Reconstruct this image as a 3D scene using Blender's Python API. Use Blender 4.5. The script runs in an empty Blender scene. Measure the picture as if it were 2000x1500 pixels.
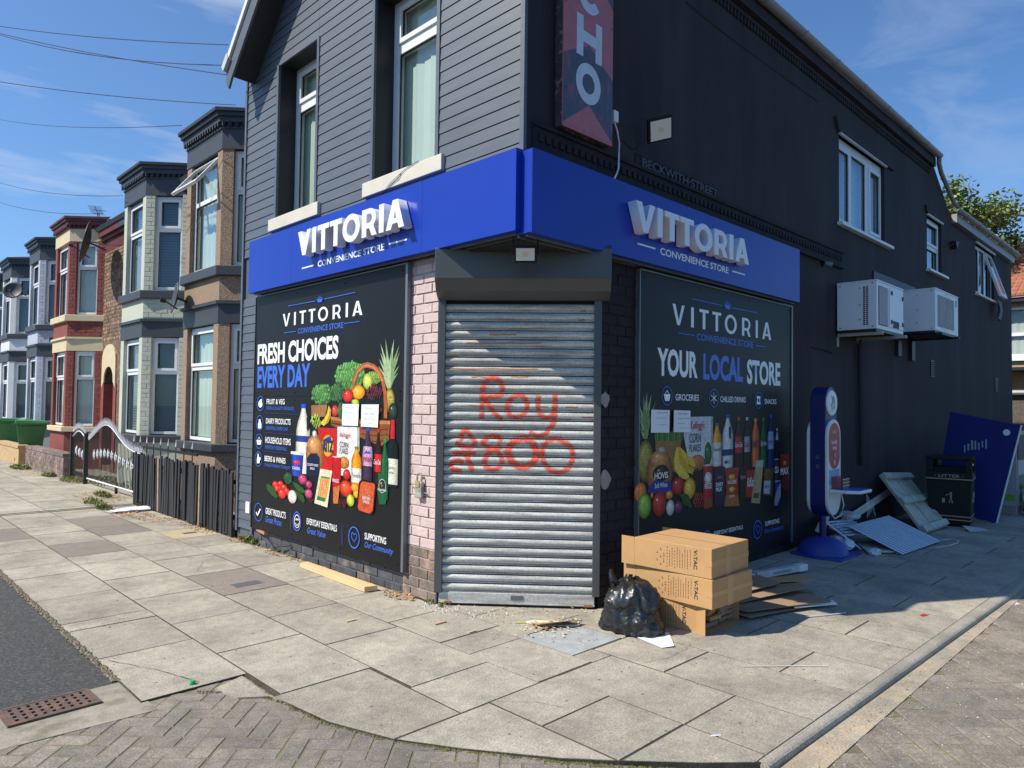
import bpy, math, random
from math import radians as R, sin, cos, pi, sqrt
from mathutils import Vector, Matrix
random.seed(7)
sc = bpy.context.scene
# ---------------------------------------------------------------- camera, light, exposure
cam_d = bpy.data.cameras.new('camera'); cam = bpy.data.objects.new('camera', cam_d); sc.collection.objects.link(cam)
sc.camera = cam
CAM_YAW, CAM_PITCH, CAM_ROLL, CAM_F = R(45.36812), R(1.79926), R(0.72024), 1382.54
cy, sy, cp, sp = cos(CAM_YAW), sin(CAM_YAW), cos(CAM_PITCH), sin(CAM_PITCH)
F = Vector((cy*cp, sy*cp, sp)); Rt = Vector((sy, -cy, 0)); U = Rt.cross(F)
cr, sr = cos(CAM_ROLL), sin(CAM_ROLL)
Rt, U = cr*Rt+sr*U, cr*U-sr*Rt
M = Matrix((Rt, U, -F)).transposed().to_4x4(); M.translation = Vector((-3.635, -3.56, 1.60))
cam.matrix_world = M
cam_d.sensor_width = 36; cam_d.lens = 36*CAM_F/2000; cam_d.clip_start = .05; cam_d.clip_end = 2000

SUN = Vector((.80, -.455, -1.0)).normalized()          # direction the light travels
sun_el = math.asin(-SUN.z); sun_az = math.atan2(-SUN.x, -SUN.y)   # azimuth clockwise from +Y of the direction to the sun
w = bpy.data.worlds.new('World'); sc.world = w; w.use_nodes = True
nt = w.node_tree; nt.nodes.clear()
def N(nt, t, **k):
    n = nt.nodes.new(t)
    for a, b in k.items():
        if a.startswith('i_'): n.inputs[a[2:].replace('_', ' ')].default_value = b
        else: setattr(n, a, b)
    return n
LK = lambda nt, a, b: nt.links.new(a, b)
out = N(nt, 'ShaderNodeOutputWorld'); bg = N(nt, 'ShaderNodeBackground'); bg.inputs[1].default_value = .112
sky = N(nt, 'ShaderNodeTexSky', sky_type='NISHITA', sun_disc=False, sun_elevation=sun_el, sun_rotation=sun_az, altitude=0, air_density=1.0, dust_density=.6, ozone_density=1.8)
tc = N(nt, 'ShaderNodeTexCoord')
mp = N(nt, 'ShaderNodeMapping'); mp.inputs['Scale'].default_value = (1.0, 3.4, 6.5); mp.inputs['Rotation'].default_value = (.35, .5, .6); mp.inputs['Location'].default_value = (3.1, 1.4, .7)
LK(nt, tc.outputs['Generated'], mp.inputs[0])
n1 = N(nt, 'ShaderNodeTexNoise'); n1.inputs['Scale'].default_value = 1.6; n1.inputs['Detail'].default_value = 9; n1.inputs['Roughness'].default_value = .58; n1.inputs['Distortion'].default_value = .6
LK(nt, mp.outputs[0], n1.inputs['Vector'])
n2 = N(nt, 'ShaderNodeTexNoise'); n2.inputs['Scale'].default_value = 1.3; n2.inputs['Detail'].default_value = 2
LK(nt, tc.outputs['Generated'], n2.inputs['Vector'])
r1 = N(nt, 'ShaderNodeMapRange'); r1.inputs[1].default_value = .49; r1.inputs[2].default_value = .70; LK(nt, n1.outputs[0], r1.inputs[0])
# more haze cloud towards the north-west street, as the photograph shows
sep = N(nt, 'ShaderNodeSeparateXYZ'); LK(nt, tc.outputs['Generated'], sep.inputs[0])
ml = N(nt, 'ShaderNodeMath', operation='MULTIPLY_ADD'); LK(nt, sep.outputs[1], ml.inputs[0]); ml.inputs[1].default_value = .62; ml.inputs[2].default_value = .10; ml.use_clamp = True
mm = N(nt, 'ShaderNodeMath', operation='MULTIPLY'); LK(nt, r1.outputs[0], mm.inputs[0]); LK(nt, ml.outputs[0], mm.inputs[1])
m3 = N(nt, 'ShaderNodeMath', operation='MULTIPLY_ADD'); LK(nt, ml.outputs[0], m3.inputs[0]); m3.inputs[1].default_value = .07; LK(nt, mm.outputs[0], m3.inputs[2]); m3.use_clamp = True
mx = N(nt, 'ShaderNodeMix', data_type='RGBA'); LK(nt, m3.outputs[0], mx.inputs[0])
tint = N(nt, 'ShaderNodeMix', data_type='RGBA', blend_type='MULTIPLY'); tint.inputs[0].default_value = 1; tint.inputs[7].default_value = (.60, .90, 1.20, 1)
LK(nt, sky.outputs[0], tint.inputs[6]); LK(nt, tint.outputs[2], mx.inputs[6]); mx.inputs[7].default_value = (5.2, 5.8, 6.8, 1)
LK(nt, mx.outputs[2], bg.inputs[0]); LK(nt, bg.outputs[0], out.inputs[0])
sd = bpy.data.lights.new('sun', 'SUN'); sd.energy = 5.0; sd.angle = R(.53); sd.color = (1, .935, .815)
so = bpy.data.objects.new('sun', sd); sc.collection.objects.link(so); so.rotation_euler = SUN.to_track_quat('-Z', 'Y').to_euler(); so.location = (-20, 12, 30)
vs = sc.view_settings; vs.view_transform = 'Standard'; vs.look = 'None'; vs.exposure = .24; vs.gamma = 1; vs.use_curve_mapping = False
sc.cycles.max_bounces = 6; sc.cycles.transparent_max_bounces = 12; sc.cycles.caustics_reflective = False; sc.cycles.caustics_refractive = False

# ---------------------------------------------------------------- materials
def hx(h, k=1.0):
    c = [int(h[i:i+2], 16)/255 for i in (0, 2, 4)]
    return tuple(k*(x/12.92 if x <= .04045 else ((x+.055)/1.055)**2.4) for x in c)
MATS = {}
def mat(name, col, rough=.7, var=.12, scale=6., metal=0., bump=0., bscale=40., col2=None, c2scale=3., c2=(.5, .62), rnd=0., spec=.5, coat=0., stretch=None, spots=None, grain=0., gscale=230.):
    if name in MATS: return MATS[name]
    m = bpy.data.materials.new(name); m.use_nodes = True; nt = m.node_tree; b = nt.nodes['Principled BSDF']
    b.inputs['Roughness'].default_value = rough; b.inputs['Metallic'].default_value = metal; b.inputs['Specular IOR Level'].default_value = spec; b.inputs['Coat Weight'].default_value = coat; b.inputs['Coat Roughness'].default_value = .12
    g = N(nt, 'ShaderNodeNewGeometry'); vec = g.outputs['Position']
    if stretch:
        mp = N(nt, 'ShaderNodeMapping'); mp.inputs['Scale'].default_value = stretch; LK(nt, vec, mp.inputs[0]); vec2 = mp.outputs[0]
    else: vec2 = vec
    n = N(nt, 'ShaderNodeTexNoise'); n.inputs['Scale'].default_value = scale; n.inputs['Detail'].default_value = 7; n.inputs['Roughness'].default_value = .62; LK(nt, vec2, n.inputs['Vector'])
    mr = N(nt, 'ShaderNodeMapRange'); mr.inputs[1].default_value = .28; mr.inputs[2].default_value = .72; mr.inputs[3].default_value = 1-var; mr.inputs[4].default_value = 1+var; mr.clamp = True; LK(nt, n.outputs[0], mr.inputs[0])
    cur = None
    if col2:
        nn = N(nt, 'ShaderNodeTexNoise'); nn.inputs['Scale'].default_value = c2scale; nn.inputs['Detail'].default_value = 8; nn.inputs['Roughness'].default_value = .65; LK(nt, vec2, nn.inputs['Vector'])
        rr = N(nt, 'ShaderNodeMapRange'); rr.inputs[1].default_value = c2[0]; rr.inputs[2].default_value = c2[1]; LK(nt, nn.outputs[0], rr.inputs[0])
        x = N(nt, 'ShaderNodeMix', data_type='RGBA'); LK(nt, rr.outputs[0], x.inputs[0]); x.inputs[6].default_value = (*col, 1); x.inputs[7].default_value = (*col2, 1); cur = x.outputs[2]
    if spots:
        vv = N(nt, 'ShaderNodeTexVoronoi'); vv.inputs['Scale'].default_value = spots[0]; LK(nt, vec, vv.inputs['Vector'])
        rr = N(nt, 'ShaderNodeMapRange'); rr.inputs[1].default_value = spots[1]; rr.inputs[2].default_value = spots[1]*1.6; rr.inputs[3].default_value = 1; rr.inputs[4].default_value = 0; LK(nt, vv.outputs['Distance'], rr.inputs[0])
        x = N(nt, 'ShaderNodeMix', data_type='RGBA'); LK(nt, rr.outputs[0], x.inputs[0]); x.inputs[7].default_value = (*spots[2], 1)
        if cur: LK(nt, cur, x.inputs[6])
        else: x.inputs[6].default_value = (*col, 1)
        cur = x.outputs[2]
    hs = N(nt, 'ShaderNodeHueSaturation')
    if cur: LK(nt, cur, hs.inputs['Color'])
    else: hs.inputs['Color'].default_value = (*col, 1)
    if grain:
        gn = N(nt, 'ShaderNodeTexNoise'); gn.inputs['Scale'].default_value = gscale; gn.inputs['Detail'].default_value = 3; gn.inputs['Roughness'].default_value = .8; LK(nt, vec, gn.inputs['Vector'])
        gm = N(nt, 'ShaderNodeMapRange'); gm.inputs[1].default_value = .3; gm.inputs[2].default_value = .7; gm.inputs[3].default_value = 1-grain; gm.inputs[4].default_value = 1+grain; LK(nt, gn.outputs[0], gm.inputs[0])
        n9 = N(nt, 'ShaderNodeTexNoise'); n9.inputs['Scale'].default_value = .9; n9.inputs['Detail'].default_value = 4; LK(nt, vec, n9.inputs['Vector'])
        g9 = N(nt, 'ShaderNodeMapRange'); g9.inputs[1].default_value = .35; g9.inputs[2].default_value = .65; g9.inputs[3].default_value = .90; g9.inputs[4].default_value = 1.07; LK(nt, n9.outputs[0], g9.inputs[0])
        g1 = N(nt, 'ShaderNodeMath', operation='MULTIPLY'); LK(nt, mr.outputs[0], g1.inputs[0]); LK(nt, gm.outputs[0], g1.inputs[1]); g2 = N(nt, 'ShaderNodeMath', operation='MULTIPLY'); LK(nt, g1.outputs[0], g2.inputs[0]); LK(nt, g9.outputs[0], g2.inputs[1]); mr = g2
    if rnd:
        oi = N(nt, 'ShaderNodeObjectInfo'); q = N(nt, 'ShaderNodeMapRange'); q.inputs[3].default_value = 1-rnd; q.inputs[4].default_value = 1+rnd; LK(nt, oi.outputs['Random'], q.inputs[0])
        z = N(nt, 'ShaderNodeMath', operation='MULTIPLY'); LK(nt, q.outputs[0], z.inputs[0]); LK(nt, mr.outputs[0], z.inputs[1]); LK(nt, z.outputs[0], hs.inputs['Value'])
    else: LK(nt, mr.outputs[0], hs.inputs['Value'])
    LK(nt, hs.outputs[0], b.inputs['Base Color'])
    if bump:
        nb = N(nt, 'ShaderNodeTexNoise'); nb.inputs['Scale'].default_value = bscale; nb.inputs['Detail'].default_value = 5; LK(nt, vec2, nb.inputs['Vector'])
        bp = N(nt, 'ShaderNodeBump'); bp.inputs['Strength'].default_value = 1; bp.inputs['Distance'].default_value = bump; LK(nt, nb.outputs[0], bp.inputs['Height']); LK(nt, bp.outputs[0], b.inputs['Normal'])
    MATS[name] = m; return m
slab_m = mat('concrete slab', (.395, .352, .275), .88, .18, 15, bump=.0025, bscale=110, col2=(.25, .225, .185), c2scale=2.6, c2=(.42, .70), rnd=.11, spots=(7, .05, (.15, .135, .11)), grain=.42, gscale=85)
slab_dark = mat('brown concrete slab', (.225, .19, .158), .88, .16, 12, bump=.0025, bscale=110, rnd=.08, grain=.35, gscale=85)
slab_yel = mat('yellow concrete slab', (.45, .37, .23), .85, .1, 5, bump=.001, bscale=160, grain=.25, gscale=85)
slab_blue = mat('blue grey mortar patch', (.36, .37, .36), .85, .2, 12, bump=.002, bscale=90)
joint_m = mat('dirt joint', (.070, .058, .040), .95, .4, 14, bump=.004, bscale=60, col2=(.055, .06, .026), c2scale=1.5, c2=(.52, .6))
kerb_m = mat('kerb concrete', (.34, .308, .25), .88, .2, 12, bump=.0025, bscale=110, rnd=.05, grain=.4, gscale=85, col2=(.22, .2, .17), c2scale=3, c2=(.45, .7))
chan_m = mat('sandy channel', (.32, .28, .215), .92, .2, 9, bump=.003, bscale=90, col2=(.44, .35, .24), c2scale=2.6, c2=(.42, .6), grain=.4, gscale=85)
asph_m = mat('asphalt', (.052, .051, .050), .92, .6, 75, bump=.005, bscale=130, col2=(.10, .097, .09), c2scale=55, c2=(.5, .62))
pav_m = mat('block paver', (.185, .163, .140), .92, .24, 14, bump=.003, bscale=100, rnd=.13, col2=(.27, .225, .175), c2scale=1.5, c2=(.42, .64), grain=.42, gscale=95)
pavj_m = mat('paver joint', (.19, .155, .11), .95, .35, 9, bump=.003, bscale=60, col2=(.15, .15, .07), c2scale=2.3, c2=(.5, .6))
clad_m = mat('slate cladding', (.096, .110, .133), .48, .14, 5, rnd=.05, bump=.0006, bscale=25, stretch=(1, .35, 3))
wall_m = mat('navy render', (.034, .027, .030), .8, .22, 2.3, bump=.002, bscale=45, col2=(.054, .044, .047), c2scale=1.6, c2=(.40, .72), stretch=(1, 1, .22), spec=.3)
dkbrick = mat('dark painted brick', (.021, .018, .020), .8, .3, 9, bump=.004, bscale=45, rnd=.10, spec=.3)
plinth_m = mat('weathered black brick', (.072, .074, .08), .8, .35, 9, bump=.003, bscale=60, rnd=.2, col2=(.18, .15, .12), c2scale=5, c2=(.56, .66))
pink_m = mat('pink painted brick', (.60, .46, .43), .75, .1, 7, bump=.006, bscale=38, rnd=.05)
pinkbase = mat('bare stained brick', (.19, .15, .12), .9, .4, 10, bump=.005, bscale=50, rnd=.2, col2=(.32, .21, .15), c2scale=7, c2=(.52, .62))
mort_pink = mat('pink mortar', (.48, .35, .33), .9, .3, 20, bump=.006, bscale=60)
mort_dk = mat('dark mortar', (.0175, .0155, .017), .9, .2, 20)
white_m = mat('white upvc', (.80, .80, .79), .3, .04, 4, spec=.5)
whitew = mat('weathered white upvc', (.55, .55, .53), .45, .12, 9)
stone_m = mat('painted cream stone', (.64, .59, .49), .7, .08, 4, bump=.001, bscale=50)
black_m = mat('black trim', (.016, .017, .02), .5, .1, 5)
dk_int = mat('dark interior', (.012, .012, .013), .9, .1, 3)
blue_m = mat('blue fascia', (.010, .042, .37), .32, .07, 1.2, spec=.3)
letter_m = mat('white letter acrylic', (.80, .82, .86), .3, .02, 3)
panel_m = mat('black print board', (.0085, .0085, .0095), .42, .15, 2, spec=.22)
alu_m = mat('grey aluminium trim', (.16, .175, .19), .35, .1, 6, metal=.3)
shutbox_m = mat('anthracite steel', (.082, .088, .090), .38, .07, 5, spec=.5)
galv_m = mat('galvanised steel', (.58, .58, .54), .5, .2, 5, metal=.15, stretch=(1, 1, 12), col2=(.30, .28, .245), c2scale=2.6, c2=(.46, .70), grain=.25, gscale=60, bump=.0006, bscale=80)
rust_m = mat('rust streak', (.42, .17, .05), .8, .3, 14)
graf_m = mat('orange red spray paint', (.80, .115, .065), .6, .25, 30)
nt_ = graf_m.node_tree; gg = N(nt_, 'ShaderNodeNewGeometry'); gn_ = N(nt_, 'ShaderNodeTexNoise'); gn_.inputs['Scale'].default_value = 45; gn_.inputs['Detail'].default_value = 8; LK(nt_, gg.outputs['Position'], gn_.inputs['Vector']); gr_ = N(nt_, 'ShaderNodeMapRange'); gr_.inputs[1].default_value = .36; gr_.inputs[2].default_value = .52; gr_.inputs[3].default_value = .45; gr_.inputs[4].default_value = .92; LK(nt_, gn_.outputs[0], gr_.inputs[0]); LK(nt_, gr_.outputs[0], nt_.nodes['Principled BSDF'].inputs['Alpha'])
lamp_m = mat('led diffuser', (.80, .76, .64), .35, .03, 5)
ledc_m = mat('led chip', (.80, .62, .36), .4, .03, 5)
card_m = mat('corrugated cardboard', (.50, .285, .12), .8, .07, 6, bump=.0004, bscale=80)
cardd_m = mat('brown cardboard', (.32, .215, .13), .85, .1, 6)
tape_m = mat('brown packing tape', (.52, .30, .13), .3, .05, 6)
ink_m = mat('black ink', (.05, .035, .025), .7, .05, 4)
bag_m = mat('black polythene', (.013, .014, .015), .34, .1, 8, bump=.003, bscale=26, spec=.7)
timb_m = mat('new softwood', (.72, .50, .26), .7, .12, 5, stretch=(6, 1, 6), bump=.0008, bscale=60)
timw_m = mat('painted timber', (.78, .72, .60), .7, .1, 8)
blackw_m = mat('black stained wood', (.022, .022, .024), .6, .25, 8, stretch=(4, 4, .6), bump=.002, bscale=50, rnd=.25)
barew_m = mat('bare worn wood', (.33, .25, .17), .8, .25, 8)
iron_m = mat('black iron', (.015, .015, .016), .45, .1, 8)
silver_m = mat('silver paint', (.74, .75, .77), .45, .1, 20, metal=.1)
navyp_m = mat('navy plastic', (.011, .016, .12), .4, .08, 4)
domep_m = mat('blue plastic base', (.03, .055, .30), .5, .15, 6)
bluebd_m = mat('blue board', (.010, .019, .145), .6, .12, 3, spec=.25)
ribb_m = mat('pale blue board', (.58, .68, .78), .5, .08, 6)
cream_m = mat('dirty cream board', (.56, .55, .45), .7, .18, 7, col2=(.42, .41, .33), c2scale=5)
foam_m = mat('pale polystyrene', (.62, .68, .74), .8, .12, 15, bump=.006, bscale=40)
acw_m = mat('white steel cabinet', (.85, .85, .86), .4, .05, 3)
bin_m = mat('black moulded plastic', (.013, .012, .011), .55, .2, 7, spec=.25)
gold_m = mat('gold band', (.36, .30, .18), .5, .1, 9)
gbin_m = mat('green bin plastic', (.045, .19, .06), .4, .12, 6)
gut_m = mat('grey plastic gutter', (.30, .29, .28), .45, .12, 4)
redtile_m = mat('red clay roof tile', (.36, .13, .07), .85, .25, 5, rnd=.1)
slate_m = mat('roof slate', (.055, .057, .065), .7, .25, 5, bump=.003, bscale=12)
sandbr_m = mat('sand coloured brick', (.50, .33, .18), .85, .2, 14, bump=.004, bscale=30)
leaf_m = mat('tree leaves', (.16, .215, .06), .5, .35, 1.6, col2=(.27, .33, .12), c2scale=2.5)
bark_m = mat('bark', (.12, .09, .06), .9, .3, 9)
weed_m = mat('weed leaves', (.14, .19, .04), .7, .35, 9, col2=(.33, .27, .10), c2scale=12, c2=(.5, .6))
litter_m = mat('dry leaf litter', (.40, .22, .10), .8, .4, 25, col2=(.60, .45, .26), c2scale=30, c2=(.5, .6))
paper_m = mat('white paper', (.78, .80, .82), .7, .03, 6)
blind_m = mat('white vertical blind', (.70, .72, .68), .7, .05, 3)
blindg_m = mat('green tinted blind', (.70, .76, .66), .7, .05, 3)
slatb_m = mat('blue grey blind', (.16, .21, .26), .6, .08, 3)
dish_m = mat('dark satellite dish', (.05, .05, .055), .5, .15, 7)
def glass_mat(name, refl, tintc=(.8, .86, .84)):
    m = bpy.data.materials.new(name); m.use_nodes = True; nt = m.node_tree; nt.nodes.clear()
    o = N(nt, 'ShaderNodeOutputMaterial'); t = N(nt, 'ShaderNodeBsdfTransparent'); t.inputs[0].default_value = (*tintc, 1)
    g = N(nt, 'ShaderNodeBsdfGlossy'); g.inputs['Roughness'].default_value = .02; g.inputs[0].default_value = (.9, .95, 1, 1)
    f = N(nt, 'ShaderNodeLayerWeight'); f.inputs[0].default_value = .5; f2 = N(nt, 'ShaderNodeMath', operation='POWER'); LK(nt, f.outputs['Facing'], f2.inputs[0]); f2.inputs[1].default_value = 3.5; a = N(nt, 'ShaderNodeMath', operation='MULTIPLY_ADD'); LK(nt, f2.outputs[0], a.inputs[0]); a.inputs[1].default_value = .9; a.inputs[2].default_value = refl; a.use_clamp = True
    x = N(nt, 'ShaderNodeMixShader'); LK(nt, a.outputs[0], x.inputs[0]); LK(nt, t.outputs[0], x.inputs[1]); LK(nt, g.outputs[0], x.inputs[2]); LK(nt, x.outputs[0], o.inputs[0])
    return m
glass_m = glass_mat('window glass', .06); clearp_m = glass_mat('clear plastic', .05, (.85, .87, .9))
def vcol_mat(name, rough):
    m = bpy.data.materials.new(name); m.use_nodes = True; nt = m.node_tree; b = nt.nodes['Principled BSDF']; b.inputs['Roughness'].default_value = rough
    a = N(nt, 'ShaderNodeVertexColor', layer_name='Col'); g = N(nt, 'ShaderNodeNewGeometry'); v = []
    for s_, lo, hi in ((95, .62, 1.30), (330, .75, 1.22), (28, .80, 1.15)):
        n = N(nt, 'ShaderNodeTexNoise'); n.inputs['Scale'].default_value = s_; n.inputs['Detail'].default_value = 4; LK(nt, g.outputs['Position'], n.inputs['Vector']); r = N(nt, 'ShaderNodeMapRange'); r.inputs[1].default_value = .3; r.inputs[2].default_value = .7; r.inputs[3].default_value = lo; r.inputs[4].default_value = hi; LK(nt, n.outputs[0], r.inputs[0]); v.append(r.outputs[0])
    m1 = N(nt, 'ShaderNodeMath', operation='MULTIPLY'); LK(nt, v[0], m1.inputs[0]); LK(nt, v[1], m1.inputs[1]); m2 = N(nt, 'ShaderNodeMath', operation='MULTIPLY'); LK(nt, m1.outputs[0], m2.inputs[0]); LK(nt, v[2], m2.inputs[1])
    hs = N(nt, 'ShaderNodeHueSaturation'); LK(nt, a.outputs[0], hs.inputs['Color']); LK(nt, m2.outputs[0], hs.inputs['Value']); LK(nt, hs.outputs[0], b.inputs['Base Color']); b.inputs['Specular IOR Level'].default_value = .25; return m
print_m = vcol_mat('printed vinyl', .34)
PLAIN = {}
def plain(h, rough=.4):
    k = h+str(rough)
    if k not in PLAIN: PLAIN[k] = mat('plain '+h, hx(h, .86), rough, .02, 3)
    return PLAIN[k]

# ---------------------------------------------------------------- mesh builder
COL = sc.collection
class MB:
    def __init__(s): s.v = []; s.f = []; s.m = []; s.c = []
    def add(s, vs, fs, mi=0, cols=None):
        o = len(s.v); s.v += [tuple(p) for p in vs]; s.f += [tuple(i+o for i in f) for f in fs]; s.m += [mi]*len(fs)
        if cols: s.c += [tuple(c) for c in cols]
        return s
    def box(s, x0, y0, z0, x1, y1, z1, mi=0):
        return s.add([(x0, y0, z0), (x1, y0, z0), (x1, y1, z0), (x0, y1, z0), (x0, y0, z1), (x1, y0, z1), (x1, y1, z1), (x0, y1, z1)],
                     [(0, 3, 2, 1), (4, 5, 6, 7), (0, 1, 5, 4), (1, 2, 6, 5), (2, 3, 7, 6), (3, 0, 4, 7)], mi)
    def prism(s, poly, d, mi=0):           # poly: 3d points, d: extrusion vector
        n = len(poly); d = Vector(d); a = [Vector(p) for p in poly]; b = [p+d for p in a]
        return s.add(a+b, [tuple(range(n))[::-1], tuple(range(n, 2*n))]+[(i, (i+1) % n, n+(i+1) % n, n+i) for i in range(n)], mi)
    def zp(s, poly, z0, z1, mi=0): return s.prism([(x, y, z0) for x, y in poly], (0, 0, z1-z0), mi)
    def tube(s, pts, r, n=6, mi=0):
        pts = [Vector(p) for p in pts]; ring = []
        for i, p in enumerate(pts):
            t = (pts[min(i+1, len(pts)-1)]-pts[max(i-1, 0)]).normalized()
            a = t.cross(Vector((0, 0, 1)));  a = a.normalized() if a.length > 1e-3 else Vector((1, 0, 0)); b = t.cross(a)
            rr = r[i] if isinstance(r, (list, tuple)) else r
            ring += [p+(a*cos(2*pi*k/n)+b*sin(2*pi*k/n))*rr for k in range(n)]
        fs = [(i*n+k, i*n+(k+1) % n, (i+1)*n+(k+1) % n, (i+1)*n+k) for i in range(len(pts)-1) for k in range(n)]
        return s.add(ring, fs+[tuple(range(n))[::-1], tuple(range((len(pts)-1)*n, len(pts)*n))], mi)
    def lathe(s, prof, o=(0, 0, 0), n=20, mi=0, ax=None):
        o = Vector(o); q = Vector(ax).to_track_quat('Z', 'Y') if ax else None; vs = []
        for r, z in prof:
            for k in range(n):
                p = Vector((r*cos(2*pi*k/n), r*sin(2*pi*k/n), z)); vs.append(o+(q @ p if q else p))
        return s.add(vs, [(i*n+k, i*n+(k+1) % n, (i+1)*n+(k+1) % n, (i+1)*n+k) for i in range(len(prof)-1) for k in range(n)], mi)
    def xf(s, M, start=0):
        s.v[start:] = [tuple(M @ Vector(p)) for p in s.v[start:]]; return s
    def mesh(s, name, mats, smooth=False):
        me = bpy.data.meshes.new(name); me.from_pydata(s.v, [], s.f)
        for m in (mats if isinstance(mats, (list, tuple)) else [mats]): me.materials.append(m)
        me.polygons.foreach_set('material_index', s.m)
        if s.c:
            ca = me.color_attributes.new('Col', 'FLOAT_COLOR', 'POINT')
            for i, c in enumerate(s.c): ca.data[i].color = (*c, 1)
        if smooth: me.polygons.foreach_set('use_smooth', [True]*len(s.f))
        me.update(); return me
    def build(s, name, mats, parent=None, smooth=False, loc=None, bevel=0, kind=None):
        o = bpy.data.objects.new(name, s.mesh(name, mats, smooth)); COL.objects.link(o)
        if parent: o.parent = parent
        if loc: o.location = loc
        if bevel:
            b = o.modifiers.new('bevel', 'BEVEL'); b.width = bevel; b.segments = 2; b.limit_method = 'ANGLE'
        if kind: o['kind'] = kind
        return o
def tag(o, label, cat, group=None):
    o['label'] = label; o['category'] = cat
    if group: o['group'] = group
    return o
def thing(name, label, cat, loc=(0, 0, 0), rz=0, group=None):
    o = bpy.data.objects.new(name, None); COL.objects.link(o); o.location = loc; o.rotation_euler = (0, 0, rz); o.empty_display_size = .1
    return tag(o, label, cat, group)
def inst(name, me, parent, loc=(0, 0, 0), rot=(0, 0, 0), scale=None):
    o = bpy.data.objects.new(name, me); COL.objects.link(o); o.parent = parent; o.location = loc; o.rotation_euler = rot
    if scale: o.scale = scale
    return o
def BX(name, b, m, parent=None, bevel=0):
    return MB().box(*b).build(name, m, parent, bevel=bevel)
def chbox(x0, y0, x1, y1, z0, z1, c=.006, mb=None, mi=0):    # box with chamfered top edge
    mb = mb or MB(); return mb.add([(x0, y0, z0), (x1, y0, z0), (x1, y1, z0), (x0, y1, z0), (x0, y0, z1-c), (x1, y0, z1-c), (x1, y1, z1-c), (x0, y1, z1-c),
        (x0+c, y0+c, z1), (x1-c, y0+c, z1), (x1-c, y1-c, z1), (x0+c, y1-c, z1)],
        [(0, 1, 5, 4), (1, 2, 6, 5), (2, 3, 7, 6), (3, 0, 4, 7), (4, 5, 9, 8), (5, 6, 10, 9), (6, 7, 11, 10), (7, 4, 8, 11), (8, 9, 10, 11)], mi)
def holes(u0, u1, z0, z1, hs):        # rectangles that tile a wall around its openings
    hs = [h for h in hs if h[1] > u0 and h[0] < u1]
    us = sorted({u0, u1, *[min(u1, max(u0, a)) for h in hs for a in h[:2]]}); zs = sorted({z0, z1, *[a for h in hs for a in h[2:]]}); o = []
    for i in range(len(us)-1):
        run = None
        for j in range(len(zs)-1):
            um, zm = (us[i]+us[i+1])/2, (zs[j]+zs[j+1])/2
            if any(h[0] < um < h[1] and h[2] < zm < h[3] for h in hs):
                if run: o.append(run); run = None
            else: run = (us[i], us[i+1], run[2] if run else zs[j], zs[j+1])
        if run: o.append(run)
    return o
def text_mesh(s, bold=0., shear=0., extrude=0.):
    c = bpy.data.curves.new('lettering', 'FONT'); c.body = s; c.offset = bold; c.shear = shear; c.extrude = extrude; c.resolution_u = 3
    o = bpy.data.objects.new('lettering', c); me = bpy.data.meshes.new_from_object(o); bpy.data.objects.remove(o); bpy.data.curves.remove(c)
    return me
# own bold capitals for the shop's logo: outlines (outer, holes...) on a 1 high grid
def arc(cx, cy, rx, ry, a0, a1, n=14): return [(cx+rx*cos(R(a0+(a1-a0)*i/n)), cy+ry*sin(R(a0+(a1-a0)*i/n))) for i in range(n+1)]
T_ = .20
GL = {'V': (.80, [[(0, 1), (.235, 1), (.41, .36), (.575, 1), (.80, 1), (.50, 0), (.30, 0)]]),
      'I': (.23, [[(0, 0), (.23, 0), (.23, 1), (0, 1)]]),
      'T': (.66, [[(0, 1), (0, .80), (.215, .80), (.215, 0), (.445, 0), (.445, .80), (.66, .80), (.66, 1)]]),
      'O': (.92, [arc(.46, .5, .46, .52, 0, 359, 32)[:-1], arc(.46, .5, .24, .31, 0, 359, 28)[:-1]]),
      'R': (.74, [[(0, 0), (.23, 0), (.23, .29), (.37, .29), (.50, 0), (.75, 0), (.585, .335)]+arc(.36, .645, .34, .355, -48, 90, 12)+[(0, 1)], [(.23, .48)]+arc(.38, .65, .12, .165, -90, 90, 8)+[(.23, .81)]]),
      'A': (.82, [[(0, 0), (.23, 0), (.30, .19), (.53, .19), (.59, 0), (.83, 0), (.53, 1), (.30, 1)], [(.35, .36), (.415, .62), (.48, .36)]])}
def glyph_mesh(ch, extrude, thin=False):
    c = bpy.data.curves.new('letter', 'CURVE'); c.dimensions = '2D'; c.fill_mode = 'BOTH'; c.extrude = extrude
    if thin: c.offset = -.03
    for lp in GL[ch][1]:
        sp = c.splines.new('POLY'); sp.points.add(len(lp)-1); sp.use_cyclic_u = True
        for i, (x, y) in enumerate(lp): sp.points[i].co = (x, y, 0, 1)
    o = bpy.data.objects.new('letter', c); me = bpy.data.meshes.new_from_object(o); bpy.data.objects.remove(o); bpy.data.curves.remove(c)
    return me
def word_layout(gap=.13):
    x = 0; o = []
    for ch in 'VITTORIA':
        o.append((ch, x)); x += GL[ch][0]+(gap if ch not in 'T' else gap*.55)
    return o, x-gap
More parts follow.
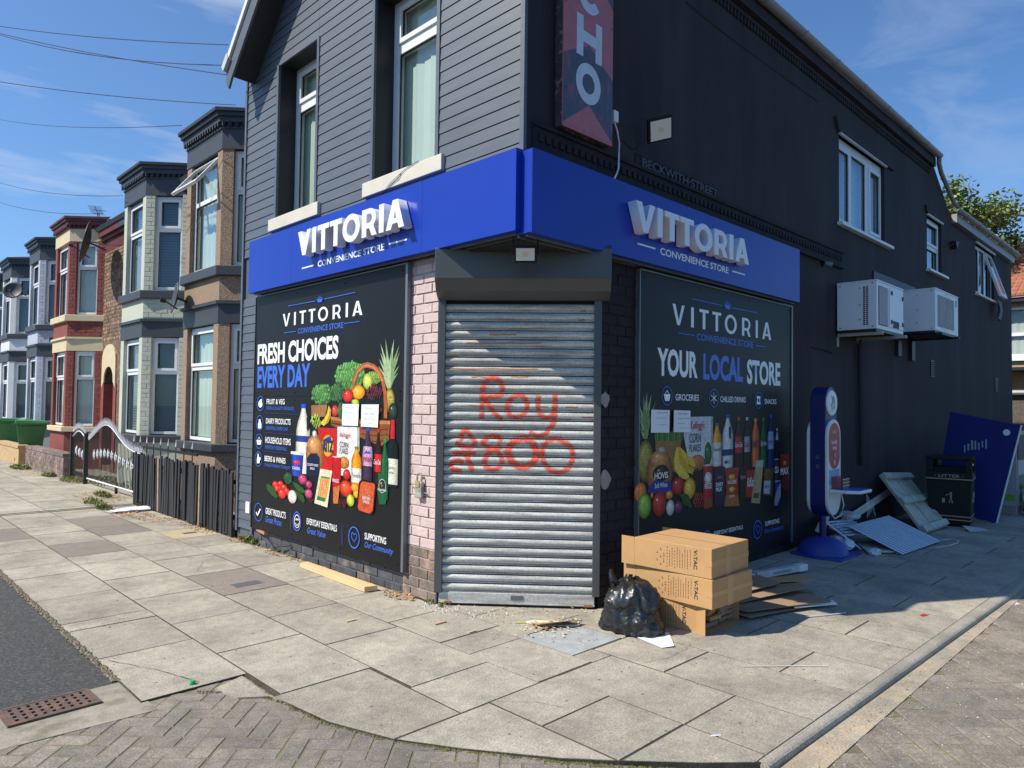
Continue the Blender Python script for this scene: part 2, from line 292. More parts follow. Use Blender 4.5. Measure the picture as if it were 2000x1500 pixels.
LEFT_PRINT=[
 ('P',[(2.631,1.737),(2.579,1.96),(2.51,2.145),(2.626,1.958),(2.678,1.737)],'a9bd8c'),
 ('P',[(2.631,1.737),(2.604,1.983),(2.586,2.185),(2.651,1.981),(2.678,1.737)],'7f9a66'),
 ('P',[(2.631,1.737),(2.65,1.979),(2.716,2.174),(2.697,1.977),(2.678,1.737)],'a9bd8c'),
 ('P',[(2.631,1.737),(2.68,1.95),(2.798,2.118),(2.726,1.948),(2.678,1.737)],'7f9a66'),
 ('P',[(2.631,1.737),(2.58,1.916),(2.512,2.065),(2.627,1.914),(2.678,1.737)],'a9bd8c'),
 ('P',[(2.631,1.737),(2.683,1.917),(2.806,2.059),(2.729,1.916),(2.678,1.737)],'7f9a66'),
 ('P',[(2.631,1.737),(2.574,1.885),(2.493,2.009),(2.621,1.884),(2.678,1.737)],'a9bd8c'),
 ('P',[(2.631,1.737),(2.677,1.891),(2.788,2.013),(2.723,1.89),(2.678,1.737)],'7f9a66'),
 ('P',[(2.631,1.737),(2.57,1.85),(2.481,1.945),(2.617,1.849),(2.678,1.737)],'a9bd8c'),
 ('P',[(2.631,1.737),(2.683,1.852),(2.803,1.942),(2.729,1.851),(2.678,1.737)],'7f9a66'),
 ('P',[(2.631,1.737),(2.613,1.932),(2.609,2.092),(2.66,1.931),(2.678,1.737)],'a9bd8c'),
 ('P',[(2.631,1.737),(2.642,1.944),(2.691,2.112),(2.688,1.943),(2.678,1.737)],'7f9a66'),
 ('P',[(2.631,1.737),(2.583,1.81),(2.519,1.871),(2.63,1.809),(2.678,1.737)],'a9bd8c'),
 ('P',[(2.631,1.737),(2.679,1.817),(2.792,1.88),(2.725,1.816),(2.678,1.737)],'7f9a66'),
 ('P',[(2.631,1.737),(2.634,1.897),(2.666,2.026),(2.68,1.895),(2.678,1.737)],'a9bd8c'),
 ('D',2.665,1.638,0.079,0.107,'a89a3c','4c4a14'),
 ('C',2.665,1.638,0.055,0.087,26,0.0105,'c2b050'),
 ('K',2.012,1.866,0.284,0.145,170,0.0226,'5f9a48'),
 ('K',1.522,1.697,0.227,0.107,100,0.023,'5a9046'),
 ('K',1.792,1.714,0.14,0.096,80,0.02,'3f6f36'),
 ('K',2.42,1.841,0.13,0.065,50,0.0174,'8fb04a'),
 ('D',2.319,1.81,0.077,0.074,'c3cf52','8a9a2c'),
 ('D',2.722,1.544,0.067,0.071,'26321f','12180f'),
 ('P',[(1.693,1.477),(2.684,1.461),(2.669,1.291),(2.553,1.231),(2.218,1.297),(1.953,1.329),(1.696,1.398)],'8a5028'),
 ('L',[(1.694,1.464),(1.949,1.444),(2.258,1.435),(2.684,1.445)],0.03,'c07a42'),
 ('L',[(1.704,1.416),(1.95,1.401)],0.014,'4c2a14'),
 ('L',[(2.215,1.38),(2.436,1.37),(2.659,1.385)],0.01,'5a3218'),
 ('L',[(2.231,1.33),(2.437,1.322),(2.66,1.338)],0.01,'5a3218'),
 ('L',[(2.352,1.27),(2.496,1.268),(2.635,1.29)],0.01,'5a3218'),
 ('C',2.431,1.71,0.151,0.073,34,0.019,'6b2030'),
 ('D',2.401,1.556,0.159,0.049,'a84a1c','5c2a12'),
 ('D',2.168,1.712,0.11,0.067,'f0a81e','c07408'),
 ('D',1.996,1.679,0.098,0.064,'d8281e','7c0e0c'),
 ('D',2.122,1.621,0.065,0.029,'b4cc30','6f8a1c'),
 ('L',[(2.079,1.746),(2.092,1.822),(2.151,1.905),(2.24,1.952),(2.314,1.96),(2.417,1.938),(2.504,1.887),(2.563,1.806),(2.601,1.694),(2.612,1.582),(2.612,1.479)],0.05,'b05c28'),
 ('L',[(2.085,1.797),(2.151,1.9),(2.24,1.948),(2.314,1.956),(2.41,1.936),(2.497,1.885),(2.556,1.806)],0.018,'d4814a'),
 ('P',[(1.312,1.584),(1.621,1.595),(1.614,1.538),(1.583,1.475),(1.318,1.461)],'a06e40'),
 ('D',1.766,1.535,0.063,0.057,'d2382a','7c120e'),
 ('K',1.881,1.541,0.073,0.086,40,0.016,'3f7036'),
 ('P',[(1.647,1.587),(1.69,1.547),(1.69,1.468),(1.645,1.415),(1.569,1.384),(1.49,1.406),(1.566,1.453),(1.624,1.511)],'e2c238'),
 ('P',[(1.673,1.565),(1.69,1.468),(1.645,1.415),(1.569,1.384),(1.619,1.432),(1.659,1.485)],'b8901c'),
 ('C',1.401,1.422,0.107,0.077,26,0.0236,'a8c04a'),
 ('B',1.005,0.887,1.305,1.597,'milk','2a48c0','efe9da',(0.54,0.45,'2c3f90')),
 ('P',[(1.217,1.459),(1.263,1.469),(1.286,1.442),(1.286,1.342),(1.251,1.313),(1.227,1.349)],'16161a'),
 ('P',[(1.447,1.365),(1.822,1.367),(1.829,1.1),(1.807,0.918),(1.554,0.898),(1.49,1.196)],'c8201c'),
 ('D',1.649,1.195,0.105,0.105,'e8b81c','d8a010'),
 ('P',[(1.571,1.253),(1.692,1.293),(1.719,1.251),(1.575,1.227)],'24408c'),
 ('T','RITZ',1.566,1.134,1.75,1.249,'1c2a70',0.04,0,'brand_lettering'),
 ('P',[(1.821,1.385),(2.199,1.392),(2.21,1.172),(2.093,0.94),(1.807,0.918),(1.822,1.152)],'ece8e2'),
 ('P',[(2.161,1.39),(2.202,1.392),(2.21,1.172),(2.167,1.087)],'b8b2aa'),
 ('D',1.947,1.048,0.096,0.059,'dd7f2c','8a430e'),
 ('C',1.947,1.056,0.073,0.047,26,0.0114,'e89a48'),
 ('T',"Kellogg's",1.864,1.276,2.056,1.333,'c4203a',0.02,0.3,'brand_lettering'),
 ('T','CORN',1.868,1.193,2.02,1.244,'17171a',0.0,0,'product_lettering'),
 ('T','FLAKES',1.87,1.132,2.019,1.187,'17171a',0.0,0,'product_lettering'),
 ('D',1.402,1.093,0.178,0.211,'b8763c','7a4420'),
 ('D',1.384,1.182,0.143,0.099,'c98c50','a0652e'),
 ('D',1.388,1.3,0.047,0.036,'c8c0b8','8a8078'),
 ('P',[(1.244,1.047),(1.315,1.102),(1.44,1.109),(1.504,1.063),(1.506,0.885),(1.237,0.864)],'141c3c'),
 ('T','COUNTRY WHITE',1.264,0.976,1.481,1.001,'ffffff',0.01,0,'product_lettering'),
 ('T','BREAD',1.325,0.942,1.411,0.963,'ffffff',0.01,0,'product_lettering'),
 ('B',2.254,0.863,2.432,1.396,'slim','2c4ad0','3a2c46',(0.67,0.34,'c8a0b8')),
 ('T','evian',2.257,1.084,2.415,1.142,'d03c78',0.01,0,'brand_lettering'),
 ('P',[(2.282,1.152),(2.325,1.187),(2.344,1.17),(2.364,1.185),(2.399,1.157)],'3a52c8'),
 ('B',2.451,0.83,2.574,1.389,'slim','c82028','2c120e',(0.59,0.31,'d8202c')),
 ('T','Coca-Cola',2.453,1.069,2.558,1.113,'ffffff',0.0,0.3,'brand_lettering'),
 ('B',2.638,0.889,2.812,1.47,'wine','c8202c','10181a',(0.42,0.04,'dcd8cc')),
 ('T','Castillo',2.669,1.048,2.77,1.067,'4a3a30',0.0,0.1,'product_lettering'),
 ('T','de Dubio',2.684,1.006,2.765,1.025,'4a3a30',0.0,0.1,'product_lettering'),
 ('B',2.546,0.769,2.683,1.301,'slim','2c9048','1c5c34',None),
 ('B',2.074,0.847,2.254,1.211,'wide','3c9a34','f0941c',(0.45,0.09,'efe8dc')),
 ('B',0.905,0.849,1.182,1.102,'tub','e8ecf2','2346b0',None),
 ('D',1.034,0.99,0.08,0.024,'d03038','b02028'),
 ('T','GREEK',0.954,0.917,1.122,0.947,'ffffff',0.01,0,'product_lettering'),
 ('B',1.734,0.885,1.904,1.099,'can','d8d8d4','c8141c',None),
 ('D',1.824,0.988,0.059,0.045,'ede8e0','d8d0c8'),
 ('T','Tropicana',2.091,0.919,2.23,0.966,'2c5a30',0.01,0.1,'brand_lettering'),
 ('P',[(1.739,1.053),(1.896,1.063),(1.887,0.82),(1.857,0.653),(1.773,0.649)],'c0141c'),
 ('P',[(1.771,0.8),(1.881,0.829),(1.857,0.653),(1.773,0.649)],'c8743a'),
 ('T','PRINGLES',1.755,0.853,1.867,0.885,'ffffff',0.01,0,'brand_lettering'),
 ('K',0.859,0.814,0.099,0.062,60,0.0148,'2f5c30'),
 ('D',1.168,0.829,0.097,0.054,'b83a6a','6c1a3a'),
 ('D',1.299,0.788,0.07,0.039,'b03464','6c1a3a'),
 ('D',1.299,0.696,0.082,0.049,'c24a78','6c1a3a'),
 ('P',[(0.362,0.705),(0.434,0.722),(0.569,0.67),(0.648,0.601),(0.598,0.576),(0.489,0.607),(0.389,0.653)],'2c5424'),
 ('P',[(0.954,0.785),(1.041,0.782),(1.172,0.746),(1.236,0.711),(1.174,0.684),(1.044,0.714)],'2f5a26'),
 ('P',[(0.979,0.702),(1.067,0.705),(1.196,0.665),(1.232,0.612),(1.2,0.591),(1.092,0.624)],'274c20'),
 ('D',0.584,0.721,0.08,0.042,'e0281c','8a120c'),
 ('D',0.695,0.738,0.069,0.037,'d8281c','8a120c'),
 ('D',0.777,0.708,0.073,0.037,'e2301e','8a120c'),
 ('D',0.663,0.684,0.074,0.043,'e22c1c','8a120c'),
 ('D',0.836,0.673,0.072,0.043,'e2301e','8a120c'),
 ('D',0.735,0.642,0.092,0.054,'e8301e','98140e'),
 ('D',0.616,0.685,0.052,0.031,'ea4030','98140e'),
 ('D',0.961,0.632,0.092,0.07,'efe6da','b09c88'),
 ('C',1.343,0.629,0.061,0.02,6,0.0157,'5c1420'),
 ('P',[(1.52,0.963),(1.743,0.957),(1.667,0.598),(1.415,0.614)],'e2d8b8'),
 ('P',[(1.53,0.874),(1.708,0.875),(1.643,0.678),(1.478,0.683)],'d8904c'),
 ('L',[(1.558,0.871),(1.506,0.684)],0.007,'f0c488'),
 ('L',[(1.6,0.871),(1.544,0.682)],0.007,'f0c488'),
 ('L',[(1.643,0.872),(1.581,0.681)],0.007,'f0c488'),
 ('L',[(1.685,0.872),(1.618,0.68)],0.007,'f0c488'),
 ('P',[(1.474,0.691),(1.635,0.684),(1.621,0.646),(1.46,0.651)],'2f7a3c'),
 ('P',[(1.541,0.892),(1.703,0.891),(1.7,0.875),(1.534,0.875)],'3c8a48'),
 ('D',2.004,0.94,0.064,0.053,'c8281e','74100c'),
 ('D',1.996,0.811,0.114,0.078,'d8421e','94200e'),
 ('D',2.153,0.833,0.069,0.045,'f09a20','b86808'),
 ('D',2.178,0.776,0.058,0.037,'f0a428','b86808'),
 ('D',2.079,0.71,0.066,0.057,'c4cc40','80881c'),
 ('C',1.938,0.666,0.09,0.04,18,0.0159,'5a1822'),
 ('P',[(2.261,0.919),(2.484,0.911),(2.499,0.884),(2.465,0.645),(2.429,0.615),(2.204,0.623),(2.179,0.648),(2.215,0.887)],'141414'),
 ('P',[(2.275,0.901),(2.463,0.897),(2.474,0.872),(2.444,0.652),(2.396,0.623),(2.229,0.635),(2.206,0.657),(2.239,0.875)],'d8542c'),
 ('C',2.342,0.769,0.102,0.119,60,0.0154,'e06a40'),
 ('T','BRITISH',2.283,0.74,2.403,0.768,'ffffff',0.01,0,'product_lettering'),
 ('T','MINCE',2.301,0.709,2.393,0.732,'ffffff',0.01,0,'product_lettering'),
 ('P',[(2.521,0.994),(2.659,0.996),(2.667,0.845),(2.647,0.732),(2.546,0.722),(2.52,0.831)],'1c5c34'),
 ('D',2.588,0.887,0.059,0.067,'10301c','0c2414'),
 ('O',2.588,0.887,0.053,0.062,0.005,'d8e0d8'),
 ('T','Heineken',2.525,0.843,2.651,0.866,'ffffff',0.0,0,'brand_lettering'),
 ('D',2.585,0.891,0.013,0.011,'d03028','d03028'),
 ('T','VITTORIA',0.642,2.422,2.224,2.567,'ffffff','G',0,'logo_lettering'),
 ('L',[(0.777,2.638),(1.356,2.636)],0.007,'3f6fe0'),
 ('L',[(1.525,2.638),(2.097,2.646)],0.007,'3f6fe0'),
 ('P',[(1.406,2.616),(1.376,2.663),(1.417,2.635),(1.409,2.677),(1.437,2.641),(1.443,2.689),(1.457,2.642),(1.48,2.675),(1.471,2.637),(1.504,2.661),(1.486,2.615)],'3f6fe0'),
 ('T','CONVENIENCE STORE',0.991,2.328,1.88,2.385,'3f6fe0',0.02,0,'logo_lettering'),
 ('L',[(0.699,2.357),(0.959,2.355)],0.007,'3f6fe0'),
 ('L',[(1.911,2.367),(2.172,2.366)],0.007,'3f6fe0'),
 ('T','FRESH CHOICES',0.063,2.036,1.8,2.266,'ffffff',0.035,0,'heading_lettering'),
 ('T','EVERY DAY',0.072,1.769,1.263,2.013,'3f6fe0',0.035,0,'heading_lettering'),
 ('O',0.178,1.595,0.086,0.084,0.008,'3f6fe0'),
 ('T','FRUIT & VEG',0.313,1.589,0.734,1.646,'ffffff',0.03,0,'list_lettering'),
 ('T','FRESH & QUALITY PRODUCE',0.317,1.523,0.937,1.564,'3f6fe0',0.01,0,'list_lettering'),
 ('L',[(0.306,1.493),(1.046,1.488)],0.004,'30408c'),
 ('O',0.173,1.38,0.086,0.084,0.008,'3f6fe0'),
 ('T','DAIRY PRODUCTS',0.309,1.374,0.874,1.435,'ffffff',0.03,0,'list_lettering'),
 ('T','ESSENTIALS EVERY DAY',0.313,1.309,0.824,1.346,'3f6fe0',0.01,0,'list_lettering'),
 ('L',[(0.295,1.275),(0.978,1.273)],0.004,'30408c'),
 ('O',0.166,1.172,0.086,0.084,0.008,'3f6fe0'),
 ('T','HOUSEHOLD ITEMS',0.302,1.16,0.888,1.228,'ffffff',0.03,0,'list_lettering'),
 ('T','EVERYDAY ESSENTIALS',0.306,1.098,0.798,1.137,'3f6fe0',0.01,0,'list_lettering'),
 ('L',[(0.283,1.071),(0.88,1.072)],0.004,'30408c'),
 ('O',0.159,0.973,0.086,0.084,0.008,'3f6fe0'),
 ('T','BEERS & WINES',0.295,0.96,0.784,1.019,'ffffff',0.03,0,'list_lettering'),
 ('T','CHILLED & READY TO ENJOY',0.299,0.896,0.887,0.938,'3f6fe0',0.01,0,'list_lettering'),
 ('D',0.178,1.59,0.05,0.041,'ffffff','ffffff'),
 ('D',0.194,1.635,0.022,0.008,'ffffff','ffffff'),
 ('P',[(0.147,1.417),(0.192,1.418),(0.198,1.388),(0.217,1.368),(0.215,1.317),(0.138,1.315),(0.131,1.366),(0.148,1.387)],'ffffff'),
 ('P',[(0.104,1.182),(0.226,1.187),(0.211,1.136),(0.125,1.132)],'ffffff'),
 ('L',[(0.127,1.18),(0.164,1.22),(0.204,1.184)],0.007,'ffffff'),
 ('P',[(0.135,1.031),(0.167,1.032),(0.173,1.002),(0.192,0.983),(0.19,0.928),(0.127,0.923),(0.124,0.979),(0.137,1.0)],'ffffff'),
 ('P',[(0.187,0.993),(0.214,0.995),(0.211,0.964),(0.193,0.961)],'ffffff'),
 ('O',0.19,0.384,0.099,0.102,0.008,'3f6fe0'),
 ('L',[(0.134,0.378),(0.172,0.348),(0.239,0.424)],0.022,'ffffff'),
 ('T','GREAT PRODUCTS',0.35,0.384,0.814,0.453,'ffffff',0.03,0,'list_lettering'),
 ('T','Great Prices',0.355,0.295,0.731,0.364,'3f6fe0',0.02,0.35,'script_lettering'),
 ('L',[(0.933,0.47),(0.941,0.292)],0.004,'4a5cc0'),
 ('O',1.074,0.391,0.086,0.1,0.012,'3f6fe0'),
 ('O',1.076,0.392,0.058,0.069,0.008,'ffffff'),
 ('D',1.058,0.41,0.011,0.013,'ffffff','ffffff'),
 ('D',1.097,0.413,0.011,0.012,'ffffff','ffffff'),
 ('L',[(1.043,0.372),(1.074,0.348),(1.112,0.373)],0.008,'ffffff'),
 ('T','EVERYDAY ESSENTIALS',1.262,0.386,1.838,0.448,'ffffff',0.03,0,'list_lettering'),
 ('T','Great Value',1.273,0.298,1.634,0.36,'3f6fe0',0.02,0.35,'script_lettering'),
 ('L',[(1.942,0.465),(1.949,0.282)],0.004,'4a5cc0'),
 ('O',2.152,0.377,0.095,0.101,0.012,'3f6fe0'),
 ('L',[(2.154,0.338),(2.109,0.378),(2.111,0.412),(2.134,0.419),(2.153,0.401),(2.177,0.418),(2.198,0.407),(2.195,0.379),(2.154,0.338)],0.008,'3f6fe0'),
 ('T','SUPPORTING',2.315,0.384,2.65,0.444,'ffffff',0.03,0,'list_lettering'),
 ('T','Our Community',2.317,0.296,2.759,0.366,'3f6fe0',0.02,0.35,'script_lettering'),
]
RIGHT_PRINT=[
 ('P',[(0.067,1.335),(0.034,1.495),(-0.0,1.625),(0.083,1.495),(0.116,1.334)],'92a878'),
 ('P',[(0.067,1.335),(0.03,1.465),(-0.013,1.57),(0.078,1.464),(0.116,1.334)],'6f8a5a'),
 ('P',[(0.067,1.335),(0.037,1.426),(0.008,1.5),(0.086,1.425),(0.116,1.334)],'92a878'),
 ('P',[(0.067,1.335),(0.035,1.392),(0.002,1.438),(0.084,1.391),(0.116,1.334)],'6f8a5a'),
 ('P',[(0.067,1.335),(0.071,1.555),(0.107,1.737),(0.12,1.555),(0.116,1.334)],'92a878'),
 ('P',[(0.067,1.335),(0.052,1.547),(0.053,1.72),(0.101,1.547),(0.116,1.334)],'6f8a5a'),
 ('P',[(0.067,1.335),(0.095,1.547),(0.176,1.722),(0.144,1.547),(0.116,1.334)],'92a878'),
 ('P',[(0.067,1.335),(0.119,1.512),(0.247,1.66),(0.169,1.512),(0.116,1.334)],'6f8a5a'),
 ('P',[(0.067,1.335),(0.115,1.481),(0.233,1.603),(0.164,1.481),(0.116,1.334)],'92a878'),
 ('P',[(0.067,1.335),(0.081,1.503),(0.135,1.642),(0.13,1.503),(0.116,1.334)],'6f8a5a'),
 ('P',[(0.067,1.335),(0.042,1.37),(0.023,1.398),(0.091,1.369),(0.116,1.334)],'92a878'),
 ('P',[(0.067,1.335),(0.063,1.456),(0.082,1.555),(0.112,1.455),(0.116,1.334)],'6f8a5a'),
 ('D',0.093,1.146,0.12,0.185,'8a8230','3c3c12'),
 ('C',0.093,1.146,0.084,0.153,40,0.012,'a89c44'),
 ('P',[(0.222,1.395),(0.695,1.388),(0.649,1.296),(0.237,1.307)],'355e26'),
 ('L',[(0.244,1.311),(0.232,1.435)],0.012,'4f8a34'),
 ('L',[(0.272,1.31),(0.262,1.415)],0.012,'6fa048'),
 ('L',[(0.3,1.309),(0.292,1.394)],0.012,'39682a'),
 ('L',[(0.329,1.309),(0.322,1.434)],0.012,'4f8a34'),
 ('L',[(0.358,1.308),(0.352,1.413)],0.012,'6fa048'),
 ('L',[(0.387,1.307),(0.383,1.393)],0.012,'39682a'),
 ('L',[(0.416,1.306),(0.413,1.433)],0.012,'4f8a34'),
 ('L',[(0.446,1.306),(0.444,1.412)],0.012,'6fa048'),
 ('L',[(0.475,1.305),(0.476,1.391)],0.012,'39682a'),
 ('L',[(0.505,1.304),(0.507,1.432)],0.012,'4f8a34'),
 ('L',[(0.535,1.303),(0.538,1.411)],0.012,'6fa048'),
 ('L',[(0.565,1.303),(0.57,1.39)],0.012,'39682a'),
 ('L',[(0.596,1.302),(0.602,1.431)],0.012,'4f8a34'),
 ('L',[(0.626,1.301),(0.634,1.409)],0.012,'6fa048'),
 ('L',[(0.657,1.3),(0.667,1.388)],0.012,'39682a'),
 ('P',[(0.236,1.315),(0.649,1.305),(0.635,1.163),(0.575,1.016),(0.252,1.162)],'90683e'),
 ('D',0.31,1.039,0.207,0.189,'a06a38','6c4420'),
 ('D',0.302,1.152,0.143,0.08,'b88450','966030'),
 ('D',0.337,1.23,0.065,0.032,'a89888','786858'),
 ('D',0.332,1.03,0.129,0.073,'2c1c14','1c120c'),
 ('P',[(0.137,0.923),(0.226,0.972),(0.486,0.947),(0.509,0.888),(0.487,0.833),(0.13,0.876)],'20368c'),
 ('T','HOVIS',0.225,0.982,0.434,1.038,'ffffff',0.03,0,'brand_lettering'),
 ('T','Soft White',0.229,0.904,0.424,0.947,'ffffff',0.01,0,'product_lettering'),
 ('P',[(0.694,1.522),(1.213,1.526),(1.211,1.068),(0.776,1.123),(0.695,1.345)],'c8c8cc'),
 ('P',[(1.178,1.525),(1.216,1.525),(1.216,1.104),(1.181,1.123)],'9a9a9e'),
 ('T',"Kellogg's",0.797,1.388,1.059,1.484,'b82038',0.02,0.3,'brand_lettering'),
 ('T','CORN',0.79,1.28,0.99,1.369,'17171a',0.0,0,'product_lettering'),
 ('T','FLAKES',0.791,1.199,0.991,1.265,'17171a',0.0,0,'product_lettering'),
 ('D',0.937,1.09,0.139,0.078,'b86c30','7a4218'),
 ('C',0.937,1.099,0.115,0.069,50,0.0117,'c88448'),
 ('D',1.126,1.169,0.065,0.114,'2c5c2a','1a3c1a'),
 ('C',0.922,0.953,0.131,0.095,50,0.0153,'2c1c26'),
 ('P',[(0.573,1.248),(0.604,1.247),(0.62,1.147),(0.698,1.059),(0.793,0.978),(0.778,0.937),(0.637,0.971),(0.545,1.051),(0.536,1.15)],'e6c648'),
 ('P',[(0.604,1.247),(0.634,1.246),(0.697,1.144),(0.792,1.072),(0.873,1.033),(0.849,0.988),(0.714,1.025),(0.62,1.113)],'c8a42c'),
 ('P',[(0.627,1.247),(0.658,1.237),(0.76,1.175),(0.864,1.136),(0.897,1.084),(0.873,1.055),(0.76,1.09),(0.666,1.162)],'dcb838'),
 ('B',1.197,1.038,1.386,1.46,'wide','2f7a30','e09a28',(0.55,0.02,'d8d4cc')),
 ('T','Tropicana',1.215,1.179,1.369,1.224,'2c5a30',0.01,0.1,'brand_lettering'),
 ('B',1.391,1.016,1.615,1.541,'milk','2c44b4','d8d8d8',(0.35,0.23,'20306c')),
 ('P',[(1.524,1.42),(1.556,1.429),(1.574,1.401),(1.569,1.3),(1.538,1.3),(1.521,1.347)],'1c1c20'),
 ('T','MILK',1.447,1.057,1.548,1.092,'1c2850',0.02,0,'product_lettering'),
 ('B',1.637,0.997,1.807,1.519,'slim','c03028','20100e',(0.62,0.3,'b82028')),
 ('T','Coca-Cola',1.645,1.214,1.795,1.265,'ffffff',0.0,0.3,'brand_lettering'),
 ('B',1.83,0.988,1.978,1.519,'slim','b0b4b8','1c1210',(0.62,0.32,'9aa0a6')),
 ('T','Coke',1.846,1.208,1.958,1.265,'b82028',0.0,0.3,'brand_lettering'),
 ('B',1.998,0.997,2.184,1.503,'wide','e08434','c8642c',None),
 ('T','FANTA',2.01,1.198,2.159,1.272,'20306c',0.04,0.1,'brand_lettering'),
 ('B',2.19,0.978,2.346,1.515,'slim','2f8044','1c5a34',None),
 ('T','Sprite',2.201,1.197,2.333,1.265,'c8d8d0',0.02,0.2,'brand_lettering'),
 ('B',2.357,0.969,2.531,1.545,'slim','2444c0','1c2c5c',(0.68,0.35,'7ea0cc')),
 ('T','evian',2.372,1.231,2.509,1.271,'b83c60',0.01,0,'brand_lettering'),
 ('B',2.549,1.042,2.644,1.392,'slim','c8ccd0','161c20',(0.9,0.64,'a8b0c8')),
 ('P',[(2.663,1.103),(2.901,1.1),(2.909,0.945),(2.674,0.952)],'8c2024'),
 ('P',[(2.709,0.853),(2.909,0.851),(2.885,0.718),(2.791,0.694),(2.709,0.761)],'6c1c1c'),
 ('D',2.79,1.003,0.052,0.031,'c87830','7c3a18'),
 ('T','MAX',2.681,0.873,2.885,0.952,'ffffff',0.04,0,'brand_lettering'),
 ('B',1.03,0.651,1.223,1.071,'can','b8b8b8','b4201e',None),
 ('D',1.126,0.936,0.068,0.06,'d0ccc8','b8b0a8'),
 ('T','PRINGLES',1.058,0.836,1.188,0.888,'ffffff',0.02,0,'brand_lettering'),
 ('P',[(1.039,0.746),(1.206,0.732),(1.193,0.654),(1.057,0.671)],'8a4a24'),
 ('P',[(1.239,1.036),(1.449,1.032),(1.443,0.876),(1.45,0.658),(1.245,0.667)],'221a40'),
 ('T','DAIRY',1.27,0.843,1.407,0.883,'ffffff',0.03,0,'product_lettering'),
 ('T','MILK',1.27,0.796,1.389,0.836,'ffffff',0.03,0,'product_lettering'),
 ('L',[(1.297,0.707),(1.368,0.755),(1.403,0.824)],0.012,'3c2418'),
 ('T','Cadbury',1.287,0.913,1.399,0.949,'c8a850',0.0,0.3,'brand_lettering'),
 ('P',[(1.448,1.016),(1.738,1.008),(1.71,0.895),(1.716,0.727),(1.744,0.618),(1.432,0.641),(1.467,0.747),(1.467,0.892)],'a83020'),
 ('P',[(1.462,0.747),(1.716,0.727),(1.744,0.618),(1.432,0.641)],'b8682c'),
 ('D',1.586,0.921,0.071,0.029,'d8a838','a87820'),
 ('D',1.587,0.797,0.067,0.029,'d8a838','a87820'),
 ('T','WALKERS',1.494,0.85,1.674,0.889,'ffffff',0.03,0,'brand_lettering'),
 ('T','CRISPS',1.528,0.717,1.635,0.742,'ffffff',0.01,0,'product_lettering'),
 ('P',[(1.742,1.007),(1.891,1.004),(1.88,0.686),(1.749,0.687)],'241814'),
 ('T','Magnum',1.75,0.874,1.871,0.93,'b0a890',0.01,0.2,'brand_lettering'),
 ('P',[(1.895,0.974),(2.06,0.97),(2.027,0.684),(1.88,0.694)],'a82420'),
 ('T','KitKat',1.905,0.798,2.04,0.893,'ffffff',0.02,0.2,'brand_lettering'),
 ('P',[(2.097,1.066),(2.275,1.061),(2.186,0.603),(1.992,0.627)],'a8946c'),
 ('L',[(2.132,0.98),(2.088,0.727)],0.006,'d8c090'),
 ('L',[(2.166,0.979),(2.121,0.724)],0.006,'d8c090'),
 ('L',[(2.199,0.977),(2.154,0.722)],0.006,'d8c090'),
 ('L',[(2.233,0.975),(2.188,0.719)],0.006,'d8c090'),
 ('P',[(2.107,1.056),(2.261,1.053),(2.254,0.984),(2.097,0.989)],'a8b4b8'),
 ('P',[(2.057,0.725),(2.171,0.716),(2.161,0.663),(2.033,0.676)],'2c6834'),
 ('P',[(2.286,0.975),(2.509,0.968),(2.483,0.657),(2.27,0.684)],'5c3a20'),
 ('C',2.384,0.893,0.098,0.069,30,0.018,'8a6238'),
 ('P',[(2.287,0.838),(2.439,0.83),(2.421,0.684),(2.27,0.701)],'a8b4bc'),
 ('T','RICE',2.308,0.754,2.406,0.789,'2c3c50',0.01,0,'product_lettering'),
 ('B',2.523,0.82,2.645,1.058,'can','a8a8b0','30303c',None),
 ('T','COLA',2.536,0.904,2.626,0.974,'ffffff',0.02,0,'product_lettering'),
 ('B',2.528,0.541,2.686,0.819,'can','a8b0b8','1c3078',None),
 ('P',[(2.532,0.623),(2.606,0.738),(2.686,0.793),(2.686,0.641),(2.595,0.547),(2.532,0.553)],'8c98a8'),
 ('D',0.015,0.885,0.088,0.087,'d8782c','9a4a14'),
 ('D',0.794,0.864,0.105,0.1,'dcac34','98701c'),
 ('D',0.599,0.903,0.107,0.081,'b02c24','641410'),
 ('D',0.458,0.831,0.062,0.041,'dc8428','98500e'),
 ('D',0.724,0.764,0.066,0.054,'2c4c24','1a2e16'),
 ('P',[(0.615,0.823),(0.677,0.828),(0.795,0.758),(0.847,0.69),(0.796,0.682),(0.701,0.741)],'2f5426'),
 ('C',0.957,0.744,0.115,0.079,26,0.0217,'a8382c'),
 ('D',0.302,0.763,0.111,0.111,'bc3428','701814'),
 ('D',0.077,0.767,0.102,0.109,'7cb03c','3c641c'),
 ('D',0.474,0.715,0.068,0.072,'cccac6','847c78'),
 ('D',0.606,0.707,0.07,0.058,'7c3458','40182c'),
 ('D',0.186,0.848,0.025,0.028,'c87030','884010'),
 ('T','VITTORIA',0.487,2.351,2.479,2.55,'ffffff','G',0,'logo_lettering'),
 ('L',[(0.814,2.623),(1.384,2.62)],0.008,'3f6fe0'),
 ('L',[(1.572,2.618),(2.119,2.624)],0.008,'3f6fe0'),
 ('P',[(1.44,2.599),(1.404,2.658),(1.448,2.627),(1.444,2.673),(1.471,2.637),(1.481,2.689),(1.493,2.637),(1.522,2.677),(1.514,2.631),(1.555,2.66),(1.531,2.595)],'3f6fe0'),
 ('T','CONVENIENCE STORE',0.916,2.245,2.042,2.31,'3f6fe0',0.02,0,'logo_lettering'),
 ('L',[(0.59,2.284),(0.862,2.283)],0.008,'3f6fe0'),
 ('L',[(2.085,2.273),(2.328,2.273)],0.008,'3f6fe0'),
 ('T','YOUR',0.264,1.882,0.932,2.133,'ffffff',0.035,0,'heading_lettering'),
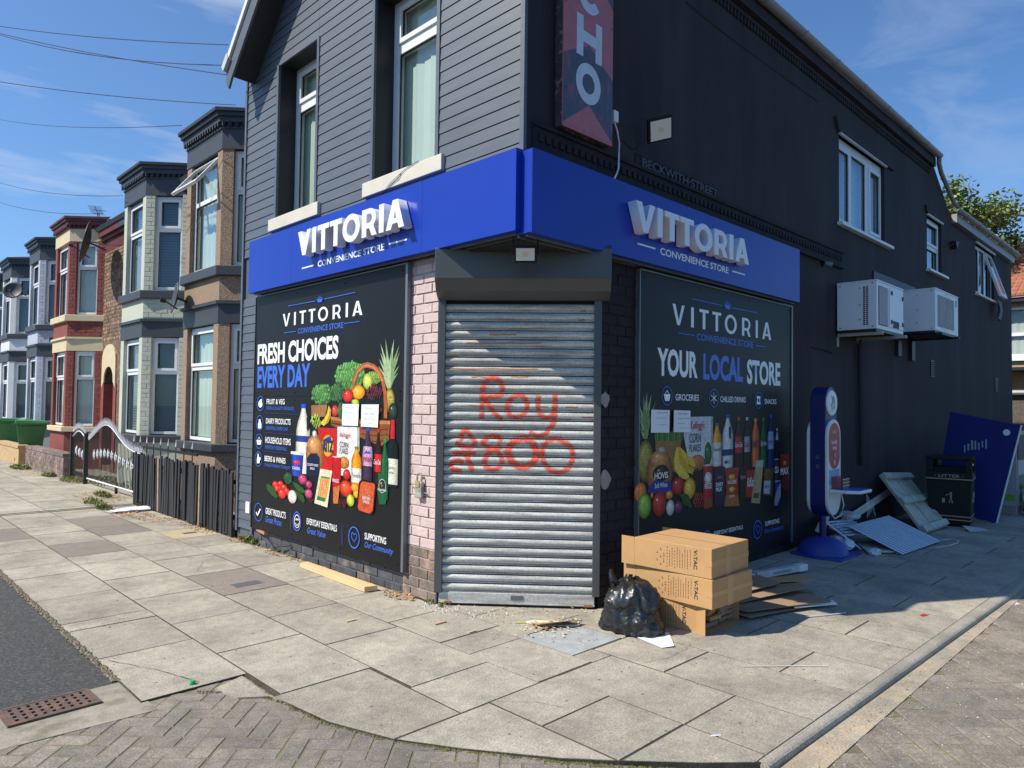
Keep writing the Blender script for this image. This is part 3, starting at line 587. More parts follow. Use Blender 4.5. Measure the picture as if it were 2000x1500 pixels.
 ('T','LOCAL',1.034,1.875,1.817,2.13,'3f6fe0',0.035,0,'heading_lettering'),
 ('T','STORE',1.905,1.861,2.681,2.12,'ffffff',0.035,0,'heading_lettering'),
 ('O',0.413,1.71,0.085,0.086,0.008,'3f6fe0'),
 ('P',[(0.361,1.723),(0.465,1.725),(0.449,1.665),(0.381,1.664)],'ffffff'),
 ('L',[(0.377,1.721),(0.412,1.758),(0.449,1.723)],0.008,'ffffff'),
 ('T','GROCERIES',0.557,1.671,0.958,1.731,'ffffff',0.03,0,'list_lettering'),
 ('L',[(1.042,1.786),(1.044,1.62)],0.004,'3a3a80'),
 ('O',1.228,1.703,0.089,0.087,0.008,'3f6fe0'),
 ('L',[(1.228,1.649),(1.227,1.758)],0.007,'ffffff'),
 ('L',[(1.279,1.677),(1.177,1.729)],0.007,'ffffff'),
 ('L',[(1.278,1.731),(1.178,1.675)],0.007,'ffffff'),
 ('T','CHILLED DRINKS',1.359,1.668,1.878,1.725,'ffffff',0.03,0,'list_lettering'),
 ('L',[(1.962,1.772),(1.963,1.609)],0.004,'3a3a80'),
 ('O',2.152,1.697,0.086,0.089,0.008,'3f6fe0'),
 ('P',[(2.11,1.74),(2.196,1.739),(2.187,1.706),(2.197,1.652),(2.111,1.653),(2.12,1.705)],'ffffff'),
 ('D',2.152,1.695,0.021,0.02,'17171c','17171c'),
 ('T','SNACKS',2.301,1.659,2.583,1.714,'ffffff',0.03,0,'list_lettering'),
 ('O',1.103,0.396,0.066,0.048,0.012,'3f6fe0'),
 ('T','EVERYDAY ESSENTIALS',1.243,0.375,1.822,0.416,'ffffff',0.03,0,'list_lettering'),
 ('L',[(1.923,0.417),(1.919,0.283)],0.004,'3a3a80'),
 ('O',2.136,0.334,0.095,0.099,0.012,'3f6fe0'),
 ('L',[(2.141,0.292),(2.092,0.349),(2.098,0.375),(2.118,0.378),(2.138,0.354),(2.164,0.37),(2.19,0.354),(2.188,0.327),(2.141,0.292)],0.008,'3f6fe0'),
 ('T','SUPPORTING',2.32,0.35,2.658,0.398,'ffffff',0.03,0,'list_lettering'),
 ('T','Our Community',2.311,0.261,2.767,0.317,'3f6fe0',0.02,0.35,'script_lettering'),
]
# ---------------------------------------------------------------- ground
def ss(t): t = max(0, min(1, t)); return t*t*(3-2*t)
def zr(x, y): return -.012-.026*ss((x+1.4)/.9)
g = MB().box(-300, -300, -.3, 300, 300, -.075).build('ground', asph_m, kind='structure')
road = MB().box(-14, .93, -.2, -2.337, 70, -.010).build('asphalt_road', asph_m, kind='structure')
CURVE = [(-2.355, .545), (-2.05, .50), (-1.86, .30), (-1.78, .06), (-1.73, -.35), (-1.60, -.72), (-1.42, -1.02), (-1.15, -1.40), (-1.0, -1.57), (-.72, -1.86), (-.5, -2.06)]
pv = MB(); bm_poly = [(-2.337, 60), (-2.337, .55), (-1.77, .55)]+CURVE[3:]+[(-.44, -2.04), (20, -2.12), (20, 0), (1.25, 0), (1.25, 60)]
pv.zp([(x, y) for x, y in bm_poly], -.2, -.0035); pavement = pv.build('pavement', joint_m, kind='structure')
def clip(poly, a, b):     # keep the left side of a->b
    o = []; nx, ny = -(b[1]-a[1]), b[0]-a[0]
    d = lambda p: (p[0]-a[0])*nx+(p[1]-a[1])*ny
    for i in range(len(poly)):
        p, q = poly[i], poly[(i+1) % len(poly)]; dp, dq = d(p), d(q)
        if dp >= 0: o.append(p)
        if dp*dq < 0: t = dp/(dp-dq); o.append((p[0]+(q[0]-p[0])*t, p[1]+(q[1]-p[1])*t))
    return o
n_slab = [0]; far_slabs = MB()
def slab(x0, x1, y0, y1, m=None, cut=True, dz=None):
    gp = random.uniform(.0045, .0090)
    poly = [(x0+gp, y0+gp), (x1-gp, y0+gp), (x1-gp, y1-gp), (x0+gp, y1-gp)]
    if cut:
        for a, b in (zip(CURVE[3:-1], CURVE[4:]) if x0 > -1.9 else ()):
            if x0 < 0 and y0 < .7: poly = clip(poly, a, b)
            if len(poly) < 3: return
    if y0 < -1.9: poly = clip(poly, (-.5, -2.028), (5, -2.105))
    if len(poly) < 3: return
    cx = sum(p[0] for p in poly)/len(poly); cy_ = sum(p[1] for p in poly)/len(poly)
    z = random.gauss(0, .0007) if dz is None else dz*.3; tx, ty = random.gauss(0, .0012), random.gauss(0, .0012); c = .0009
    n = len(poly); inn = [(x+(cx-x)*c/max(.05, abs(cx-x)), y+(cy_-y)*c/max(.05, abs(cy_-y))) for x, y in poly]
    H = lambda x, y: z+tx*(x-cx)+ty*(y-cy_)
    mb = MB() if n_slab[0] < 298 else far_slabs
    mb.add([(x, y, -.03) for x, y in poly]+[(x, y, H(x, y)-c) for x, y in poly]+[(x, y, H(x, y)) for x, y in inn],
           [(i, (i+1) % n, n+(i+1) % n, n+i) for i in range(n)]+[(n+i, n+(i+1) % n, 2*n+(i+1) % n, 2*n+i) for i in range(n)]+[tuple(range(2*n, 3*n))])
    n_slab[0] += 1
    if mb is not far_slabs:
        if m is None and random.random() < 0: m = slab_dark
        mb.build('paving_slab', m or slab_m, pavement)
# corner
B1 = slab_blue
slab(-1.18, -.585, -.73, -.28); slab(-.585, -.10, -.72, -.10); slab(-.98, -.43, -1.12, -.73); slab(-1.8, -.985, -1.59, -.73); slab(-.985, -.44, -1.60, -1.12); slab(-.985, -.44, -2.10, -1.60, dz=.001)
slab(-1.8, -1.18, -.73, .13); CH_A, CH_B = (.86, -.035), (.0, .925); slab(.42, .62, -.58, -.02); slab(-.10, -.0, -.10, .2); slab(-.10, .09, -.735, -.572)
for q in ((-.02, .42, -.08, .50), (-.02, .42, .50, .93), (.42, .9, -.02, .5)):
    pl = clip([(q[0]+.004, q[2]+.004), (q[1]-.004, q[2]+.004), (q[1]-.004, q[3]-.004), (q[0]+.004, q[3]-.004)], CH_A, CH_B)
    if len(pl) > 2: MB().zp(pl, -.03, random.gauss(0, .0004)).build('paving_slab', slab_m, pavement)
MB().zp([(-1.98, .46), (-1.79, .535), (-1.805, .15), (-1.94, .25)], -.03, -.002).build('paving_slab', slab_m, pavement); slab(-99, -98, 0, 1) if False else None
slab(-.10, .42, -.57, -.08, B1, dz=-.002)
# columns along the side wall
xs = [-.44, .09, .62, 1.14, 1.67, 2.15, 2.70, 3.18, 3.75, 4.26]
while xs[-1] < 17.6: xs.append(xs[-1]+.525)
for i in range(len(xs)-1):
    a, b = xs[i], xs[i+1]
    ys = [-2.2, -1.61, -.72, .0] if i % 2 == 0 else [-2.2, -1.13, -.2, .02]
    if i == 0: ys = [-2.2, -1.60, -.73]
    if i == 1: ys = [-2.2, -1.13, -.58]
    for y0, y1 in zip(ys[:-1], ys[1:]): slab(a, b, y0, y1, dz=-.003 if (i % 2 == 0 and y0 < -2.1 and i > 0) else None)
# rows along the front wall
rows = [(-2.335, -1.75, [.545, 1.39, 2.10, 2.31, 3.13, 4.04, 4.55, 5.4, 6.2, 7.1]), (-1.75, -1.16, [.13, 1.0, 1.81, 2.66, 3.5, 4.36, 4.8, 5.6, 6.4]), (-1.16, -.575, [-.28, .68, 1.5, 2.32, 3.19, 4.05, 4.95, 5.85, 6.6, 7.5]), (-.575, -.02, [-.1, .2, .8, 1.6, 2.38, 3.2, 4.0, 4.45, 5.1, 5.75, 6.5])]
for k, (a, b, ys) in enumerate(rows):
    while ys[-1] < 26: ys.append(ys[-1]+random.choice([.62, .9, .9]))
    for y0, y1 in zip(ys[:-1], ys[1:]):
        if y0 > 14 and n_slab[0] < 298: pass
        m = None
        if (k, y0) in ((2, 2.32), (2, 5.85), (2, 6.6), (0, 6.2), (1, 4.8)): m = slab_dark
        if (k, y0) == (3, 5.1): m = slab_yel
        slab(a, b, y0, y1, m)
for y0 in [8.0+.6*i for i in range(28)]: slab(-.02, .28, y0, y0+.6)
if far_slabs.v:
    o = far_slabs.build('paving_slabs', slab_m, pavement); o['kind'] = 'stuff'
# water stop-cock covers and drainage strip let into the slabs
o = MB(); chbox(-.98, 2.50, -.73, 2.63, -.002, .0035, .002, o); o.build('water_cover', mat('cast metal', (.16, .17, .18), .5, .3, 60, metal=.4, bump=.001, bscale=90), pavement)
o = MB(); chbox(-.38, 5.36, -.22, 5.45, -.002, .0035, .002, o); o.build('water_cover', mat('cast metal', (.16, .17, .18)), pavement)
o = MB(); o.box(-2.33, 8.33, .0015, -.02, 8.37, .006); o.box(-2.33, 8.46, .0015, -.02, 8.50, .006); o.build('drain_strip', mat('cast metal', (.1, .1, .1)), pavement)
# kerb and channel
kerb = MB().zp([(-.52, -2.04), (18, -2.11), (18, -2.18), (4, -2.18), (-.52, -2.07)], -.2, -.012).build('kerb', kerb_m, kind='structure')
x = -.52
while x < 17:
    L_ = .9; y0 = -2.034-.014*min(x+.5, 5); f0 = -2.088-.024*min(x+.5, 4.5); f1 = -2.088-.024*min(x+.5+L_, 4.5); y1 = -2.034-.014*min(x+.5+L_, 5)
    p = [(x+.003, f0), (x+L_-.003, f1), (x+L_-.003, y1), (x+.003, y0)]; mb = MB()
    lv = [(0, -.15), (0, -.022), (.006, -.010), (.016, -.003), (.030, .0005)]
    vs = [((a, b+(o_ if k_ < 2 else 0), z_)) for o_, z_ in lv for k_, (a, b) in enumerate(p)]
    mb.add(vs, [(4*l+i, 4*l+(i+1) % 4, 4*l+4+(i+1) % 4, 4*l+4+i) for l in range(4) for i in range(4)]+[(16, 17, 18, 19)])
    mb.build('kerb_stone', kerb_m, kerb); x += L_
MB().zp([(-.75, -2.1), (18, -2.1), (18, -2.245), (-.75, -2.245)], -.2, -.0345).build('gutter_channel', chan_m, kind='structure')
# block paving
bp = MB(); nx, ny = 40, 40
X0, X1, Y0, Y1 = -4.6, 12.0, -5.2, .93
vs_ = [(X0+(X1-X0)*i/nx, Y0+(Y1-Y0)*j/ny) for j in range(ny+1) for i in range(nx+1)]
fs_ = [(j*(nx+1)+i, j*(nx+1)+i+1, (j+1)*(nx+1)+i+1, (j+1)*(nx+1)+i) for j in range(ny) for i in range(nx) if not (X0+(X1-X0)*(i+.5)/nx > -.5 and Y0+(Y1-Y0)*(j+1)/ny > -2.10)]
bp.add([(x, y, zr(x, y)-.0028) for x, y in vs_], fs_); paving = bp.build('block_paving', pavj_m, kind='structure')
def inside_slabs(x, y):
    if x > -.5: return y > -2.20
    if x < -1.80: return y > .60
    return all((x-a[0])*-(b[1]-a[1])+(y-a[1])*(b[0]-a[0]) > .02 for a, b in zip(CURVE[3:-1], CURVE[4:]))
cell = .102; cands = []
for a in range(-75, 110):
    for b in range(-75, 75):
        s_ = (a-b) % 4
        if s_ in (0, 3):
            u, v = (a+1, b+.5) if s_ == 0 else (a+.5, b+1)
            x, y = (u-v)*cell*.70711, (u+v)*cell*.70711
            if not (-4.4 < x < 9 and -4.4 < y < .92): continue
            d_ = Vector((x+3.635, y+3.56, -1.65)); dep = d_.dot(F)
            if dep < .4: continue
            sx_, sy_ = d_.dot(Rt)/dep*1382, d_.dot(U)/dep*1382
            if abs(sx_) > 1150 or sy_ < -850: continue
            if inside_slabs(x, y) : continue
            if x > -.5 and y > -2.245+.03: continue
            if x < -2.33 and y > .55: continue
            if -3.0 < x < -2.37 and y > .50: continue
            cands.append((d_.length, x, y, s_))
cands.sort(); pb = MB(); chbox(-.0975, -.047, .0975, .047, -.03, 0, .004, pb); pbm = pb.mesh('paving_block', pav_m); rest = MB()
for k, (_, x, y, s_) in enumerate(cands):
    z = zr(x, y)+random.gauss(0, .0008); rz = R(45 if s_ == 0 else 135)+random.gauss(0, .012)
    if k < 299: inst('paving_block', pbm, paving, (x, y, z), (random.gauss(0, .004), random.gauss(0, .004), rz))
    else: st = len(rest.v); chbox(-.0975, -.047, .0975, .047, -.03, 0, .004, rest); rest.xf(Matrix.Translation((x, y, z)) @ Matrix.Rotation(rz, 4, 'Z'), st)
if rest.v: o = rest.build('paving_blocks', pav_m, paving); o['kind'] = 'stuff'
# drain grate with its concrete surround
MB().zp([(-3.05, .44), (-2.30, .40), (-2.30, .55), (-2.337, .93), (-3.1, .93)], -.05, -.0095).build('road_edge_concrete', mat('rough edge concrete', (.30, .265, .21), .9, .25, 8, bump=.003, bscale=60, col2=(.20, .18, .13), c2scale=6, grain=.3), kind='structure')
dr = thing('drain_grate', 'rusty cast iron drain grate at the road edge by the asphalt', 'drain', (-2.70, .80, 0), R(2))
fr = MB(); gx, gy = .19, .105
fr.box(-gx-.02, -gy-.02, -.05, gx+.02, -gy, .002).box(-gx-.02, gy, -.05, gx+.02, gy+.02, .002).box(-gx-.02, -gy, -.05, -gx, gy, .002).box(gx, -gy, -.05, gx+.02, gy, .002)
rustc = mat('rusty cast iron', (.125, .085, .068), .8, .35, 20, metal=.1, col2=(.19, .095, .062), c2scale=12, bump=.001, bscale=90)
fr.build('frame', rustc, dr); MB().box(-gx, -gy, -.09, gx, gy, -.045).build('sump', dk_int, dr)
gr = MB(); hs_ = []
for i in range(9):
    for j in range(4):
        cx, cy_ = -gx+.03+i*.0405, -gy+.028+j*.051
        hs_.append((cx-.009, cx+.009, cy_-.016, cy_+.016))
for a, b, c, d in holes(-gx+.002, gx-.002, -gy+.002, gy-.002, hs_): gr.box(a, c, -.03, b, d, .0)
gr.build('grate', rustc, dr)
for p in ([(-2.46, .62), (-2.36, .62), (-2.34, .93), (-2.47, .90)], [(-2.95, .45), (-2.6, .42), (-2.62, .64), (-2.93, .66)], [(-2.58, .42), (-2.36, .44), (-2.40, .60), (-2.56, .62)], [(-2.46, .93), (-2.34, .95), (-2.34, .56), (-2.36, .56)]):
    MB().zp(p, -.05, -.004).build('surround_stone', kerb_m, dr)

def crack(pts, w_=.004):
    m = MB(); vs = []; Q = []
    for (a, b), (c, d) in zip(pts[:-1], pts[1:]):
        n = 8
        for i in range(n): Q.append(Vector((a+(c-a)*i/n+random.gauss(0, .004), b+(d-b)*i/n+random.gauss(0, .004))))
    for i, q in enumerate(Q):
        t = (Q[min(i+1, len(Q)-1)]-Q[max(i-1, 0)]).normalized(); nn = Vector((-t.y, t.x))*w_*random.uniform(.2, .9)
        vs += [(q.x+nn.x, q.y+nn.y, .0042), (q.x-nn.x, q.y-nn.y, .0042)]
    m.add(vs, [(2*i, 2*i+1, 2*i+3, 2*i+2) for i in range(len(Q)-1)]).build('crack', mat('crack dirt', (.10, .085, .065), .95), pavement)
crack([(-2.29, 1.32), (-2.14, .99), (-2.055, .75), (-2.01, .57)]); crack([(-.95, -.75), (-.80, -.90), (-.72, -1.10)], .002); crack([(.1, -.95), (.3, -1.02), (.62, -1.0)], .002)
crack([(-1.0, 3.3), (-.8, 3.7), (-.85, 4.1)], .0025); crack([(1.7, -1.2), (1.9, -1.42), (2.15, -1.5)], .002)
# ---------------------------------------------------------------- corner shop
shop = thing('corner_shop', 'slate grey and navy corner shop building with shuttered corner door', 'building')
CHZ = R(-48.08)                      # rotation of the chamfered corner: outward = (-.744,-.668)
CL = 1.2866
WH = 2.84                            # ground storey height where the corner is cut back
YS, XS = 4.72, 16.35
W1, W2 = (3.03, 3.88, 3.655, 5.40), (1.04, 1.965, 3.655, 5.40)
wl = MB()                            # street front, looking +x
for a, b, c, d in holes(.957, YS, 0, WH, []): wl.box(0, a, c, .25, b, d)
for a, b, c, d in holes(0.0, YS, WH, 5.55, [W1, W2]): wl.box(0, a, c, .25, b, d)
wl.prism([(0, 0, 5.55), (0, YS, 5.55), (0, 2.36, 7.55), (0, 0, 5.95)], (.25, 0, 0))
wl.build('front_wall', clad_m, shop)
RW = [(5.87, 7.62, 4.07, 5.23), (9.72, 10.58, 4.02, 4.93), (13.0, 14.6, 4.0, 5.02)]
wr = MB()
for a, b, c, d in holes(.86, XS, 0, WH, []): wr.box(a, 0, c, b, .25, d)
for a, b, c, d in holes(.26, 9.95, WH, 5.95, RW): wr.box(a, 0, c, b, .25, d)
for a, b, c, d in holes(9.95, XS, WH, 5.2, RW): wr.box(a, 0, c, b, .25, d)
wr.box(-.001, -.002, WH, .262, .0, 5.94)
wr.prism([(9.95, 0, 5.2), (11.2, 0, 5.2), (9.95, 0, 6.0)], (0, .25, 0))
wr.box(XS-.25, .25, 0, XS, 5, 5.2).box(.3, YS-.25, 0, XS, YS, 5.2)
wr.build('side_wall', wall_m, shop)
# chamfered corner: wall above the opening, soffit, threshold
cw = MB().box(0, 0, 2.43, CL, .12, WH).box(-.0, .10, 0, CL, .22, 2.45).box(.03, -.03, 0, CL-.03, .10, .028)
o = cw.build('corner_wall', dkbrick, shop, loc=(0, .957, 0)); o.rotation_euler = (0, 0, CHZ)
MB().zp([(.004, .004), (.95, .004), (.95, .95), (.004, .95)], WH-.03, WH).build('soffit', black_m, shop)
BX('room_back', (.9, .9, 0, .95, .95, 2.8), dk_int, shop)
# interiors (dark rooms behind the upper windows)
MB().box(.9, .4, 3.3, .95, 4.5, 5.5).box(.25, 2.4, 3.3, .95, 2.5, 5.5).box(.25, .3, 3.3, .95, 4.5, 3.35).box(.25, .3, 5.5, .95, 4.5, 5.55).build('room_lining', dk_int, shop)
MB().box(.3, 1.2, 3.3, XS-.3, 1.25, 5.5).build('room_lining', dk_int, shop)
# cladding boards, each one its own piece
PITCH = .1035
def board(y0, y1, z, tilt=.006):
    if y1-y0 < .03: return
    m = MB(); x0 = -.016; h = PITCH
    m.add([(x0-tilt, y0, z+.0035), (x0-tilt, y1, z+.0035), (x0, y1, z+h-.0035), (x0, y0, z+h-.0035), (0, y0, z+.0035), (0, y1, z+.0035), (0, y1, z+h-.0035), (0, y0, z+h-.0035)],
          [(0, 1, 2, 3), (4, 7, 6, 5), (0, 4, 5, 1), (3, 2, 6, 7), (0, 3, 7, 4), (1, 5, 6, 2)])
    m.build('cladding_board', clad_m, shop)
backing = MB()
zz = 3.3175
k = 0
slope = lambda z: (YS+.02 if z < 5.5 else 4.63-(z-5.5)*1.08)
while zz < 7.6:
    ym = min(YS-.045, slope(zz+PITCH)-.02); mid = zz+PITCH/2
    ylo = .045 if zz < 5.8 else max(.045, (zz-5.8)*1.4)
    if ym-ylo > .1:
        if 3.62 < mid < 5.40:
            for a, b in ((ylo, W2[0]-.045), (W2[1]+.045, W1[0]-.045), (W1[1]+.045, ym)): board(a, b, zz)
        else:
            # vertical butt joints above the first window, as on the wall
            for a, b in ((ylo, W1[0]-.02), (W1[0]-.02, ym)): board(a+.0015, b-.0015, zz)
    zz += PITCH; k += 1
zz = .14
while zz < 2.82:
    board(4.31, YS-.045, zz); zz += PITCH
def trim(y0, y1, z0, z1, x=-.034): BX('corner_trim', (x, y0, z0, 0, y1, z1), clad_m, shop)
trim(YS-.045, YS, .1, 5.5); trim(0.002, .045, WH+.5, 5.55); trim(4.275, 4.31, .1, 2.84)
for a, b, c, d in (W1, W2): trim(b, b+.042, c, d, -.03); trim(a-.042, a, c, d, -.03)
# lower part behind the posters + brick plinth + brick piers
def brick_mesh(w_, m, proud=.006):
    b = MB(); chb = .0035; h = .0745
    # local: x along, z up, front at -y
    b.add([(0, 0, 0), (w_, 0, 0), (w_, 0, h), (0, 0, h), (0, -proud+chb, 0), (w_, -proud+chb, 0), (w_, -proud+chb, h), (0, -proud+chb, h), (chb, -proud, chb), (w_-chb, -proud, chb), (w_-chb, -proud, h-chb), (chb, -proud, h-chb)],
          [(0, 1, 5, 4), (1, 2, 6, 5), (2, 3, 7, 6), (3, 0, 4, 7), (4, 5, 9, 8), (5, 6, 10, 9), (6, 7, 11, 10), (7, 4, 8, 11), (8, 9, 10, 11)])
    return b.mesh('brick', m)
BM = {}
def bricks(parent, o, rz, length, z0, z1, mfun, bw=.218, course=.0845, skip=None, jog=.0012, hue=''):
    n = int(round((z1-z0)/course)); d = Vector((cos(rz), sin(rz), 0)); nrm = Vector((sin(rz), -cos(rz), 0)); cnt = 0
    for r_ in range(n):
        x = 0 if r_ % 2 else -.114
        while x < length-.02:
            a, b = max(0, x), min(length, x+bw)
            z = z0+r_*course+.004
            if b-a > .03 and not (skip and skip(a, z)):
                m = mfun(a, z); key = (round(b-a, 3), m.name)
                if key not in BM: BM[key] = brick_mesh(b-a, m)
                p = Vector(o)+d*a+nrm*random.uniform(-jog, jog*2)
                inst('brick', BM[key], parent, (p.x, p.y, z), (random.gauss(0, .004), 0, rz+random.gauss(0, .004))); cnt += 1
            x += bw+.011
    return cnt
MB().box(-.006, .957, 0, .004, 1.40, WH).build('pier_mortar', mort_pink, shop)
bricks(shop, (-.006, 1.40, 0), R(-90), .443, 0, 2.80, lambda a, z: pinkbase if z < .36+.05*sin(a*20) else pink_m, skip=lambda a, z: (2.55 < z < 2.62 and a > .1), jog=.0025)
bricks(shop, (0, 4.30, 0), R(-90), 2.90, -.02, .20, lambda a, z: plinth_m if random.random() < .95 else pinkbase, jog=.004)
MB().box(.86, -.004, 0, 1.36, .004, WH).build('pier_mortar', mort_dk, shop)
bricks(shop, (.862, -.004, 0), 0, .50, 0, 2.80, lambda a, z: dkbrick, jog=.0025)
bricks(shop, (1.36, 0, 0), 0, 3.1, -.02, .15, lambda a, z: dkbrick, jog=.004)
# peeled paint patches beside the shutter
for (px_, pz, s_) in ((.92, 1.665, .055), (.93, 1.02, .07)):
    pts = [(px_+s_*(.8+.35*random.random())*cos(t*pi/6), -.021, pz+s_*1.15*(.8+.35*random.random())*sin(t*pi/6)) for t in range(12)]
    MB().prism(pts, (0, .003, 0)).build('peeled_paint_patch', mat('bare stone patch', (.30, .27, .25), .9, .3, 12), shop)
BX('floor_socket', (-.03, 4.36, .33, -.012, 4.46, .46), white_m, shop)
# windows of the front: deep reveals, white frames, vertical blinds
def window(parent, M, w_, h, lights, fr=white_m, fw=.055, depth=.06, blind=None, blind_u=None, sash=None, bd=.10, nslat=0, inner=None):
    """local: u right 0..w, z 0..h, front at y=0, inward +y. lights: (u0,u1,z0,z1,opening)"""
    b = MB()
    for a, c, e, f in holes(0, w_, 0, h, [(l[0], l[1], l[2], l[3]) for l in lights]): b.box(a, 0, e, c, depth, f)
    for l in lights:
        if len(l) > 4 and l[4]:
            a, c, e, f = l[:4]; t = .035
            for q in ((a-t, a+.012, e-t, f+t), (c-.012, c+t, e-t, f+t), (a+.012, c-.012, e-t, e+.012), (a+.012, c-.012, f-.012, f+t)): b.box(q[0], -.018, q[2], q[1], 0.002, q[3])
    o = b.build('window', fr, parent, bevel=.003); o.matrix_local = M
    for l in lights: MB().add([(l[0]-.003, depth*.5, l[2]-.003), (l[1]+.003, depth*.5, l[2]-.003), (l[1]+.003, depth*.5, l[3]+.003), (l[0]-.003, depth*.5, l[3]+.003)], [(0, 1, 2, 3)]).build('pane', glass_m, o)
    g = MB()
    for l in lights:
        a, c, e, f = l[:4]
        for q in ((a, a+.008, e, f), (c-.008, c, e, f), (a, c, e, e+.008), (a, c, f-.008, f)): g.box(q[0], .012, q[2], q[1], depth*.5-.002, q[3])
    g.build('gasket', black_m, o)
    if blind:
        u0, u1 = blind_u or (0, w_)
        s = MB()
        if nslat:
            n = nslat; sw = (u1-u0)/n
            for i in range(n): s.add([(u0+i*sw, bd+.012*(i % 2), .02), (u0+(i+1)*sw+.004, bd+.012*((i+1) % 2)+.010, .02), (u0+(i+1)*sw+.004, bd+.012*((i+1) % 2)+.010, h-.02), (u0+i*sw, bd+.012*(i % 2), h-.02)], [(0, 1, 2, 3)])
        else:
            n = int(h/.05)
            for i in range(n): s.add([(u0, bd, .02+i*.05), (u1, bd, .02+i*.05), (u1, bd+.022, .02+(i+1)*.05), (u0, bd+.022, .02+(i+1)*.05)], [(0, 1, 2, 3)])
        s.build('blind', blind, o)
    return o
MFL = lambda x, y, z, rz: Matrix.Translation((x, y, z)) @ Matrix.Rotation(rz, 4, 'Z')
for (a, b, c, d), bu in ((W1, (.10, .85)), (W2, (.10, .925))):
    w_ = b-a; h = d-c
    window(shop, MFL(.19, b, c, R(-90)), w_, h, [(.09, w_-.06, .055, 1.23, 0), (.12, w_-.09, 1.36, h-.10, 1)], blind=blindg_m, blind_u=(.02, w_-.02), nslat=8, bd=.085)
    MB().box(0, a+.0, c, .0, b, d)
    BX('window_sill', (-.055, a-.12, c-.135, .19, b+.125, c), stone_m, shop, bevel=.006)
    MB().box(.0, b-.004, c, .19, b-.001, d).box(.0, a+.001, c, .19, a+.004, d).box(.0, a+.004, d-.004, .19, b-.004, d-.001).build('reveal', black_m, shop)
MB().tube([(-.06, 1.22, 3.66), (-.062, 1.38, 3.64), (-.062, 1.5, 3.60), (-.062, 1.62, 3.56), (-.06, 1.72, 3.50), (-.06, 1.8, 3.40)], .003, 4).tube([(-.062, 1.46, 3.615), (-.062, 1.5, 3.57), (-.06, 1.62, 3.54), (-.06, 1.68, 3.50), (-.06, 1.7, 3.42)], .003, 4).build('loose_wire', black_m, shop)
# roof, gable verge, eaves
TS = .93; RZ = 5.62
rf = MB()
rf.prism([(-.28, -.10, 5.97), (-.28, 2.36, RZ+2.03), (-.28, 2.36, RZ+2.11), (-.28, -.12, 6.04)], (10.24, 0, 0))
rf.prism([(-.28, 4.60, 5.42), (-.28, 2.36, RZ+2.03), (-.28, 2.36, RZ+2.11), (-.28, 4.64, 5.47)], (10.24, 0, 0))
rf.build('roof', slate_m, shop)
bb = MB()
bb.prism([(-.31, 4.48, 5.36), (-.31, 2.36, 7.48), (-.31, 2.36, 7.74), (-.31, 4.62, 5.48), (-.31, 4.64, 5.34), (-.31, 4.56, 5.25)], (.025, 0, 0))
bb.build('bargeboard', clad_m, shop)
MB().prism([(-.285, 4.50, 5.38), (-.285, 2.36, 7.52), (-.285, 2.36, 7.60), (-.285, 4.56, 5.42)], (.285, 0, 0)).build('verge_soffit', black_m, shop)
MB().prism([(-.335, 4.62, 5.49), (-.335, 2.36, 7.75), (-.335, 2.36, 7.81), (-.335, 4.67, 5.53)], (.10, 0, 0)).build('verge_cap', white_m, shop)
MB().prism([(-.35, 4.50, 5.58), (-.35, 4.63, 5.46), (-.35, 4.68, 5.53), (-.35, 4.55, 5.65)], (.14, 0, 0)).build('gutter_end', whitew, shop)
def gutter(x0, x1, y, z, name='gutter', r=.058):
    g_ = MB(); prof = [(r*cos(t), r*sin(t)) for t in [pi+pi*i/8 for i in range(9)]]
    outer = [(x0, y+a, z+b) for a, b in prof]+[(x0, y+a*.86, z+b*.86) for a, b in prof[::-1]]
    g_.prism(outer, (x1-x0, 0, 0)); x = x0+.6
    while x < x1:
        ou = [(x, y+a*1.14, z+b*1.14+.002) for a, b in prof]+[(x, y+a*1.01, z+b*1.01) for a, b in prof[::-1]]; g_.prism(ou, (.05, 0, 0)); x += .95
    return g_.build(name, gut_m, shop)
gutter(.0, 9.98, -.135, 5.99); gutter(11.05, 16.4, -.135, 5.30)
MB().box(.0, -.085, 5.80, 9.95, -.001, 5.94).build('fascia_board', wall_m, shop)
MB().box(11.25, -.09, 5.09, 16.2, -.001, 5.25).build('fascia_board', gut_m, shop)
MB().tube([(9.95, -.135, 5.94), (9.99, -.12, 5.86), (10.2, -.10, 5.75), (11.0, -.10, 5.40), (11.08, -.13, 5.35)], .038, 10).build('downpipe', gut_m, shop)
dc = MB(); x = 1.3
while x < 9.8: dc.box(x, -.022, 5.675, x+.035, -.001, 5.745); x += .072
dc.box(.05, -.03, 5.745, 9.9, -.001, 5.79).build('dentil_course', wall_m, shop, kind='stuff')
MB().box(9.6, .3, 5.95, 9.98, .9, 6.35).build('chimney', redtile_m, shop)
MB().prism([(9.4, -.05, 5.98), (10.05, -.05, 5.98), (10.05, .6, 6.5), (9.4, .6, 6.5)], (0, -.03, .06)).build('ridge_tiles', redtile_m, shop)
MB().zp([(9.95, .1), (16.45, .1), (16.45, 5), (9.95, 5)], 5.20, 5.26).build('flat_roof', slate_m, shop)
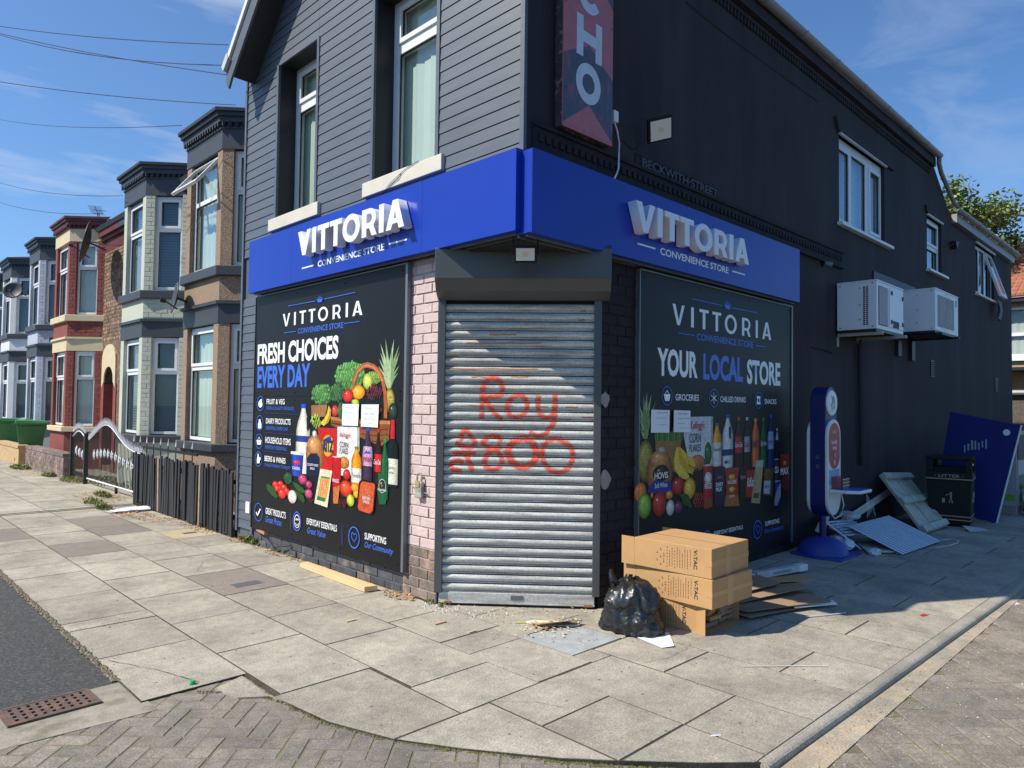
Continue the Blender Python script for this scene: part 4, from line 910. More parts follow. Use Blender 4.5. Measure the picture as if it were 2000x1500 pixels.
# string course over the sign: brick mouldings
sc_ = MB(); sc_.box(.05, -.038, 3.655, 5.95, -.001, 3.685).box(.05, -.02, 3.50, 5.95, -.001, 3.655).box(.05, -.045, 3.455, 5.95, -.001, 3.49)
sc_.build('course_and_recess_shade', dkbrick, shop); dn = MB(); x = .10
while x < 5.9: dn.box(x, -.034, 3.55, x+.045, -.019, 3.605); x += .0775
dn.build('dentil_course', dkbrick, shop, kind='stuff')
MB().box(7.1, -.02, 3.47, 9.0, -.001, 3.60).build('course_and_recess_shade', black_m, shop)  # black strip painted in for the shaded wall recess behind the air conditioner
# side windows
def side_win(i, lights, blind):
    a, b, c, d = RW[i]; w_, h = b-a, d-c
    o = window(shop, MFL(a, .05, c, 0), w_, h, lights, bd=.13)
    if blind: MB().add([(.03, .12, .03), (w_-.03, .12, .03), (w_-.03, .12, h-.03), (.03, .12, h-.03)], [(0, 1, 2, 3)]).build('net_curtain', blind, o)
    BX('window_sill', (a-.06, -.07, c-.05, b+.2, .05, c-.006), white_m, shop, bevel=.006)
    BX('window_head', (a-.01, -.03, d, b+.05, .05, d+.04), whitew, shop); return o
side_win(0, [(.10, .47, .09, 1.02, 0), (.57, 1.10, .07, 1.04, 0), (1.25, 1.66, .11, 1.0, 1)], mat('pale blue net', (.42, .56, .70), .8, .25, 22))
MB().prism([(5.70, -.001, 5.42), (5.78, -.001, 5.26), (7.95, -.001, 5.25), (7.86, -.001, 5.31), (5.84, -.001, 5.32)], (0, -.035, 0)).build('lintel', wall_m, shop)
side_win(1, [(.09, .77, .06, .38, 0), (.11, .75, .48, .82, 1)], slatb_m)
MB().prism([(9.60, -.001, 5.08), (9.66, -.001, 4.96), (10.74, -.001, 4.96), (10.70, -.001, 5.02), (9.70, -.001, 5.03)], (0, -.03, 0)).build('lintel', wall_m, shop)
w3 = side_win(2, [(.06, .44, .08, .95, 0), (.50, .92, .05, .96, 0), (.99, 1.55, .03, .99, 0)], None)
# the top-hung casement standing open at the right of the third window
cs = MB()
for a, c, e, f in holes(0, .62, 0, 1.0, [(.07, .55, .07, .93)]): cs.box(a, 0, e, c, .045, f)
o = cs.build('casement', white_m, w3, bevel=.003); o.matrix_local = Matrix.Translation((.96, -.01, 1.0)) @ Matrix.Rotation(R(-17), 4, 'X') @ Matrix.Translation((0, 0, -1.0))
MB().add([(1.03, 0, .07), (1.51, 0, .07), (1.51, 0, .93), (1.03, 0, .93)], [(0, 1, 2, 3)]).build('casement_pane', glass_m, w3).matrix_local = Matrix.Translation((0, .01, 1.0)) @ Matrix.Rotation(R(-17), 4, 'X') @ Matrix.Translation((0, 0, -1.0))
cu = MB(); cu.add([(.50, .10, .02), (.62, .14, .02), (.78, .10, .02), (.95, .14, .02), (.95, .14, .5), (.8, .1, .8), (.62, .14, .95), (.50, .1, .96)], [(0, 1, 6, 7), (1, 2, 5, 6), (2, 3, 4, 5)]); cu.build('curtain', blind_m, w3)
# pipes, vents and dead sockets on the side wall
MB().tube([(6.46, -.045, 2.50), (6.50, -.045, 1.7), (6.53, -.045, .86)], .032, 8).build('waste_pipe', wall_m, shop)
MB().tube([(6.50, -.07, 2.62), (6.46, -.06, 2.55), (6.49, -.05, 2.45), (6.47, -.045, 2.4)], .012, 6).build('cable', black_m, shop)
for a, c, b, d in ((8.06, 2.44, 8.22, 2.68), (8.72, 2.41, 8.88, 2.72)): BX('bracket_stub', (a, -.05, c, b, 0, d), black_m, shop)
for a, c, b, d in ((9.87, 2.19, 10.07, 2.48), (14.58, 2.06, 14.86, 2.35)):
    o = BX('air_vent', (a, -.012, c, b, 0, d), black_m, shop)
    lv = MB(); z = c+.03
    while z < d-.03: lv.box(a+.02, -.02, z, b-.02, -.012, z+.012); z += .035
    lv.build('louvre', wall_m, o)
MB().prism([(11.1, -.001, 4.62), (11.32, -.001, 4.74), (11.3, -.12, 4.72), (11.15, -.10, 4.70)], (0, 0, .02)).prism([(11.12, -.001, 4.72), (11.32, -.001, 4.72), (11.2, -.001, 4.58)], (0, -.10, 0)).build('vent_hood', black_m, shop)
MB().tube([(2.13, -.004, 5.44), (2.9, -.004, 5.42), (3.77, -.004, 5.43), (5.2, -.004, 5.455)], .008, 4).build('wall_cable', black_m, shop)
MB().tube([(5.0, -.006, 2.36), (5.4, -.006, 2.35), (5.62, -.006, 2.33)], .010, 4).build('wall_cable', black_m, shop)
# street name plate cast in the wall
npl = MB(); A0, A1, Z0, Z1 = 1.33, 2.73, 3.665, 3.785
npl.box(A0, -.010, Z0, A1, -.001, Z1).box(A0, -.02, Z1-.008, A1, -.010, Z1).box(A0, -.02, Z0, A1, -.010, Z0+.008)
np_o = npl.build('street_name_plate', wall_m, shop)
def fit_text(s, u0, v0, u1, v1, m, parent, name='lettering', bold=.02, shear=0., y=0., ext=0., rz=0, thin=1.):
    me = text_mesh(s, bold, shear, 0)
    xs_ = [v.co.x for v in me.vertices]; ys_ = [v.co.y for v in me.vertices]; ax, bx, ay, by = min(xs_), max(xs_), min(ys_), max(ys_)
    sx, sy_ = (u1-u0)/(bx-ax), (v1-v0)/(by-ay)
    if ext:
        bpy.data.meshes.remove(me); me = text_mesh(s, bold, shear, .5)
        for v in me.vertices: v.co = (u0+(v.co.x-ax)*sx, y-(v.co.z+.5)*ext, v0+(v.co.y-ay)*sy_)
    else:
        for v in me.vertices: v.co = (u0+(v.co.x-ax)*sx, y, v0+(v.co.y-ay)*sy_)
    me.materials.append(m); me.name = name
    o = bpy.data.objects.new(name, me); COL.objects.link(o); o.parent = parent; return o
fit_text('BECKWITH\u00b7STREET', 1.40, 3.685, 2.68, 3.768, mat('navy cast letters', (.044, .044, .058), .6, .05, 5), np_o, 'cast_lettering', .03, 0, -.009, .020)
# ---------------------------------------------------------------- blue fascia signs
def fascia(loc, rz, u0, u1, z0, z1, joints, vu, vz, cu, cz, lines, label):
    t = thing('shop_sign', label, 'sign', loc, rz, 'blue fascia signs of the shop')
    us = [u0]+joints+[u1]
    for a, b in zip(us[:-1], us[1:]):
        BX('sign_board', (a+.0012, -.16, z0, b-.0012, -.152, z1), blue_m, t)
    MB().box(u0, -.152, z0, u0+.004, 0, z1).box(u1-.004, -.152, z0, u1, 0, z1).box(u0, -.152, z1-.004, u1, 0, z1).box(u0, -.152, z0, u1, -.10, z0+.004).build('sign_return', blue_m, t)
    MB().box(u0+.02, -.10, z0-.012, u1-.02, -.08, z0+.012).box(u0+.02, -.02, z0-.012, u1-.02, 0, z0+.02).build('sign_rail', alu_m, t)
    lay, W_ = word_layout(.105); sx = (vu[1]-vu[0])/W_; sz = vz[1]-vz[0]; cache = {}
    for ch, x in lay:
        if ch not in cache:
            me = glyph_mesh(ch, .5)
            for v in me.vertices: v.co = (v.co.x*sx, -(v.co.z+.5)*.088, v.co.y*sz)
            me.materials.append(letter_m); me.update(); cache[ch] = me
            me.flip_normals() if False else None
        inst('letter', cache[ch], t, (vu[0]+x*sx, -.168, vz[0]))
        MB().tube([(vu[0]+x*sx+.06, -.17, vz[0]+sz*.8), (vu[0]+x*sx+.06, -.159, vz[0]+sz*.8)], .006, 6).build('fixing', alu_m, t)
    fit_text('CONVENIENCE STORE', cu[0], cz[0], cu[1], cz[1], letter_m, t, 'sign_lettering', .02, 0, -.1608, .0015)
    for a, b, z in lines: BX('sign_rule', (a, -.1625, z-.006, b, -.160, z+.008), letter_m, t)
    return t
fascia((0, 4.235, 0), R(-90), 0, 4.29, 2.838, 3.425, [1.015, 3.21], (1.323, 3.095), (3.055, 3.298), (1.553, 2.687), (2.935, 2.995), [(1.238, 1.483, 2.963), (2.754, 3.011, 2.975)], 'blue sign with white raised letters on the sunlit street front')
fascia((0, 0, 0), 0, -.105, 4.285, 2.815, 3.415, [1.9], (.999, 2.883), (3.02, 3.26), (1.482, 2.655), (2.912, 2.975), [(1.151, 1.407, 2.949), (2.731, 2.987, 2.948)], 'blue sign with white raised letters on the shaded side wall')

# ---------------------------------------------------------------- printed posters
class PR:      # draws flat print on a board; every layer a hair above the last
    def __init__(s, y): s.y = y; s.k = 0; s.mb = MB()
    def lay(s): s.k += 1; return s.y-.0008-.00003*s.k
    def poly(s, pts, col, mid=None):
        y = s.lay(); n = len(pts); s.mb.add([(a, y, b) for a, b in pts], [tuple(range(n))], 0, [col]*n)
    def fan(s, cx, cz, pts, col, rim, hx_=0, hz=0):
        y = s.lay(); n = len(pts)
        s.mb.add([(cx+hx_, y, cz+hz)]+[(cx+(a-cx)*.62+hx_*.4, y, cz+(b-cz)*.62+hz*.4) for a, b in pts]+[(a, y, b) for a, b in pts],
                 [(0, 1+i, 1+(i+1) % n) for i in range(n)]+[(1+i, 1+n+i, 1+n+(i+1) % n, 1+(i+1) % n) for i in range(n)], 0,
                 [tuple(min(1, q*1.45+.05) for q in col)]+[col]*n+[rim]*n)
    def disk(s, cx, cz, rx, rz, col, rim, n=20):
        s.fan(cx, cz, [(cx+rx*cos(2*pi*i/n), cz+rz*sin(2*pi*i/n)) for i in range(n)], col, rim, -rx*.25, rz*.3)
    def line(s, pts, w_, col):
        y = s.lay(); P = [Vector((a, b)) for a, b in pts]; vs = []
        for i, p in enumerate(P):
            t = (P[min(i+1, len(P)-1)]-P[max(i-1, 0)]); t = t.normalized() if t.length > 1e-6 else Vector((1, 0)); nn = Vector((-t.y, t.x))*w_/2
            vs += [(p.x+nn.x, y, p.y+nn.y), (p.x-nn.x, y, p.y-nn.y)]
        s.mb.add(vs, [(2*i, 2*i+1, 2*i+3, 2*i+2) for i in range(len(P)-1)], 0, [col]*len(vs))
    def ring(s, cx, cz, rx, rz, w_, col, n=32):
        y = s.lay(); vs = []
        for i in range(n):
            a = 2*pi*i/n; vs += [(cx+rx*cos(a), y, cz+rz*sin(a)), (cx+(rx-w_)*cos(a), y, cz+(rz-w_)*sin(a))]
        s.mb.add(vs, [(2*i, 2*i+1, (2*i+3) % (2*n), (2*i+2) % (2*n)) for i in range(n)], 0, [col]*len(vs))
    def column(s, x0, x1, prof, z0, z1, col, dark=.35, lite=1.3):      # body of revolution as print: profile (v 0..1, half width 0..1)
        y = s.lay(); cx, hw = (x0+x1)/2, (x1-x0)/2; sh = [(-1, dark), (-.7, .8), (-.35, lite), (.1, 1.), (.65, .7), (1, dark)]; vs = []; cs_ = []
        for v, h in prof:
            for a, k in sh: vs.append((cx+a*h*hw, y, z0+(z1-z0)*v)); cs_.append(tuple(min(1, c*k) for c in col))
        m = len(sh); s.mb.add(vs, [(i*m+j, i*m+j+1, (i+1)*m+j+1, (i+1)*m+j) for i in range(len(prof)-1) for j in range(m-1)], 0, cs_)
PROF = {'milk': [(0, .86), (.02, .95), (.45, .98), (.62, .95), (.72, .80), (.82, .52), (.90, .32), (.945, .28)],
        'slim': [(0, .78), (.03, .9), (.2, .93), (.34, .84), (.5, .92), (.64, .88), (.72, .66), (.82, .38), (.90, .26), (.95, .25)],
        'wide': [(0, .85), (.03, .95), (.4, .95), (.62, .97), (.74, .78), (.84, .45), (.91, .33), (.94, .32)],
        'wine': [(0, .95), (.02, 1), (.55, 1), (.64, .85), (.70, .5), (.75, .42), (.8, .40)],
        'can': [(0, .86), (.03, .97), (.95, .97), (.985, .9)], 'tub': [(0, .78), (.90, .95)]}
def draw_print(ops, y, board, sgn='picture'):
    p = PR(y)
    rnd = random.Random(3)
    for op in ops:
        k = op[0]
        if k == 'P': p.poly(op[1], hx(op[2]))
        elif k == 'L': p.line(op[1], op[2], hx(op[3]))
        elif k == 'D':
            p.disk(op[1], op[2], op[3], op[4], hx(op[5]), hx(op[6]))
            if op[5] != op[6] and op[3] > .03: p.disk(op[1]-op[3]*.3, op[2]+op[4]*.35, op[3]*.16, op[4]*.13, tuple(min(1, c*.6+.5) for c in hx(op[5])), hx(op[5]), 10)
        elif k == 'O': p.ring(op[1], op[2], op[3], op[4], op[5], hx(op[6]))
        elif k == 'C' or k == 'K':
            _, u, v, ru, rv, n, r_, col = op; c = hx(col)
            if k == 'K':
                for i in range(14): a = 2*pi*i/14; p.disk(u+ru*.62*cos(a), v+rv*.62*sin(a), ru*.36, rv*.34, tuple(q*.45 for q in c), tuple(q*.3 for q in c), 9)
                p.disk(u, v, ru*.8, rv*.8, tuple(q*.5 for q in c), tuple(q*.3 for q in c), 14)
            for L_ in range(3 if k == 'K' else 2):       # layers of blobs that never overlap within a layer
                yl = p.lay(); sp_ = r_*1.9; ny_ = int(rv/sp_)+1; nx_ = int(ru/sp_)+1
                for j in range(-ny_, ny_+1):
                    for i in range(-nx_, nx_+1):
                        x = (i+.5*(j % 2)+L_*.37)*sp_; z = (j*.9+L_*.43)*sp_; q = sqrt((x/ru)**2+(z/rv)**2)
                        if q > .97-.12*rnd.random() or rnd.random() < (.12 if k == 'K' else .05)*(1+L_): continue
                        f_ = .55+.75*rnd.random()*(1 if k == 'K' else .6)+.25*z/rv-.25*x/ru*.5+.1*L_; cc = tuple(min(1, t*max(.2, f_)) for t in c)
                        rx_ = r_*(.62+.3*rnd.random()); n8 = 7; jit = [.75+.4*rnd.random() for _ in range(n8)] if k == 'K' else [1]*n8
                        x += u+rnd.uniform(-.1, .1)*r_; z += v+rnd.uniform(-.1, .1)*r_
                        p.mb.add([(x-rx_*.3, yl, z+rx_*.3)]+[(x+rx_*jit[t]*cos(2*pi*t/n8), yl, z+rx_*jit[t]*sin(2*pi*t/n8)) for t in range(n8)], [(0, 1+t, 1+(t+1) % n8) for t in range(n8)], 0, [tuple(min(1, t*1.5+.02) for t in cc)]+[tuple(t*.5 for t in cc)]*n8)
        elif k == 'B':
            _, x0, z0, x1, z1, kind, cap, body, lab = op; pr_ = PROF[kind]; bc = hx(body)
            p.column(x0, x1, pr_, z0, z1, bc, .3, 1.5 if sum(bc) < 1.5 else 1.05)
            if kind == 'wine': p.column(x0, x1, [(.72, .42), (.8, .40), (.97, .38), (1, .36)], z0, z1, hx(cap))
            elif kind == 'can': p.column(x0, x1, [(.955, .95), (1, .88)], z0, z1, hx(cap), .6)
            elif kind == 'tub': p.column(x0, x1, [(.88, 1), (.97, 1), (1, .9)], z0, z1, hx(cap), .7)
            else: p.column(x0, x1, [(.935, .34), (.94, .38), (.99, .38), (1, .34)], z0, z1, hx(cap), .5)
            if lab:
                a, b = lab[1], lab[0]
                f_ = lambda v: next((h0+(h1-h0)*(v-v0)/(v1-v0) for (v0, h0), (v1, h1) in zip(pr_[:-1], pr_[1:]) if v0 <= v <= v1), .9)
                p.column(x0, x1, [(a, f_(a)), ((a+b)/2, f_((a+b)/2)), (b, f_(b))], z0, z1, hx(lab[2]), .45, 1.1)
    p.mb.build('printed_picture', print_m, board, kind='stuff')
    for op in ops:
        if op[0] != 'T': continue
        _, s, u0, v0, u1, v1, col, bold, sh, nm = op; yy = p.lay() if nm in ('brand_lettering', 'product_lettering') else y-.0007
        if bold == 'G':
            lay, W_ = word_layout(.26); sx = (u1-u0)/W_; grp = MB()
            for ch, x in lay:
                me = glyph_mesh(ch, 0, True); st = len(grp.v)
                grp.add([(u0+(v.co.x*(.94)+x)*sx, yy, v0+v.co.y*(v1-v0)) for v in me.vertices], [tuple(f.vertices) for f in me.polygons]); bpy.data.meshes.remove(me)
            grp.build(nm, plain(col), board, kind='stuff')
        else:
            small = (v1-v0) < .1
            fit_text(s, u0, v0, u1, v1, plain(col), board, nm, bold*(1. if not small else .4), sh, yy)
def poster(loc, rz, w_, z0, z1, seam, ops, label, side):
    t = thing('advert_board', label, 'advert', loc, rz, 'black advert panels under the signs')
    b0 = BX('board', (0, .0, seam+.0012, w_, .012, z1), panel_m, t); BX('board', (0, .0, z0, w_, .012, seam-.0012), panel_m, t)
    e = .03
    BX('edge_trim', (w_, -.012, z0, w_+e, .045, z1), alu_m, t); BX('edge_trim', (-.012, -.006, z0, 0, .045, z1), alu_m if side else black_m, t)
    BX('edge_trim', (-.012, -.010, z1, w_+e, .045, z1+.012), alu_m, t); BX('batten', (.05, .013, z0+.02, w_, .045, z1-.02), black_m, t)
    sm = MB().lathe([(0, -.003), (.006, -.003), (.007, 0), (.007, .002)], n=8).mesh('screw', iron_m, True)
    for u in (.06, w_*.33, w_*.66, w_-.06):
        for z in (z0+.05, seam-.04, seam+.04, z1-.05): inst('screw', sm, t, (u, -.0015, z), (R(90), 0, 0))
    draw_print(ops, 0, t)
    return t
poster((-.05, 4.255, 0), R(-90), 2.885, .19, 2.805, 1.675, LEFT_PRINT, 'black advert board with vegetable basket print on the sunlit front', 0)
poster((1.35, -.05, 0), 0, 2.95, .10, 2.775, 1.36, RIGHT_PRINT, 'black advert board reading YOUR LOCAL STORE on the shaded side wall', 1)
# paper notices taped over the posters
def note(loc, rz, quad, lines, label, crease=.002):
    t = thing('paper_notice', label, 'notice', loc, rz, 'paper notices taped on the advert panels')
    nx_, nz = 6, 6; m = MB(); vs = []
    for j in range(nz+1):
        for i in range(nx_+1):
            a, b = i/nx_, j/nz; q = [quad[0][k]*(1-a)*(1-b)+quad[1][k]*a*(1-b)+quad[2][k]*a*b+quad[3][k]*(1-a)*b for k in (0, 1)]
            vs.append((q[0], -.064-.05*0-random.random()*crease-.006*(a-.5)**2, q[1]))
    m.add(vs, [(j*(nx_+1)+i, (j+1)*(nx_+1)+i, (j+1)*(nx_+1)+i+1, j*(nx_+1)+i+1) for j in range(nz) for i in range(nx_)]); m.build('sheet', paper_m, t, smooth=True)
    u0, v1 = quad[0]; u1, v0 = quad[2]
    for s, a, b, hgt, wd in lines:
        fit_text(s, u0+(u1-u0)*a, v1-(v1-v0)*b-hgt, u0+(u1-u0)*(a+wd), v1-(v1-v0)*b, mat('pencil line', (.16, .17, .20), .8), t, 'handwriting', 0, .35, -.0715)
    return t
for q, ln, lb in (([(1.921, 1.6015), (2.2035, 1.6033), (2.1935, 1.401), (1.920, 1.398)], [('Shop closed', .2, .12, .012, .6), ('for works', .2, .36, .01, .5), ('thank you', .3, .62, .012, .35)], 'left sheet of paper taped over the wicker basket print'),
                  ([(2.246, 1.599), (2.5254, 1.601), (2.516, 1.3965), (2.2448, 1.3977)], [('Do not', .3, .12, .012, .35), ('Leave at door', .15, .36, .012, .7), ('please ring', .1, .6, .012, .75), ('ask us', .45, .78, .01, .3)], 'right sheet of paper taped over the wicker basket print')):
    note((0, 4.255, 0), R(-90), q, ln, lb)
for q, ln, lb in (([(.1528, 1.586), (.4385, 1.583), (.4324, 1.3828), (.1474, 1.3877)], [('Shop closed', .3, .1, .014, .6), ('no entry', .25, .34, .011, .55), ('( 1 week )', .22, .62, .012, .6)], 'sheet of paper taped over the pineapple leaves on the shaded board'),
                  ([(.5046, 1.5833), (.784, 1.580), (.786, 1.3814), (.504, 1.386)], [('DO Not', .25, .12, .016, .55), ('Drop off without', .2, .34, .014, .8), ('shop open', .2, .56, .014, .42), ('thank you', .35, .78, .01, .6)], 'sheet of paper with black handwriting beside the cereal box print')):
    note((1.35, 0, 0), 0, q, ln, lb)
# ---------------------------------------------------------------- roller shutter
sh = thing('roller_shutter', 'grey galvanised roller shutter with orange graffiti on the corner door', 'shutter', (0, .957, 0), CHZ)
hb = MB().prism([(-.02, 0, 2.90), (-.02, -.13, 2.90), (-.02, -.225, 2.835), (-.02, -.225, 2.60), (-.02, -.165, 2.51), (-.02, -.06, 2.455), (-.02, 0, 2.455)], (1.385, 0, 0))
hb.build('shutter_box', shutbox_m, sh, bevel=.004)
P_, RB, SY = .0727, 12, -.005
def prof(t):      # depth of a slat in front of the curtain plane, t 0..1 up the slat
    if t < .15: return .004+.013*sin(pi*t/.15*.75)
    if t < .19: return .008
    if t < .94: return .007+.019*sin(pi*(t-.19)/.75)**.8
    return .002
sl = MB(); tt = [0, .04, .08, .12, .15, .19, .23, .28, .35, .44, .54, .64, .73, .81, .87, .91, .94]
sl.add([(x, -prof(t), t*P_) for t in tt for x in (.03, 1.255)], [(2*i, 2*i+1, 2*i+3, 2*i+2) for i in range(len(tt)-1)])
slm = sl.mesh('slat', galv_m)
SZ0 = .105; NS = 32
for i in range(NS): inst('slat', slm, sh, (0, SY, SZ0+i*P_), (0, random.gauss(0, .0005), 0))
MB().box(.03, SY+.006, .1, 1.255, SY+.03, 2.46).build('curtain_back', black_m, sh)
bb = BX('bottom_rail', (.02, SY-.022, .028, 1.265, SY, .105), galv_m, sh, bevel=.004)
BX('lock_plate', (.60, SY-.026, .055, .70, SY-.0225, .088), alu_m, bb); BX('rail_lip', (.02, SY-.038, .022, 1.265, SY-.0225, .030), galv_m, bb)
for u in (.06, 1.18): BX('rust_patch', (u, SY-.040, .018, u+.07, SY-.0385, .034), rust_m, bb)
for a, b in ((-.018, .045), (1.245, 1.305)): BX('guide_rail', (a, -.045, .10, b, .03, 2.46), shutbox_m, sh, bevel=.004)
def ribbon(pts, w_, m, name, lift=.0012):
    # spray line that follows the corrugated slats
    P = [Vector(p) for p in pts]; Q = []
    for i in range(len(P)-1):
        p0, p1, p2, p3 = P[max(i-1, 0)], P[i], P[i+1], P[min(i+2, len(P)-1)]
        n = max(3, int((p2-p1).length/.006))
        for k in range(n):
            t = k/n; Q.append(.5*((2*p1)+(p2-p0)*t+(2*p0-5*p1+4*p2-p3)*t*t+(3*p1-p0-3*p2+p3)*t**3))
    Q.append(P[-1]); mb = MB(); nw = 7; vs = []
    for i, q in enumerate(Q):
        t = (Q[min(i+1, len(Q)-1)]-Q[max(i-1, 0)]).normalized(); nn = Vector((-t.y, t.x)); ww = w_*(.85+.3*random.random())
        for k in range(nw):
            c = q+nn*ww*(k/(nw-1)-.5); tz = ((c.y-SZ0)/P_) % 1.0
            vs.append((c.x, SY-prof(tz)-lift, c.y))
    mb.add(vs, [(i*nw+k, i*nw+k+1, (i+1)*nw+k+1, (i+1)*nw+k) for i in range(len(Q)-1) for k in range(nw-1)]); mb.build(name, m, sh)
GS = {'R': [(.345, 1.495), (.351, 1.582), (.348, 1.669), (.356, 1.749), (.384, 1.807), (.435, 1.829), (.486, 1.808), (.512, 1.75), (.509, 1.7), (.466, 1.677), (.371, 1.669), (.409, 1.597), (.468, 1.526), (.512, 1.49)], 'o': [(.654, 1.701), (.589, 1.664), (.553, 1.606), (.562, 1.541), (.62, 1.513), (.684, 1.536), (.713, 1.594), (.697, 1.658), (.654, 1.701)], 'y': [(.805, 1.689), (.799, 1.616), (.814, 1.545), (.865, 1.509), (.915, 1.532), (.936, 1.604), (.935, 1.697)], 'y2': [(.936, 1.604), (.93, 1.489), (.888, 1.409), (.823, 1.365), (.773, 1.371), (.737, 1.4)], 'd': [(.194, 1.319), (.179, 1.348), (.215, 1.406), (.252, 1.364), (.296, 1.307), (.275, 1.27), (.21, 1.269), (.136, 1.297)], 'bar': [(.116, 1.206), (.196, 1.218), (.305, 1.213)], 'leg': [(.232, 1.212), (.248, 1.147), (.285, 1.072)], 'bar2': [(.095, 1.123), (.153, 1.153), (.204, 1.139)], 'leg2': [(.095, 1.123), (.132, 1.08), (.191, 1.074)], 'e8': [(.514, 1.317), (.47, 1.353), (.412, 1.352), (.362, 1.315), (.377, 1.272), (.442, 1.258), (.501, 1.209), (.516, 1.145), (.473, 1.093), (.415, 1.092), (.375, 1.135), (.392, 1.2), (.442, 1.244), (.507, 1.281)], 'o1': [(.658, 1.341), (.601, 1.304), (.565, 1.239), (.588, 1.167), (.646, 1.122), (.718, 1.119), (.775, 1.163), (.789, 1.235), (.759, 1.307), (.701, 1.342), (.658, 1.341)], 'o2': [(.967, 1.342), (.888, 1.33), (.846, 1.272), (.84, 1.2), (.869, 1.129), (.934, 1.08), (1.006, 1.081), (1.062, 1.132), (1.083, 1.219), (1.054, 1.29), (.967, 1.342)]}
over_m = graf_m.copy(); over_m.name = 'faint overspray'; over_m.node_tree.nodes['Map Range.001'].inputs[3].default_value = .10; over_m.node_tree.nodes['Map Range.001'].inputs[4].default_value = .38
for k_, v_ in GS.items(): ribbon(v_, {'o1': .07}.get(k_, .05), over_m, 'graffiti', .0006)
for k_, v_ in GS.items(): ribbon(v_, {'o1': .045, 'bar': .034, 'bar2': .032}.get(k_, .029), graf_m, 'graffiti')
rr_ = random.Random(5)
for z_, u_, l_ in ((2.37, 1.13, .05), (2.30, 1.12, .05), (2.18, .40, .22), (2.11, .22, .6), (1.90, .05, .75), (1.835, .26, .12), (1.835, .58, .14), (1.60, .25, .35), (1.60, .78, .1), (1.60, 1.02, .1), (1.41, .45, .06), (1.41, .62, .07), (1.52, .60, .3), (1.52, 1.15, .1), (2.0, .07, .08)):
    ribbon([(u_+l_*t/4, z_+rr_.uniform(-.003, .003)) for t in range(5)], .010, rust_m, 'rust_streak', .0008)

# ---------------------------------------------------------------- lights, wall fittings and hanging sign
def floodlight(loc, rot, w_, h, label, stalk):
    t = thing('floodlight', label, 'light', loc)
    if isinstance(rot, Matrix): t.matrix_local = Matrix.Translation(loc) @ rot
    else: t.rotation_euler = rot
    MB().box(-w_/2, -.018, -h/2, w_/2, .018, h/2).build('housing', bin_m, t, bevel=.006)
    BX('diffuser', (-w_/2+.018, -.021, -h/2+.018, w_/2-.018, -.0185, h/2-.018), lamp_m, t)
    BX('led_chip', (-.022, -.0215, -.018, .022, -.0211, .018), ledc_m, t)
    MB().tube(stalk, .008, 6).build('bracket', bin_m, t)
    fb = MB()
    for i in range(7): fb.box(-w_/2+.02+i*(w_-.04)/6.5, .018, -h/2+.02, -w_/2+.026+i*(w_-.04)/6.5, .032, h/2-.02)
    fb.build('cooling_fin', bin_m, t); return t
floodlight((.02, .02, 2.705), (R(14), 0, CHZ), .17, .125, 'black floodlight under the blue fascia above the shutter', [(-.09, .0, 0), (-.09, .0, .07), (-.09, .01, .13), (.09, .01, .13), (.09, 0, .07), (.09, 0, 0)])
floodlight((1.42, -.19, 3.97), Matrix.Rotation(R(-22), 4, 'Z') @ Matrix.Rotation(R(30), 4, 'X') @ Matrix.Rotation(R(-20), 4, 'Y'), .23, .20, 'black floodlight mounted on the dark side wall above the street name', [(0, .03, 0), (0, .13, .03), (.08, .22, .02)])
t = thing('junction_box', 'white junction box with white cable beside the painted hanging sign', 'cable box', (1.0, 0, 3.99))
BX('box', (-.032, -.05, -.04, .032, -.002, .055), white_m, t, bevel=.006)
MB().tube([(.0, -.03, -.04), (.03, -.035, -.1), (.055, -.04, -.2), (.035, -.05, -.33), (-.02, -.09, -.44), (-.11, -.14, -.52), (-.16, -.15, -.58)], .007, 6).build('cable', white_m, t)
t = thing('alarm_cable', 'thin black cable drooping between junction box and wall floodlight', 'cable', (1.05, 0, 3.9))
MB().tube([(.0, -.008, -.0), (.05, -.008, -.05), (.14, -.008, -.06), (.2, -.008, -.085), (.28, -.008, -.085), (.35, -.008, -.02)], .004, 5).build('cable', black_m, t)
pp = thing('painted_sign', 'tall faded red and navy sign with white letters CHO', 'sign', (.28, -.10, 3.70))
signr = mat('faded red paint', (.52, .15, .17), .5, .08, 4, col2=(.44, .13, .16), c2scale=9)
signn = mat('scuffed navy paint', (.075, .085, .125), .5, .15, 7, col2=(.20, .085, .10), c2scale=7, c2=(.54, .60), stretch=(3, 3, .8))
signw = mat('worn white paint', (.62, .66, .74), .55, .1, 15)
MB().box(0, 0, 0, .60, .012, 2.2).build('board', signr, pp); MB().box(.0, .013, .0, .60, .085, 2.2).build('frame', mat('peeling frame', (.05, .045, .05), .7, .5, 15, col2=(.30, .16, .15), c2scale=14, c2=(.55, .6)), pp)
def flat(pts, m, nm, y): MB().add([(a, y, b) for a, b in pts], [tuple(range(len(pts)))]).build(nm, m, pp)
flat([(0.002, .03), (.30, .24), (.585, .03), (.598, .03), (.598, .53), (.30, .71), (.002, .56)], signn, 'painted_band', -.0012)
flat([(0.002, .03), (.30, .24), (.597, .02), (.30, .012)], signr, 'painted_band', -.0016)
flat([(.002, 1.28), (.30, 1.42), (.598, 1.10), (.598, 1.6), (.30, 1.9), (.002, 1.75)], signn, 'painted_band', -.0012)
flat([(.145, .60), (.225, .60), (.225, .72), (.375, .71), (.375, .60), (.455, .60), (.455, .915), (.375, .915), (.375, .80), (.225, .81), (.225, .92), (.145, .92)], signw, 'letter', -.0022)
